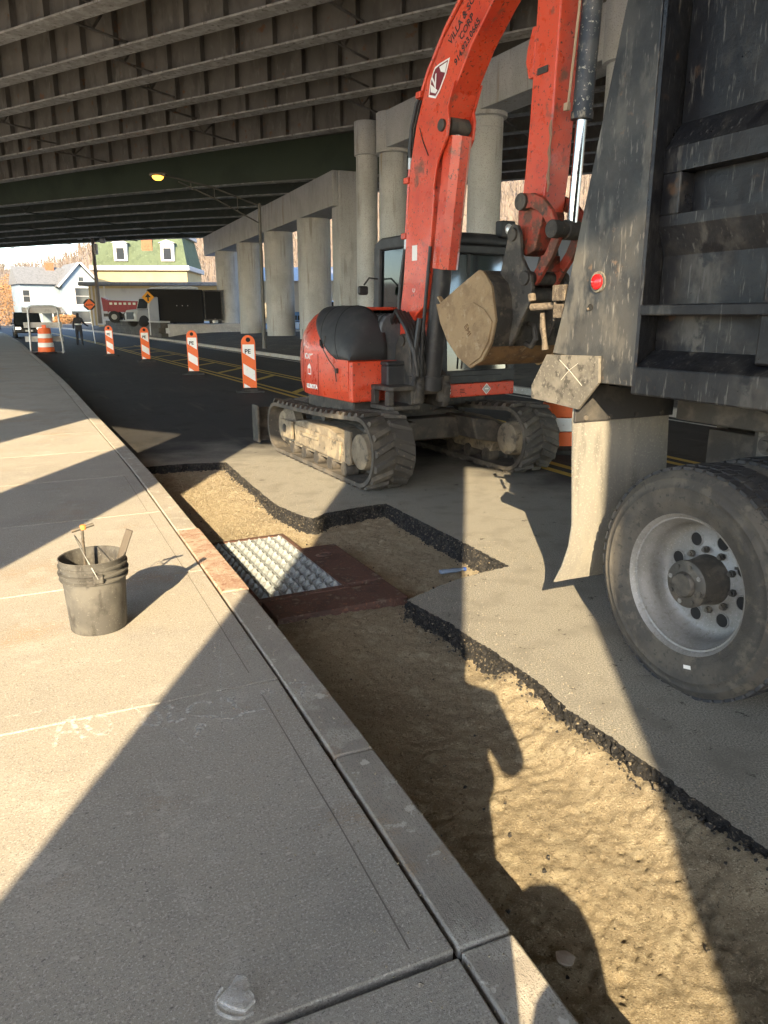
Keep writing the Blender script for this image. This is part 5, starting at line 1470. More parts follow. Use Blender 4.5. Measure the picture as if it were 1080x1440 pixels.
# ---- piers
def column(parent, p, r, z0, z1, m=m_conc, band=None, drum=None):
    mb = MB(); prof = [(r, z0 - .3)]
    z = z0
    while z < z1 - .9:                                     # form joints as fine grooves
        z += 1.55
        if z < z1 - .3: prof += [(r, z - .008), (r - .008, z), (r, z + .008)]
    prof += [(r, z1)]
    mb.lathe(prof, 36, 'z', (p[0], p[1], 0))
    c = mb.build('column', m, parent, smooth=True)
    if band:
        b = MB(); b.lathe([(r + .004, z0 - .2), (r + .004, band)], 36, 'z', (p[0], p[1], 0)); b.build('painted_band', m_concw, c, smooth=True)
    if drum:
        b = MB(); b.lathe([(r - .02, z1 - drum), (r + .09, z1 - drum), (r + .09, z1 + .02), (0, z1 + .02)], 36, 'z', (p[0], p[1], 0)); b.build('capital', m, c, smooth=True)
    return c
# near pier: cap line from the photograph at girder-bottom height
A_, B_ = at(660, 110, ZG - .02), at(870, 10, ZG - .02)
dirn = (A_ - B_); dirn.z = 0; dirn.normalize()
nrm = Vector((dirn.y, -dirn.x, 0))
pier = tag(empty('near_pier'), 'concrete bridge pier of round columns under a cap beam, behind the red boom', 'bridge pier')
C1 = at(553, 160, ZG - .02)
def along(o, k): return o + dirn * k
end = C1 + dirn * .3
cap_w = .62
def capbeam(parent, a, b, z0, z1, w):
    d = (b - a); d.z = 0; L_ = d.length; d.normalize(); n_ = Vector((d.y, -d.x, 0)) * w
    mb = MB(); vs = [a - n_, b - n_, b + n_, a + n_]
    mb.prism([(v.x, v.y) for v in vs], 'z', z0, z1); return mb.build('cap_beam', m_conc, parent, bev=.03, fix=True)
capbeam(pier, C1 - dirn * 36, C1 - dirn * .0, ZG - 1.12, ZG - .03, .45)
kk = 0
rr_ = .46
for dist in (0.0, 5.2, 10.3, 15.5, 20.7, 26, 31):
    p = C1 - dirn * dist
    column(pier, p, rr_, .3, ZG - 1.08 if dist else ZG - .03, band=2.9 if dist else 1.9)
    b = MB(); b.lathe([(rr_ - .02, ZG - 1.25), (rr_ + .10, ZG - 1.22), (rr_ + .10, ZG - .028), (0, ZG - .028)], 36, 'z', (p.x, p.y, 0)); b.build('capital', m_conc, pier, smooth=True)
C2 = at(515.5, 172, ZG - .02)
side = tag(empty('end_column'), 'slim round concrete column with a drum capital at the end of the green overpass beam', 'column')
column(side, C2, .37, .3, ZG - 1.05, band=1.6)
b = MB(); b.lathe([(.35, ZG - 1.10), (.43, ZG - 1.07), (.43, ZG - .03), (0, ZG - .03)], 36, 'z', (C2.x, C2.y, 0)); b.build('capital', m_conc, side, smooth=True)
# far pier
zc = ZG - .2
F0, F1 = at(300, 334, zc), at(478, 247, zc)
fd = (F0 - F1); fd.z = 0; fd.normalize()
fpier = tag(empty('far_pier'), 'concrete bridge pier of stout pale columns under a sloping cap beam beside the road', 'bridge pier')
capbeam(fpier, F1 + fd * -1.2, F0 + fd * .2, zc - 1.45, zc, .8)
for xpix, ytop in ((318, 359), (350, 347), (391, 331), (441, 310)):
    # where the column's axis meets the cap line
    best = min((along_ for along_ in np.linspace(-2, 60, 600)), key=lambda q: abs(px(F1 + fd * q + Vector((0, 0, -1.45)))[0] - xpix))
    p = F1 + fd * best
    column(fpier, p, .85, .2, zc - 1.44, band=None)
p = at(487, 243, zc)
sqp = MB(); sqp.bx(-.5, .5, -.55, .55, 0, zc + .0); o = sqp.build('end_pillar', m_conc, fpier, bev=.05, loc=(p.x, p.y, 0), rz=math.atan2(fd.y, fd.x))
# bearings
mb = MB()
# piers on the sunlit side, behind the camera: they cast the broad shadow bands
sdir = Vector((math.sin(rad(SUN_AZ)), math.cos(rad(SUN_AZ)), 0)); sper = Vector((sdir.y, -sdir.x, 0))
gm = Vector((math.cos(rad(-58.5)), -math.sin(rad(-58.5)), 0)); gm = Vector((math.cos(rad(58.5)), math.sin(rad(58.5)), 0))
rear = tag(empty('rear_pier'), 'row of round concrete columns under the sunny edge of the wide overpass, behind the photographer', 'bridge pier')
for pp in (-9.0, -6.2, -3.4, -.58, 1.36, 4.3, 7.2):  # the off-spacing column is added, unseen, to shade the truck's side
    s = (-4.6 - pp * sper.dot(gm)) / sdir.dot(gm)
    c = sper * pp + sdir * s
    column(rear, c, .615, 0, ZG - .05)
# ================================================================== bucket and tools on the sidewalk
m_pail = mat('grey_pail_plastic', (.075, .072, .065), .7, layers=[((.105, .10, .088), 7, .45, .62), ((.042, .039, .035), 12, .50, .64, (1, 1, .6)), ((.14, .135, .12), 90, .60, .68)], bump=.0015, bscale=60)
PB0 = at(140, 880, WALK_Z)
pail = tag(empty('bucket', (PB0.x, PB0.y, WALK_Z + .001)), 'dusty grey plastic five gallon bucket holding tools on the sidewalk', 'bucket')
mb = MB()
prof = [(0, .004), (.128, .0), (.132, .006), (.147, .262), (.158, .264), (.160, .272), (.149, .278), (.150, .292), (.162, .294), (.164, .303), (.151, .308), (.152, .326), (.160, .328), (.161, .337), (.153, .342), (.155, .362), (.158, .368), (.154, .371), (.149, .367), (.145, .29), (.127, .012), (0, .012)]
mb.lathe(prof, 48, 'z'); body = mb.build('pail_body', m_pail, pail, smooth=True)
mb = MB(); mb.box((.075, -.140, .296), (.046, .022, .044), Matrix.Rotation(rad(28), 3, 'Z')); mb.build('handle_lug', m_pail, body, bev=.006)
mb = MB(); mb.box((-.075, .140, .296), (.046, .022, .044), Matrix.Rotation(rad(28), 3, 'Z')); mb.build('handle_lug', m_pail, body, bev=.006)
m_wire = mat('dull_wire', (.22, .22, .21), .5, .5)
ha, hb = Vector((.080, -.152, .30)), Vector((-.078, .150, .30))
pts = []
for k in range(21):
    t = k / 20; a = math.pi * t
    mid = (ha + hb) / 2; rv = (ha - hb) / 2
    pts.append(mid + rv * math.cos(a) + Vector((-.075, .0, .165)) * math.sin(a))
mb = MB(); mb.tube(pts, .0026, 6); mb.build('wire_handle', m_wire, pail, smooth=True)
m_rubble = mat('mortar_bits', (.30, .265, .21), .9, layers=[((.25, .21, .16), 40, .45, .6)], bump=.004, bscale=90)
mb = MB(); rng = random.Random(3)
mb.lathe([(0, .20), (.06, .205), (.11, .198), (.138, .195)], 24, 'z')
for _ in range(60):
    a, r = rng.uniform(0, 6.28), rng.uniform(0, .12)
    chunk(mb, (r * math.cos(a), r * math.sin(a), .205 + rng.uniform(0, .02)), rng.uniform(.006, .02))
mb.build('mortar_rubble', m_rubble, pail)
m_rebar = mat('dull_ribbed_steel', (.10, .09, .075), .6, .3, layers=[((.13, .10, .07), 30, .5, .65)])
rod = tag(empty('lifting_key', PB0 + Vector((-.062, .03, .2))), 'ribbed steel T-handle key standing in the grey bucket', 'tool')
r_top = atd(115, 742, PB0.y + .03) - rod.location
mb = MB(); pts = [Vector((.008, 0, -.02)).lerp(r_top, t / 30) for t in range(31)]
mb.tube(pts, [.0085 if i % 2 else .0068 for i in range(31)], 8); mb.build('shank', m_rebar, rod, smooth='all')
mb = MB(); mb.cyl(r_top + Vector((-.042, -.025, -.012)), r_top + Vector((.052, .02, .012)), .0085, n=10); mb.build('cross_bar', m_rebar, rod, smooth=True)
mb = MB(); mb.lathe([(0, -.013), (.014, -.011), (.016, 0), (.014, .011), (0, .013)], 10, 'z', r_top + Vector((.006, 0, .002))); mb.build('orange_tie', mat('orange_tape', (.60, .25, .06), .7), rod, smooth=True)
trow = tag(empty('wooden_stake', PB0 + Vector((.085, .045, .2))), 'flat grey stick leaning out of the grey bucket', 'tool')
t_top = atd(182, 745, PB0.y + .06) - trow.location
d = (t_top - Vector((-.02, 0, 0))).normalized(); u = d.cross(Vector((0, 1, 0))).normalized(); w = d.cross(u)
mb = MB(); vs = [q + u * a * .017 + w * b * .006 for q in (Vector((-.02, 0, 0)), t_top) for a, b in ((-1, -1), (1, -1), (1, 1), (-1, 1))]
mb.add(vs, [(3, 2, 1, 0), (4, 5, 6, 7), (0, 1, 5, 4), (1, 2, 6, 5), (2, 3, 7, 6), (3, 0, 4, 7)]); mb.build('stick', mat('weathered_stick', (.085, .07, .055), .8, layers=[((.06, .05, .038), 30, .45, .65, (1, 1, .2))]), trow, bev=.002)

# clear plastic piece lying on the sidewalk
m_clear = mat('clear_plastic', (.80, .81, .82), .12, alpha=.20, spec=.8)
LP = at(338, 1402, WALK_Z)
lens = tag(empty('plastic_shell', (LP.x, LP.y, WALK_Z), rad(-18)), 'crushed piece of clear plastic packaging lying on the sidewalk', 'litter')
mb = MB()
lv = [[(-.042, -.030), (-.010, -.041), (.030, -.036), (.044, -.014), (.034, .004), (.016, .010), (.010, .030), (-.006, .042), (-.028, .034), (-.032, .004)], [(-.030, -.018), (-.008, -.026), (.022, -.024), (.030, -.010), (.022, -.002), (.008, .002), (.002, .020), (-.008, .030), (-.022, .024), (-.023, .002)]]
vs = [(x * 1.05, y * 1.05, .001) for x, y in lv[0]] + [(x, y, .012 + .004 * (i % 3)) for i, (x, y) in enumerate(lv[0])] + [(x, y, .022 + .003 * (i % 2)) for i, (x, y) in enumerate(lv[1])]
nn = 10
fs = [(i, (i + 1) % nn, nn + (i + 1) % nn, nn + i) for i in range(nn)] + [(nn + i, nn + (i + 1) % nn, 2 * nn + (i + 1) % nn, 2 * nn + i) for i in range(nn)] + [tuple(range(2 * nn, 3 * nn))]
mb.add(vs, fs); mb.build('tray', m_clear, lens, bev=.003)
mb = MB(); pts = [Vector((math.cos(a) * .050, -.012 + math.sin(a) * .046, .004 + .003 * math.sin(3 * a))) for a in np.linspace(rad(160), rad(340), 16)]
mb.tube(pts, .0042, 6); mb.build('rolled_rim', m_clear, lens, smooth=True)
mb = MB(); mb.tube([(-.03, -.034, .012), (.0, -.038, .010), (.033, -.038, .013), (.041, -.008, .011)], .003, 5); mb.build('fold', m_clear, lens)
# pebble in the joint, pale stone chip and bottle scrap in the trench
def stone(name, p, r, m, label, cat, sq=.6, seed=1):
    rg_ = random.Random(seed); b = bmesh.new(); bmesh.ops.create_icosphere(b, subdivisions=1, radius=r)
    for v in b.verts:
        v.co *= 1 + rg_.uniform(-.3, .25); v.co.z *= sq
    me = bpy.data.meshes.new(name); b.to_mesh(me); b.free()
    o = link(name, me, m, loc=p, bev=r * .12); return tag(o, label, cat)
m_peb = mat('pebble', (.27, .24, .20), .85, bump=.003, bscale=90)
pp = at(590, 1384, WALK_Z); stone('pebble', (pp.x, pp.y, .147), .011, m_peb, 'small rounded pebble stuck in the open sidewalk joint', 'stone', .8)
m_chip = mat('pale_chip', (.40, .36, .31), .85, bump=.004, bscale=60)
for i, (x, y, r, lb) in enumerate(((795, 1345, .035, 'flat pale stone chip on the sandy trench floor under the kerb'), (470, 862, .03, 'broken reddish stone at the edge of the basin casting'))):
    q_ = at(x, y, -.13); stone('stone_chip', (q_.x, q_.y, floor_z(q_.x, q_.y) + .012), r, m_chip if i == 0 else m_redlip, lb, 'stone', .28, 4 + i)
q_ = at(635, 805, -.13)
bt_ = tag(empty('crushed_bottle', (q_.x, q_.y, floor_z(q_.x, q_.y) + .02), rad(20)), 'crushed clear plastic bottle lying in the corner of the dug recess', 'bottle')
mb = MB(); mb.lathe([(0, -.09), (.026, -.088), (.03, -.05), (.024, -.02), (.03, .02), (.026, .05), (.012, .085), (.012, .10), (0, .10)], 14, 'x'); mb.v = [(x, y, z * .55) for x, y, z in mb.v]; mb.build('bottle_body', mat('bluish_plastic', (.35, .45, .6), .2, alpha=.55), bt_, smooth=True)
mb = MB(); mb.cyl((.095, 0, 0), (.112, 0, 0), .014, n=12); mb.build('cap', mat('blue_cap', (.04, .10, .35), .4), bt_)
# unseen domed post behind the camera, invented to cast the round-topped trench shadow
m_shadow_post = mat('shadow_post_steel', (.35, .30, .08), .6, layers=[((.22, .16, .07), 8, .5, .7)])
bpos = sper * .30 + sdir * (-.42)
shpost = tag(empty('shadow_post', (bpos.x, bpos.y, WALK_Z)), 'domed steel post added behind the photographer to cast a round-topped shadow into the trench', 'shadow_post')
mb = MB(); mb.lathe([(.137, 0), (.137, .74), (.13, .79), (.11, .83), (.075, .86), (.03, .872), (0, .874)], 28, 'z'); mb.build('post', m_shadow_post, shpost, smooth=True)
mb = MB(); mb.lathe([(.0, .008), (.17, .008), (.17, 0)], 28, 'z'); mb.build('base_plate', m_shadow_post, shpost)

# ================================================================== traffic control
def panel(p, face, label):
    t = tag(empty('vertical_panel', p, face), label, 'traffic panel', 'orange and white panels along the lane')
    mb = MB(); mb.bx(-.30, .30, -.20, .20, 0, .045); mb.bx(-.16, .16, -.12, .12, .045, .08); mb.build('rubber_base', m_rubber, t, bev=.012)
    W, H0, H1 = .15, .10, 1.06
    out = [(-W, H0), (W, H0), (W, H1)] + [(W * math.cos(a), H1 + .17 * math.sin(a)) for a in np.linspace(.1, math.pi - .1, 12)] + [(-W, H1)]
    mb = MB(); mb.prism([q for q in out], 'y', -.016, .016); b_ = mb.build('board', m_orange, t, bev=.006)
    mb = MB(); mb.lathe([(.0, -.0185), (.05, -.0185), (.05, .0185), (0, .0185)], 18, 'y', (0, 0, 1.13)); mb.build('hand_hole', m_dark, b_)
    for k in range(2):
        # white bands falling to the right
        z0 = .99 - k * .42
        poly = [(-.125, z0 + .04), (.125, z0 - .12), (.125, z0 - .32), (-.125, z0 - .16)]
        if k == 0: poly = [(-.125, 1.03), (.125, 1.03), (.125, .70), (-.125, .86)]
        if k == 1: poly = [(-.125, .63), (.125, .47), (.125, .24), (-.125, .40)]
        for s in (-1, 1):
            mb = MB(); mb.prism(poly if s < 0 else [(-x, z) for x, z in poly], 'y', s * .0165, s * .0185); mb.build('white_band', m_reflw, b_)
    mb = MB(); mb.prism([(-.125, .20), (.02, .105), (-.125, .105)], 'y', -.0165, -.0185); mb.build('white_band', m_reflw, b_)
    text_obj('PE', .13, m_ink, b_, frame((1, 0, 0), (0, 0, 1), (-.085, -.0195, .84)), name='panel_letters', bold=.004)
    return t
PL_ = [((352, 552), 'orange and white striped panel marked PE beside the dozer blade'), ((273, 527), 'orange striped panel marked PE next after the one by the blade'), ((206, 509), 'orange striped panel marked PE in front of the black box trailer'), ((156, 501), 'orange striped panel marked PE closest to the flagger')]
for i, (q_, lb) in enumerate(PL_):
    p = at(*q_, 0)
    f = math.atan2(p.y, p.x) - math.pi / 2
    panel((p.x, p.y, .004), f + rad((3, -6, 8, -10)[i]), lb)
def drum(p, label, h=1.0, r=.28):
    t = tag(empty('traffic_drum', p), label, 'traffic drum', 'orange and white drums')
    mb = MB(); mb.lathe([(r + .10, 0), (r + .10, .05), (r + .03, .09), (r + .02, .09), (0, .09)], 28, 'z'); mb.build('rubber_ring', m_rubber, t, smooth=True)
    bands = [(.06, .26, m_orange), (.26, .43, m_reflw), (.43, .60, m_orange), (.60, .77, m_reflw), (.77, .98, m_orange)]
    for k, (a, b, m) in enumerate(bands):
        rr = r - .018 * k
        mb = MB(); mb.lathe([(rr - .016, a * h), (rr, (a + .012) * h), (rr - .006, (b - .012) * h), (rr - .02, b * h)] + ([(rr - .06, (b + .01) * h), (0, (b + .01) * h)] if k == 4 else []), 28, 'z'); mb.build('band', m, t, smooth=True)
    mb = MB(); mb.bx(-.09, .09, -.02, .02, .98 * h, 1.10 * h); mb.build('handle', m_orange, t, bev=.015)
    return t
p = at(787, 632, 0); drum((p.x, p.y, 0), 'orange and white traffic drum behind the dump truck and the excavator track')
BP = at(67, 497, 0)
bar_ = tag(empty('barricade', (BP.x, BP.y, 0), rad(20)), 'grey backed barricade in a galvanised tube frame round an orange drum', 'barricade')
for y in (-.02,):
    mb = MB(); mb.tube([(-.66, y, .05), (-.62, y, 1.0), (-.60, y, 1.85), (-.52, y, 1.98), (-.4, y, 2.02), (.4, y, 2.02), (.52, y, 1.98), (.60, y, 1.85), (.62, y, 1.0), (.66, y, .05)], .045, 10); mb.build('tube_frame', m_galv, bar_, smooth=True)
mb = MB(); mb.tube([(-.68, -.02, .06), (.68, -.02, .06)], .04, 8); mb.tube([(-.66, -.6, .05), (-.66, .6, .05)], .035, 8); mb.tube([(.66, -.6, .05), (.66, .6, .05)], .035, 8); mb.build('feet', m_galv, bar_, smooth=True)
m_bback = mat('grey_board_back', (.44, .43, .41), .7, layers=[((.34, .33, .31), 5, .5, .7)])
for z in (1.85, 1.22, .62):
    mb = MB(); mb.bx(-.84, .72, .03, .05, z - .11, z + .12); mb.build('board', m_bback, bar_, bev=.004)
    o = MB(); o.bx(-.838, .718, .0505, .053, z - .105, z + .115); o.build('board_face', m_orange, bar_)
drum((BP.x + .12, BP.y - .35, 0), 'orange and white traffic drum standing inside the galvanised barricade frame', 1.12, .34)
# flagger's paddle sign
SPp = at(134, 483, 0)
sg = tag(empty('paddle_sign', (SPp.x, SPp.y, 0), rad(18)), 'orange diamond paddle sign on a black octagon beside the flagger', 'sign')
mb = MB(); mb.cyl((0, 0, 0), (-.12, 0, 1.9), .025, n=8); mb.build('staff', m_wht, sg)
R_ = .34
mb = MB(); mb.prism([(-.12 + R_ * math.cos(rad(22.5 + 45 * k)), 2.25 + R_ * math.sin(rad(22.5 + 45 * k))) for k in range(8)], 'y', -.012, .012); mb.build('octagon', m_ink, sg)
mb = MB(); mb.prism([(-.12, 2.25 - .31), (-.12 + .31, 2.25), (-.12, 2.25 + .31), (-.12 - .31, 2.25)], 'y', -.016, -.0125); mb.build('orange_diamond', m_orange, sg)
text_obj('SLOW', .145, m_ink, sg, frame((1, 0, 0), (0, 0, 1), (-.12, -.018, 2.18)), align='CENTER', bold=.006)

# ================================================================== people
def skin_body(name, m, parent, V, E_, root=0, sub=2):
    me = bpy.data.meshes.new(name)
    me.from_pydata([v[:3] for v in V], E_, []); me.update()
    o = link(name, me, m, parent, smooth=False)
    sk_ = o.modifiers.new('skin', 'SKIN'); sk_.use_smooth_shade = True
    for i, v in enumerate(V):
        d = me.skin_vertices[0].data[i]; d.radius = (v[3], v[4] if len(v) > 4 else v[3]); d.use_root = (i == root)
    s = o.modifiers.new('sub', 'SUBSURF'); s.levels = sub; s.render_levels = sub
    return o
m_jacket = mat('dark_work_jacket', (.020, .022, .028), .85, layers=[((.04, .042, .05), 9, .5, .7)])
m_skin = mat('skin', (.42, .25, .18), .6)
m_vest = mat('pale_reflective_tape', (.60, .62, .58), .5)
def person(name, loc, rz, label, arms, hood=True, ls=0.0):
    t = tag(empty(name, loc, rz), label, 'person')
    V = [(0, 0, .95, .17, .13), (0, 0, 1.12, .17, .125), (0, .0, 1.30, .20, .13), (0, .0, 1.44, .15, .11), (0, 0, 1.52, .065), (0, .02, 1.60, .085, .10), (0, .02, 1.69, .09, .105), (0, .015, 1.76, .065, .075)]
    E_ = [(i, i + 1) for i in range(7)]
    def chain(a, pts):
        for p in pts:
            V.append(p); E_.append((a, len(V) - 1)); a = len(V) - 1
    chain(0, [(-.10, 0, .86, .105), (-.12, .02 + ls, .50, .075), (-.14, -.01 + ls * 1.2, .10, .055), (-.15, .07 + ls, .045, .05, .04), (-.15, .17 + ls, .035, .045, .03)])
    chain(0, [(.10, 0, .86, .105), (.12, .02 - ls, .50, .075), (.15, -.02 - ls * 1.2, .10, .055), (.16, .06 - ls, .045, .05, .04), (.16, .16 - ls, .035, .045, .03)])
    for k, sx in enumerate((-1, 1)):
        chain(3, [(sx * .17, 0, 1.43, .085)] + arms[k])
    skin_body('figure', m_jacket, t, V, E_)
    mb = MB(); mb.lathe([(.185, 1.115), (.19, 1.13), (.19, 1.175), (.185, 1.19)], 20, 'z'); mb.v = [(x, y * .78, z) for x, y, z in mb.v]; mb.build('reflective_band', m_vest, t, smooth=True)
    return t
FP = at(113, 486, 0)
person('person', (FP.x, FP.y, .005), rad(15), 'person in dark work clothes with a pale reflective belt standing in the lane', [[(-.25, .0, 1.20, .06), (-.27, .08, .98, .05), (-.27, .10, .90, .04)], [(.27, .05, 1.22, .06), (.42, .18, 1.08, .05), (.50, .25, 1.06, .04)]], ls=.07)
PH = sper * (-.03) + sdir * (-.42)
person('photographer', (PH.x, PH.y, WALK_Z), rad(-6), 'person in dark work clothes holding up a phone on the sidewalk behind the viewpoint', [[(-.28, .02, 1.18, .06), (-.16, .22, 1.27, .05), (-.08, .30, 1.33, .04)], [(.28, .02, 1.18, .06), (.16, .22, 1.27, .05), (.08, .30, 1.33, .04)]])
# ================================================================== far side of the road: wall, vehicles, buildings, trees
m_glassd = mat('dark_window_glass', (.03, .035, .04), .08, spec=.8)
m_siding = mat('pale_blue_siding', (.185, .232, .268), .7, layers=[((.155, .2, .232), 1, .45, .7)])
m_whitew = mat('white_siding', (.37, .37, .36), .7, layers=[((.31, .31, .30), 1, .5, .75)])
m_roofg = mat('grey_shingles', (.13, .13, .125), .9, layers=[((.10, .10, .097), 3, .45, .65), ((.18, .178, .17), 8, .55, .7)], bump=.02, bscale=8)
m_cream = mat('cream_stucco', (.36, .285, .15), .85, layers=[((.32, .25, .13), .6, .45, .7)])
m_mansard = mat('green_shingles', (.075, .098, .052), .9, layers=[((.058, .078, .042), 1.5, .45, .65), ((.10, .125, .072), 5, .55, .7)], bump=.02, bscale=9)
m_brick = mat('orange_brick', (.30, .10, .045), .9, layers=[((.22, .075, .035), 4, .45, .65)])
m_trim = mat('white_trim', (.42, .415, .40), .6)
m_stonew = mat('dark_retaining_stone', (.07, .065, .058), .9, layers=[((.11, .10, .088), 1.5, .45, .65), ((.07, .065, .058), 4, .5, .7)], bump=.03, bscale=9)
m_bark = mat('grey_bark', (.17, .13, .10), .95, layers=[((.24, .19, .15), 2, .45, .65)])
m_twig = mat('bare_twigs', (.16, .128, .105), .95, layers=[((.21, .17, .135), .2, .45, .62), ((.115, .095, .08), .4, .55, .7)])
m_rust_leaf = mat('rusty_leaves', (.30, .155, .06), .9, layers=[((.22, .12, .05), .8, .45, .65), ((.36, .25, .11), 2, .55, .7)])
def ground_z(x, y):
    return float(terrain(x, y))
def rgz(p):      # direction (rotation about z) that faces the camera from p: local -y towards the camera
    return math.atan2(p.y, p.x) - math.pi / 2

# retaining wall of coursed blocks
wl = tag(empty('retaining_wall'), 'low dark stone retaining wall beyond the far lane', 'wall')
w0, w1 = ks(-17.5, 52), ks(-29, 74)
nb = 16
for r in range(3):
    for k in range(nb):
        sa_ = w0 + (w1 - w0) * (k + (.5 if r % 2 else 0)) / (nb + .5) + .02; sb_ = w0 + (w1 - w0) * (k + 1 + (.5 if r % 2 else 0)) / (nb + .5)
        a, b = kp(sa_, ROAD_W + .5), kp(sb_, ROAD_W + .5); c, d = kp(sb_, ROAD_W + 1.0), kp(sa_, ROAD_W + 1.0)
        mb = MB(); mb.prism([(p.x, p.y) for p in (a, b, c, d)], 'z', .05 + r * .36, .05 + r * .36 + .35); mb.build('stone', m_stonew, wl, bev=.02, seg=1)
a, b = kp(w0 - .3, ROAD_W + .42), kp(w1, ROAD_W + .42); c, d = kp(w1, ROAD_W + 1.1), kp(w0 - .3, ROAD_W + 1.1)
mb = MB(); mb.prism([(p.x, p.y) for p in (a, b, c, d)], 'z', 1.13, 1.24); mb.build('coping', m_conc, wl, bev=.02)
# raised yard behind the wall
mb = MB()
yv = [kp(w0 - .4, ROAD_W + 1.0), kp(w1, ROAD_W + 1.0), kp(w1, ROAD_W + 22), kp(w0 - .4, ROAD_W + 22)]
mb.prism([(p.x, p.y) for p in yv], 'z', .0, 1.02); tag(mb.build('yard_terrace', m_lot), kind='structure')

# ---- vehicles
m_tyref = mat('far_tyre', (.03, .03, .03), .85)
def far_wheel(parent, x, y, r, w=.25, side=1):
    wv_ = empty('wheel', (x, y, r)); wv_.parent = parent
    mb = MB(); mb.lathe([(r * .6, -w / 2), (r * .95, -w / 2), (r, -w / 2 + .03), (r, w / 2 - .03), (r * .95, w / 2), (r * .6, w / 2)], 22, 'x'); mb.build('tyre', m_tyref, wv_, smooth=True)
    mb = MB(); mb.lathe([(0, side * w * .35), (r * .3, side * w * .4), (r * .6, side * w * .3)], 18, 'x'); mb.build('rim', m_galv, wv_, smooth=True)
def car(name, loc, rz, label, m_body, L_=4.7, W_=1.85, H_=1.75, suv=True, lights=False, cat='car', group=None):
    """local: y forward"""
    t = tag(empty(name, loc, rz), label, cat, group)
    h = H_
    prof = [(-L_ / 2, .35), (-L_ / 2, .85), (-L_ / 2 + .08, .98 if suv else .9), (L_ / 2 - .95, .98 if suv else .88), (L_ / 2 - .12, .86 if suv else .72), (L_ / 2, .70), (L_ / 2, .35)]
    mb = MB(); mb.prism(prof, 'x', -W_ / 2, W_ / 2); bd = mb.build('body', m_body, t, bev=.06, seg=3)
    b0, b1 = (-L_ / 2 + .08, L_ / 2 - 1.55) if suv else (-L_ / 2 + .9, L_ / 2 - 1.75)
    f1 = L_ / 2 - (1.05 if suv else 1.05); r0 = -L_ / 2 + (.02 if suv else .35)
    sec = [(r0, .90), (b0 + .12, h - .03), (b0 + .3, h), (b1 - .2, h), (b1, h - .04), (f1, .92)]
    mb = MB(); wt = W_ / 2 - .13; wb = W_ / 2 - .03
    def xw(z): return wb + (wt - wb) * (z - .9) / (h - .9)
    n_ = len(sec)
    vs = [(-xw(z), y, z) for y, z in sec] + [(xw(z), y, z) for y, z in sec]
    mb.add(vs, [tuple(range(n_)), tuple(range(n_, 2 * n_))[::-1]] + [(i, n_ + i, n_ + (i + 1) % n_, (i + 1) % n_) for i in range(n_)])
    gh = mb.build('cabin', m_body, t, bev=.04, fix=True)
    mb = MB(); mb.quad((-W_ / 2 + .14, f1 + .008, .97), (W_ / 2 - .14, f1 + .008, .97), (wt - .08, b1 + .03, h - .08), (-wt + .08, b1 + .03, h - .08)); mb.build('windscreen', m_glassd, gh)
    for s in (-1, 1):
        ym = (r0 + f1) / 2
        for ya, yb in ((r0 + .45, ym - .02), (ym + .04, f1 - .35)):
            mb = MB(); mb.quad((s * (wb + .008), ya, .98), (s * (wb + .008), yb, .98), (s * (wt + .012), min(yb, b1 - .15), h - .12), (s * (wt + .012), max(ya, b0 + .25), h - .12)); mb.build('side_window', m_glassd, gh)
        for y in (-L_ / 2 + .85, L_ / 2 - .85):
            far_wheel(t, s * (W_ / 2 - .1), y, .36, .22, s)
        mb = MB(); mb.box((s * (W_ / 2 - .28), L_ / 2 - .02, .70), (.36, .06, .16)); mb.build('headlight', mat('headlight_lit', (.9, .88, .8), .2, em=((1, .9, .7), .8)) if lights and 'headlight_lit' not in MATS else MATS.get('headlight_lit') if lights else m_trim, bd)
        mb = MB(); mb.box((s * (W_ / 2 - .2), -L_ / 2 + .02, .80), (.3, .06, .14)); mb.build('tail_light', m_redlens, bd)
        mb = MB(); mb.box((s * (W_ / 2 + .09), f1 - .25, 1.02), (.16, .10, .12)); mb.build('mirror', m_body, bd, bev=.02)
    mb = MB(); mb.bx(-.5, .5, L_ / 2 - .01, L_ / 2 + .02, .45, .62); mb.build('grille', m_black, bd)
    mb = MB(); mb.bx(-.26, .26, L_ / 2 + .02, L_ / 2 + .03, .46, .58); mb.build('number_plate', m_wht, bd)
    return t
m_suv = mat('dark_grey_car_paint', (.030, .031, .034), .25, .3, coat=.6)
m_bluecar = mat('deep_blue_car_paint', (.02, .035, .10), .25, .2, coat=.6)
m_bluec2 = mat('bright_blue_car_paint', (.06, .17, .42), .3, .1, coat=.5)
SV = at(40, 474, 0)
road_dir = rad(27.5)
car('suv', (SV.x, SV.y, 0), road_dir + math.pi, 'dark suv with bright headlights driving up beside the barricade', m_suv, 4.9, 2.0, 1.85, True, True)
BC = at(3, 463, 0)
car('car', (BC.x - 1.2, BC.y, 0), road_dir + math.pi, 'dark blue car half out of view behind the suv', m_bluecar, 4.6, 1.8, 1.5, False)
CB = atd(418, 452, 52); car('parked_car', (CB.x, CB.y, .35), rad(75), 'bright blue car parked beyond the stout bridge columns', m_bluec2, 4.5, 1.8, 1.5, False)
CB = atd(470, 432, 46); car('parked_suv', (CB.x - .2, CB.y, .45), rad(160), 'dark parked suv glimpsed between two bridge columns', m_suv, 4.8, 1.95, 2.0, True)
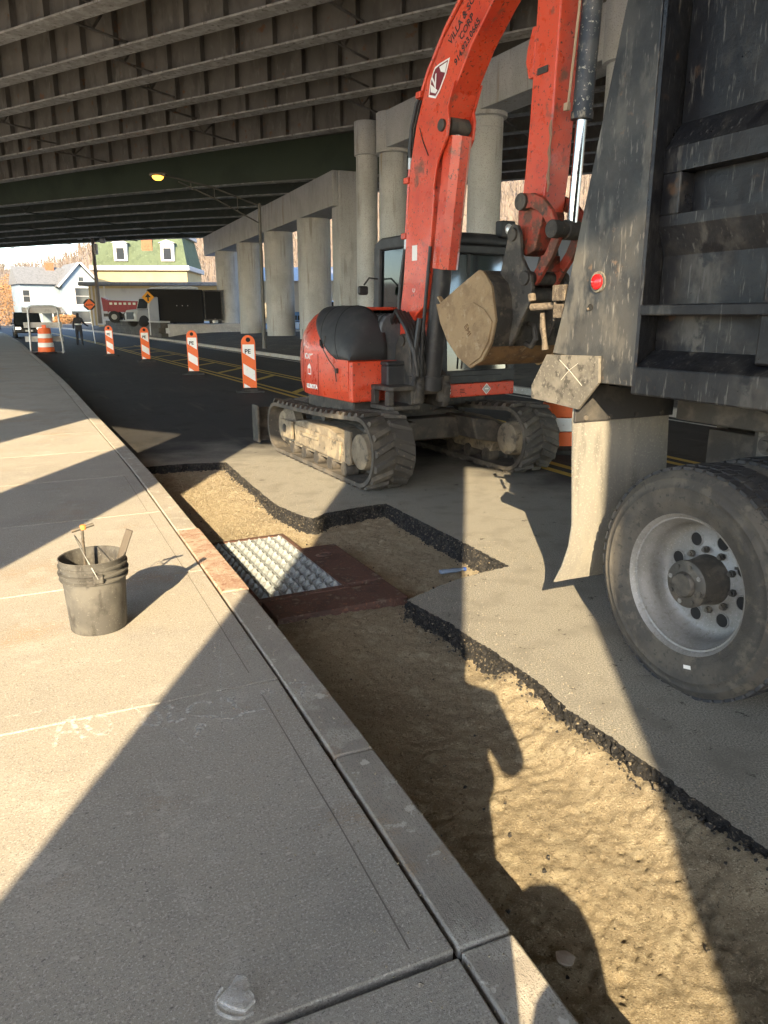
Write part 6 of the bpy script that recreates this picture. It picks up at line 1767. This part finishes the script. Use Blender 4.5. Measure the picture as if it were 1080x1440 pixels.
# red dump truck on the terrace
RT = atd(180, 449, 66)
rt = tag(empty('tipper_truck', (RT.x, RT.y, 1.02), rgz(RT) + rad(-6)), 'red tipper truck parked on the yard behind the retaining wall', 'truck')
m_truckred = mat('red_truck_body', (.24, .014, .03), .5, layers=[((.17, .012, .025), 2, .5, .7)])
mb = MB(); mb.prism([(-1.95, .95), (2.1, .75), (2.1, 1.75), (-1.5, 1.85), (-2.05, 2.1)], 'y', -.0, 2.2); bx_ = mb.build('tipper_body', m_truckred, rt, bev=.03)
for k in range(9):
    mb = MB(); mb.bx(-1.4 + k * .38, -1.18 + k * .38, -.035, -.001, 1.48, 1.66); mb.build('side_board_gap', m_galv, bx_)
for k in range(5):
    mb = MB(); mb.bx(-1.6 + k * .8, -1.5 + k * .8, -.05, -.002, .85, 1.75); mb.build('rib', m_truckred, bx_)
mb = MB(); mb.bx(-2.0, 3.3, .4, 1.8, .5, .75); mb.build('chassis', m_chas, rt)
mb = MB(); mb.prism([(2.25, .5), (2.25, 2.1), (3.2, 2.1), (3.6, 1.4), (4.3, 1.25), (4.3, .5)], 'y', .1, 2.1); mb.build('cab', m_chas, rt, bev=.08)
for x in (-1.1, .1, 3.3):
    for y in (.1, 2.0):
        w_ = empty('wheel', (x, y, .48)); w_.parent = rt
        mb = MB(); mb.lathe([(0, -.12), (.45, -.14), (.5, -.08), (.5, .1), (.3, .14), (0, .14)], 20, 'y'); mb.build('tyre', m_tyref, w_, smooth=True)
        mb = MB(); mb.lathe([(0, -.15), (.22, -.145), (.25, -.12)], 16, 'y'); mb.build('rim', m_whitew, w_, smooth=True)
# white truck nose and black box trailer
TB = atd(258, 455, 58)
bt2 = tag(empty('box_trailer', (TB.x, TB.y, .75), rgz(TB) + rad(4)), 'long black box trailer with a pale tarp roof beside the bridge columns', 'trailer')
m_blackbox = mat('black_box_sides', (.006, .006, .007), .5, spec=.2)
m_tarp = mat('pale_tarp', (.42, .47, .52), .7, layers=[((.30, .34, .38), 2, .5, .7)])
mb = MB(); mb.bx(-2.45, 1.55, 0, 2.4, .30, 2.75); bb = mb.build('box', m_blackbox, bt2, bev=.03)
mb = MB(); mb.prism([(-2.4, 2.76), (1.3, 2.76), (1.2, 2.95), (.6, 3.02), (-1.0, 2.98), (-2.2, 2.92)], 'y', .05, 2.3); mb.build('tarp', m_tarp, bt2, bev=.06)
mb = MB(); mb.bx(1.65, 3.0, .1, 2.3, .55, 2.70); mb.build('front_box', m_blackbox, bt2, bev=.03)
for q_ in ((1.62, 1.70, .50, 2.74), (2.92, 3.02, .50, 2.74)):
    mb = MB(); mb.bx(q_[0], q_[1], .04, .10, q_[2], q_[3]); mb.build('frame_post', m_chas, bt2)
mb = MB(); mb.bx(1.70, 2.92, .04, .09, .50, .60); mb.bx(1.70, 2.92, .04, .09, 2.64, 2.74); mb.build('frame_rail', m_chas, bt2)
for x in (-.4, .0, .4):
    mb = MB(); mb.bx(x - .03, x + .03, -.012, .0, 1.55, 1.62); mb.build('rivet_light', m_whitew, bb)
for x in (-1.9, -.9, 2.4):
    w_ = empty('wheel', (x, .25, .42)); w_.parent = bt2
    mb = MB(); mb.lathe([(0, -.14), (.40, -.14), (.44, -.08), (.44, .1), (0, .12)], 20, 'y'); mb.build('tyre', m_tyref, w_, smooth=True)
    mb = MB(); mb.lathe([(0, -.16), (.2, -.15), (.23, -.13)], 14, 'y'); mb.build('rim', m_galv, w_, smooth=True)
TN = atd(201, 450, 57)
tn = tag(empty('white_lorry', (TN.x, TN.y, .80), rgz(TN) + rad(30)), 'white truck cab parked nose out beside the black trailer', 'truck')
mb = MB(); mb.prism([(-1.0, .4), (-1.0, .9), (-.85, 1.2), (0, 1.28), (.25, 2.1), (.9, 2.15), (.9, .4)], 'y', -.85, .85); tc = mb.build('cab', m_whitew, tn, bev=.08, seg=3)
mb = MB(); mb.quad((-.01, -.7, 1.32), (-.01, .7, 1.32), (.2, .65, 2.02), (.2, -.65, 2.02)); mb.build('windscreen', m_glassd, tc)
mb = MB(); mb.bx(-1.03, -.99, -.5, .5, .55, 1.05); mb.build('grille', m_black, tc)
for y in (-.75, .75):
    w_ = empty('wheel', (-.4, y, .42)); w_.parent = tn
    mb = MB(); mb.lathe([(0, -.13), (.38, -.13), (.42, -.08), (.42, .08), (.38, .13), (0, .13)], 18, 'y'); mb.build('tyre', m_tyref, w_, smooth=True)
    mb = MB(); mb.box((-1.0, y * .85, .85), (.06, .22, .2)); mb.build('headlight', m_lens, tc)
# yellow diamond warning sign
YS = atd(208, 418, 53)
m_sgny = mat('sign_amber', (.72, .32, .02), .5)
ys = tag(empty('warning_sign', (YS.x, YS.y, .3), rgz(YS) + rad(10)), 'amber diamond warning sign with a black arrow in front of the black trailer', 'sign')
hz_ = YS.z - .3
mb = MB(); mb.cyl((0, .03, 0), (0, .03, hz_ + .3), .035, n=8); mb.build('post', m_galv, ys)
mb = MB(); mb.prism([(0, hz_ - .42), (.42, hz_), (0, hz_ + .42), (-.42, hz_)], 'y', -.01, .01); mb.build('board', m_sgny, ys)
mb = MB(); mb.prism([(-.05, hz_ - .25), (.05, hz_ - .25), (.05, hz_), (.2, hz_), (0, hz_ + .25), (-.2, hz_), (-.05, hz_)], 'y', -.014, -.0105); mb.build('arrow', m_ink, ys)

# ---- buildings
def win(parent, x, z, w, h, y=0.0, awn=False):
    o = MB(); o.bx(x - w / 2 - .12, x + w / 2 + .12, y - .07, y - .003, z - .12, z + h + .14); f = o.build('window', m_trim, parent, bev=.02, seg=1)
    o = MB(); o.bx(x - w / 2, x + w / 2, y - .085, y - .071, z, z + h); o.build('pane', m_glassd, f)
    o = MB(); o.bx(x - w / 2, x + w / 2, y - .10, y - .086, z + h / 2 - .03, z + h / 2 + .03); o.build('sash', m_trim, f)
    if awn:
        o = MB(); o.prism([(y - .11, z + h * .45), (y - .75, z + h * .35), (y - .11, z + h + .1)], 'x', x - w / 2 - .1, x + w / 2 + .1); o.build('awning', m_whitew, f)
# yellow house with green mansard
HP = atd(204, 432, 88)
hs = tag(empty('mansard_house', (HP.x, HP.y, 0), rgz(HP) + rad(-14)), 'cream house with a green shingled mansard roof and brick chimney', 'house')
zt = atd(204, 378, 88).z
mb = MB(); mb.bx(-5.4, 5.0, 0, 9, 0, zt - .1); mb.build('wall', m_cream, hs)
mb = MB(); mb.bx(-5.75, 5.35, -.4, 9.4, zt - .2, zt + .35); mb.build('cornice', m_trim, hs, bev=.08)
zr = atd(204, 331, 88).z
mb = MB()
b4 = [(-5.5, -.2), (5.1, -.2), (5.1, 9.2), (-5.5, 9.2)]; t4 = [(-4.9, .7), (4.5, .7), (4.5, 8.4), (-4.9, 8.4)]
mb.add([(x, y, zt + .36) for x, y in b4] + [(x, y, zr) for x, y in t4], [(0, 1, 5, 4), (1, 2, 6, 5), (2, 3, 7, 6), (3, 0, 4, 7), (4, 5, 6, 7)]); rf = mb.build('roof', m_mansard, hs)
mb = MB(); mb.bx(-5.2, 4.8, .45, 8.7, zr + .002, zr + .45); mb.build('roof_trim', m_trim, rf, bev=.05)
mb = MB(); mb.bx(.1, 1.25, .25, 1.3, zt + .9, zr + 1.5); mb.build('chimney', m_brick, rf)
for x in (-2.2, 3.0):
    mb = MB(); mb.bx(x - .75, x + .75, -.25, 1.2, zt + .8, zt + 2.75); dm = mb.build('dormer', m_trim, rf, bev=.03)
    mb = MB(); mb.bx(x - .42, x + .42, -.275, -.252, zt + 1.0, zt + 2.2); mb.build('pane', m_glassd, dm)
    mb = MB(); mb.prism([(x - .95, zt + 2.751), (x + .95, zt + 2.751), (x, zt + 3.1)], 'y', -.4, 1.2); mb.build('dormer_roof', m_trim, dm)
for x in (-3.0, 3.8): win(hs, x, zt - 3.4, 1.1, 1.7, 0, True)
for y in (1.2, 3.4, 5.6):
    mb = MB(); mb.bx(-5.48, -5.403, y - .5, y + .5, zt - 3.3, zt - 1.7); f = mb.build('window', m_trim, hs); mb = MB(); mb.bx(-5.50, -5.481, y - .38, y + .38, zt - 3.2, zt - 1.8); mb.build('pane', m_glassd, f)
    mb = MB(); mb.bx(-5.5, -5.0, y - .5, y + .5, zt + .8, zt + 2.6); f = mb.build('dormer', m_trim, rf); mb = MB(); mb.bx(-5.52, -5.501, y - .33, y + .33, zt + 1.0, zt + 2.2); mb.build('pane', m_glassd, f)
# low garage building in front
GP = atd(200, 447, 79)
gb = tag(empty('garage_building', (GP.x, GP.y, .6), rgz(GP) + rad(-16)), 'low white and cream garage building with an overhanging flat roof', 'building')
zg = atd(200, 402, 79).z - .6
mb = MB(); mb.bx(-5.2, 9.5, 0, 7, 0, zg); mb.build('wall', m_cream, gb)
mb = MB(); mb.bx(-4.6, 1.2, -.03, -.002, .05, zg - .25); mb.build('white_panel', m_whitew, gb)
mb = MB(); mb.bx(-5.9, 10.2, -.9, 7.8, zg + .002, zg + .34); mb.build('roof', m_roofg, gb, bev=.04)
for x in (-4.9, -3.6, 2.2, 5.2):
    mb = MB(); mb.bx(x - .08, x + .08, -.10, -.031, 0, zg - .01); mb.build('pilaster', m_trim, gb)
for k in range(3):
    mb = MB(); mb.bx(-5.23, -5.202, 1 + k * 1.9, 2.2 + k * 1.9, .9, zg - .6); f = mb.build('window', m_trim, gb); mb = MB(); mb.bx(-5.25, -5.231, 1.1 + k * 1.9, 2.1 + k * 1.9, 1.0, zg - .7); mb.build('pane', m_glassd, f)
# pale blue gabled house with a porch
WP = atd(88, 450, 118)
wh = tag(empty('gabled_house', (WP.x, WP.y, 0), rgz(WP) + rad(12)), 'pale blue white house with a steep gable and a front porch', 'house')
k_ = 118 / 1040 * 1.03
zE, zA = atd(88, 400, 118).z, atd(100, 369, 118).z
mb = MB(); mb.bx(-5.4, .2, .8, 8, 0, zE); mb.build('wall', m_siding, wh)
mb = MB(); mb.prism([(.2, 0), (5.6, 0), (5.6, zE), (2.9, zA - .2), (.2, zE)], 'y', -1.2, 8); mb.build('gable_wing', m_siding, wh)
def slope(a, b, y0, y1, t, m, name):
    mb = MB(); n_ = Vector((-(b[1] - a[1]), b[0] - a[0])).normalized() * t
    mb.prism([a, b, (b[0] + n_.x, b[1] + n_.y), (a[0] + n_.x, a[1] + n_.y)], 'y', y0, y1); return mb.build(name, m, wh, fix=True)
slope((-.35, zE - .45), (2.9, zA - .05), -1.7, 8.2, .22, m_roofg, 'roof'); slope((2.9, zA - .05), (6.15, zE - .45), -1.7, 8.2, .22, m_roofg, 'roof')
slope((-.40, zE - .5), (2.9, zA - .1), -1.76, -1.701, .30, m_trim, 'barge_board'); slope((2.9, zA - .1), (6.2, zE - .5), -1.76, -1.701, .30, m_trim, 'barge_board')
mb = MB(); mb.prism([(.3, zE), (4.4, zE + 2.7), (8.5, zE)], 'x', -5.7, 1.9); mb.build('roof', m_roofg, wh)
mb = MB(); mb.bx(-.9, .3, 3.6, 4.8, zE + 1.2, zE + 3.3); mb.build('chimney', m_brick, wh)
for x in (-4.6,): 
    win(wh, x, zE - 2.6, .9, 1.7, .8); win(wh, x, zE - 5.6, .9, 1.8, .8)
win(wh, 3.0, zE - 2.9, 2.0, 2.4, -1.2); win(wh, 3.0, zE - .2, .7, 1.3, -1.2); win(wh, 5.0, zE - 3.0, .7, 1.6, -1.2)
mb = MB(); mb.prism([(-1.7, zE - 4.0), (.79, zE - 3.3), (.79, zE - 3.55), (-1.7, zE - 4.25)], 'x', -3.4, .15); pr2 = mb.build('porch_roof', m_roofg, wh)
for x in (-3.2, -1.6, -.1):
    mb = MB(); mb.cyl((x, -1.5, 0), (x, -1.5, zE - 4.2), .1, n=8); mb.build('porch_post', m_trim, wh)
mb = MB(); mb.bx(.3, 5.5, -1.24, -1.203, 0, zE - 4.0); mb.build('shop_front', m_whitew, wh)
mb = MB(); mb.bx(1.2, 4.8, -1.28, -1.242, .6, 2.2); mb.build('shop_window', m_glassd, wh)
# pale and ribbed sheds behind the near columns
RS = atd(815, 362, 34)
m_ribbed = mat('blue_grey_ribbed_steel', (.18, .22, .30), .55, .3)
rs = tag(empty('ribbed_shed', (RS.x, RS.y, .2), rgz(RS) + rad(0)), 'blue grey ribbed steel shed beyond the dump truck tail', 'shed')
mb = MB(); mb.bx(-6.5, 7, 0, 5, 0, 4.6); mb.build('wall', m_ribbed, rs)
for k in range(54):
    mb = MB(); mb.bx(-6.45 + k * .25, -6.33 + k * .25, -.05, -.002, .1, 4.55); mb.build('rib', m_ribbed, rs)
mb = MB(); mb.bx(-6.8, 7.3, -.4, 5.3, 4.602, 4.8); mb.build('roof', m_roofg, rs)
WS = atd(470, 405, 62)
ws = tag(empty('white_shed', (WS.x, WS.y, .2), rgz(WS) + rad(-10)), 'long white low shed seen between the bridge columns', 'shed')
hw_ = atd(470, 393, 62).z
mb = MB(); mb.bx(-8, 10, 0, 5, 0, hw_ - .3); mb.build('wall', m_whitew, ws)
mb = MB(); mb.prism([(-.4, hw_ - .3), (2.5, hw_ + .9), (5.4, hw_ - .3)], 'x', -8.3, 10.3); mb.build('roof', m_galv, ws)
for x in (-5.5, -2, 1.5, 5):
    win(ws, x, 1.2, 1.2, 1.2, 0)

# ---- poles and lamps
m_pole = mat('weathered_pole', (.16, .135, .11), .9, layers=[((.10, .085, .07), 4, .5, .7, (1, 1, .1))])
UP = atd(141, 452, 70)
up = tag(empty('utility_pole', (UP.x, UP.y, .9)), 'wooden utility pole with floodlights beside the red tipper truck', 'pole')
mb = MB(); mb.cyl((0, 0, 0), (0, 0, 9.2), .19, .13, n=12); mb.build('shaft', m_pole, up, smooth=True)
for s, z in ((-1, 7.3), (1, 7.0), (-1, 7.9)):
    mb = MB(); mb.cyl((0, 0, z), (s * .9, -.2, z + .2), .04, n=6); ar = mb.build('bracket', m_galv, up)
    mb = MB(); mb.box((s * 1.0, -.3, z + .15), (.45, .35, .4), Matrix.Rotation(rad(25), 3, 'X')); mb.build('floodlight', m_bback, ar, bev=.05)
mb = MB(); mb.cyl((.2, 0, 6.0), (.2, 0, 6.9), .2, n=12); mb.build('transformer', m_bback, up, smooth=True)
wire = tag(MB().tube([UP + Vector((0, 0, 8.2 - UP.z + .9)) + Vector((-t * 4.0, t * 3.2, .35 * ((t - 5) ** 2 - 25) / 25)) for t in range(0, 11)], .02, 4).build('overhead_wire', m_ink), 'thin overhead wire running from the utility pole', 'wire')
# street lamp with a trussed arm under the bridge
SLp = atd(371, 468, 31.5)
sl = tag(empty('street_lamp', (SLp.x, SLp.y, .3)), 'grey street lamp pole with a long braced arm and a lit amber lamp', 'street lamp')
ptop = atd(364.5, 286, 31.5) - sl.location; lamp = atd(223, 249, 30.0) - sl.location
m_lpole = mat('dark_lamp_pole', (.10, .098, .09), .6, .3)
mb = MB(); mb.cyl((0, 0, 0), ptop, .085, .06, n=14); mb.build('shaft', m_lpole, sl, smooth=True)
a1 = ptop + Vector((0, 0, -.1)); a2 = ptop + Vector((0, 0, -.75)); la = lamp + Vector((.3, 0, .05))
mb = MB(); mb.tube([a1, a1.lerp(la, .5) + Vector((0, 0, .12)), la], .03, 8); mb.tube([a2, a2.lerp(la, .5) + Vector((0, 0, .06)), la.lerp(a2, .12)], .026, 8)
for t in (.25, .5, .75):
    p1, p2 = a1.lerp(la, t) + Vector((0, 0, .1)), a2.lerp(la, t) + Vector((0, 0, .05)); mb.tube([p1, p2], .018, 6)
mb.build('arm', m_lpole, sl, smooth=True)
mb = MB(); mb.box(lamp + Vector((0, 0, .08)), (.62, .32, .12)); hd2 = mb.build('lamp_head', m_lpole, sl, bev=.04, seg=3)
mb = MB(); mb.lathe([(0, -.14), (.12, -.12), (.19, -.06), (.21, .01)], 20, 'z', lamp + Vector((-.03, 0, .02))); mb.build('lamp_glass', mat('lit_amber_lens', (1, .6, .1), .4, em=((1.0, .42, .04), 1.1)), hd2, smooth=True)

# ---- trees
def grow(mbT, mbC, p, d, L_, r, lvl, rg, maxl):
    pts = [p]; n_ = 4
    for i in range(n_):
        d = (d + Vector((rg.gauss(0, .12), rg.gauss(0, .12), rg.gauss(.03, .06)))).normalized()
        pts.append(pts[-1] + d * L_ / n_)
    rs_ = [r * (1 - .45 * i / n_) for i in range(n_ + 1)]
    (mbT if lvl < 2 else mbC).tube(pts, rs_, 5 if lvl < 2 else 3, caps=False)
    if lvl >= maxl: return
    for k in range(rg.choice((3, 4)) if lvl else 5):
        t = rg.uniform(.35, 1.0); i = min(n_ - 1, int(t * n_))
        q_ = pts[i].lerp(pts[i + 1], t * n_ - i)
        a = rg.uniform(0, 6.28); u = d.cross(Vector((0, 0, 1)) if abs(d.z) < .9 else Vector((1, 0, 0))).normalized(); v = d.cross(u)
        nd = (d * rg.uniform(.55, 1.0) + (u * math.cos(a) + v * math.sin(a)) * rg.uniform(.45, .85) + Vector((0, 0, .2))).normalized()
        grow(mbT, mbC, q_, nd, L_ * rg.uniform(.55, .75), r * .45, lvl + 1, rg, maxl)
def tree(p, h, seed, label, group='bare trees by the houses', leaves=0, m_leaf=None):
    rg = random.Random(seed); t = tag(empty('bare_tree', p), label, 'tree', group)
    a, b = MB(), MB(); grow(a, b, Vector((0, 0, -.2)), Vector((0, 0, 1)), h * .42, h * .018, 0, rg, 4)
    a.build('trunk', m_bark, t, smooth='all'); b.build('crown', m_twig, t)
    return t
for i, (x, y, D, h, lb) in enumerate(((62, 448, 135, 17, 'tall bare tree rising over the gable of the pale blue house'), (118, 448, 130, 15.5, 'leafless tree between the gabled house and the utility pole'), (98, 445, 150, 19, 'wide bare tree behind the gabled house'))):
    q_ = atd(x, y, D); tree((q_.x, q_.y, ground_z(q_.x, q_.y)), h, 10 + i, lb)
# shrubs with rusty leaves at the roadside
def shrub(p, R, h, seed, label):
    rg = random.Random(seed); t = tag(empty('shrub', p), label, 'shrub', 'rusty leaved shrubs by the road')
    a, b = MB(), MB()
    for k in range(14):
        an, rr = rg.uniform(0, 6.28), rg.uniform(.2, 1) * R
        a.tube([(0, 0, 0), (rr * .5 * math.cos(an), rr * .5 * math.sin(an), h * .5), (rr * math.cos(an), rr * math.sin(an), h * rg.uniform(.6, 1))], [.06, .04, .015], 4, caps=False)
    for k in range(2600):
        an, rr, z = rg.uniform(0, 6.28), R * math.sqrt(rg.random()), rg.random()
        env = (1 - (z * 1.05 - .35) ** 2) * (.75 + .5 * float(vnoise(an * 1.6 + seed, z * 4, 3)))
        c = Vector((rr * env * math.cos(an), rr * env * math.sin(an), .2 + z * h))
        u = Vector((rg.gauss(0, 1), rg.gauss(0, 1), rg.gauss(0, 1))).normalized(); v = u.orthogonal().normalized(); s = rg.uniform(.07, .16)
        b.add([c - u * s, c + v * s * .6, c + u * s, c - v * s * .6], [(0, 1, 2, 3)])
    a.build('stems', m_bark, t); b.build('foliage', m_rust_leaf, t)
for i, (x, y, D, R, h, lb) in enumerate(((12, 452, 128, 4.0, 6.5, 'rusty brown shrub by the road beyond the dark suv'), (30, 452, 140, 4.2, 9.0, 'tall rust coloured shrub left of the pale blue house'), (-6, 452, 120, 4.5, 7.0, 'broad brown leaved shrub at the bend of the road'), (92, 446, 112, 2.2, 1.8, 'low yellowish hedge in front of the gabled house'))):
    q_ = atd(x, y, D); shrub((q_.x, q_.y, ground_z(q_.x, q_.y)), R, h, 40 + i, lb)
# bare woods on the hillside: too many trunks to count
rngn = np.random.default_rng(4)
Vw, Fw = [], []
def wood(n_, rlo, rhi, alo, ahi, hlo, hhi, wsc):
    global Vw, Fw
    c = 0
    while c < n_:
        a = rngn.uniform(alo, ahi); r = rlo + (rhi - rlo) * rngn.random() ** .8
        x, y = math.sin(rad(a)) * r, math.cos(rad(a)) * r
        z = ground_z(x, y)
        if z < 1.5: c += 1; continue
        h = rngn.uniform(hlo, hhi); w = wsc * rngn.uniform(.6, 1.3)
        sx, sy = math.cos(rad(a)), -math.sin(rad(a))
        lx, ly = rngn.normal(0, .04) * h, rngn.normal(0, .04) * h
        def sliver(p, q_, w_):
            i = len(Vw)
            Vw.extend([(p[0] - sx * w_, p[1] - sy * w_, p[2]), (p[0] + sx * w_, p[1] + sy * w_, p[2]), (q_[0], q_[1], q_[2])]); Fw.append((i, i + 1, i + 2))
            i = len(Vw)
            Vw.extend([(p[0] + sy * w_, p[1] - sx * w_, p[2]), (p[0] - sy * w_, p[1] + sx * w_, p[2]), (q_[0], q_[1], q_[2])]); Fw.append((i, i + 1, i + 2))
        top = (x + lx, y + ly, z + h)
        sliver((x, y, z - .3), top, w)
        for k in range(9):
            t = rngn.uniform(.3, .95); b0 = (x + lx * t, y + ly * t, z + h * t)
            an = rngn.uniform(0, 6.28); bl = h * (1.05 - t) * rngn.uniform(.3, .6)
            sliver(b0, (b0[0] + math.cos(an) * bl, b0[1] + math.sin(an) * bl, b0[2] + bl * rngn.uniform(.5, 1.2)), w * .42)
        c += 1
wood(5200, 100, 330, -20, 24, 8, 15, .15)
wood(2600, 260, 800, -33, -17, 6, 10, .34)
me = bpy.data.meshes.new('bare_woods'); me.from_pydata(Vw, [], Fw); me.update()
tag(link('bare_woods', me, m_twig), 'leafless tan woods covering the sunlit hillside', 'woods', kind='stuff')
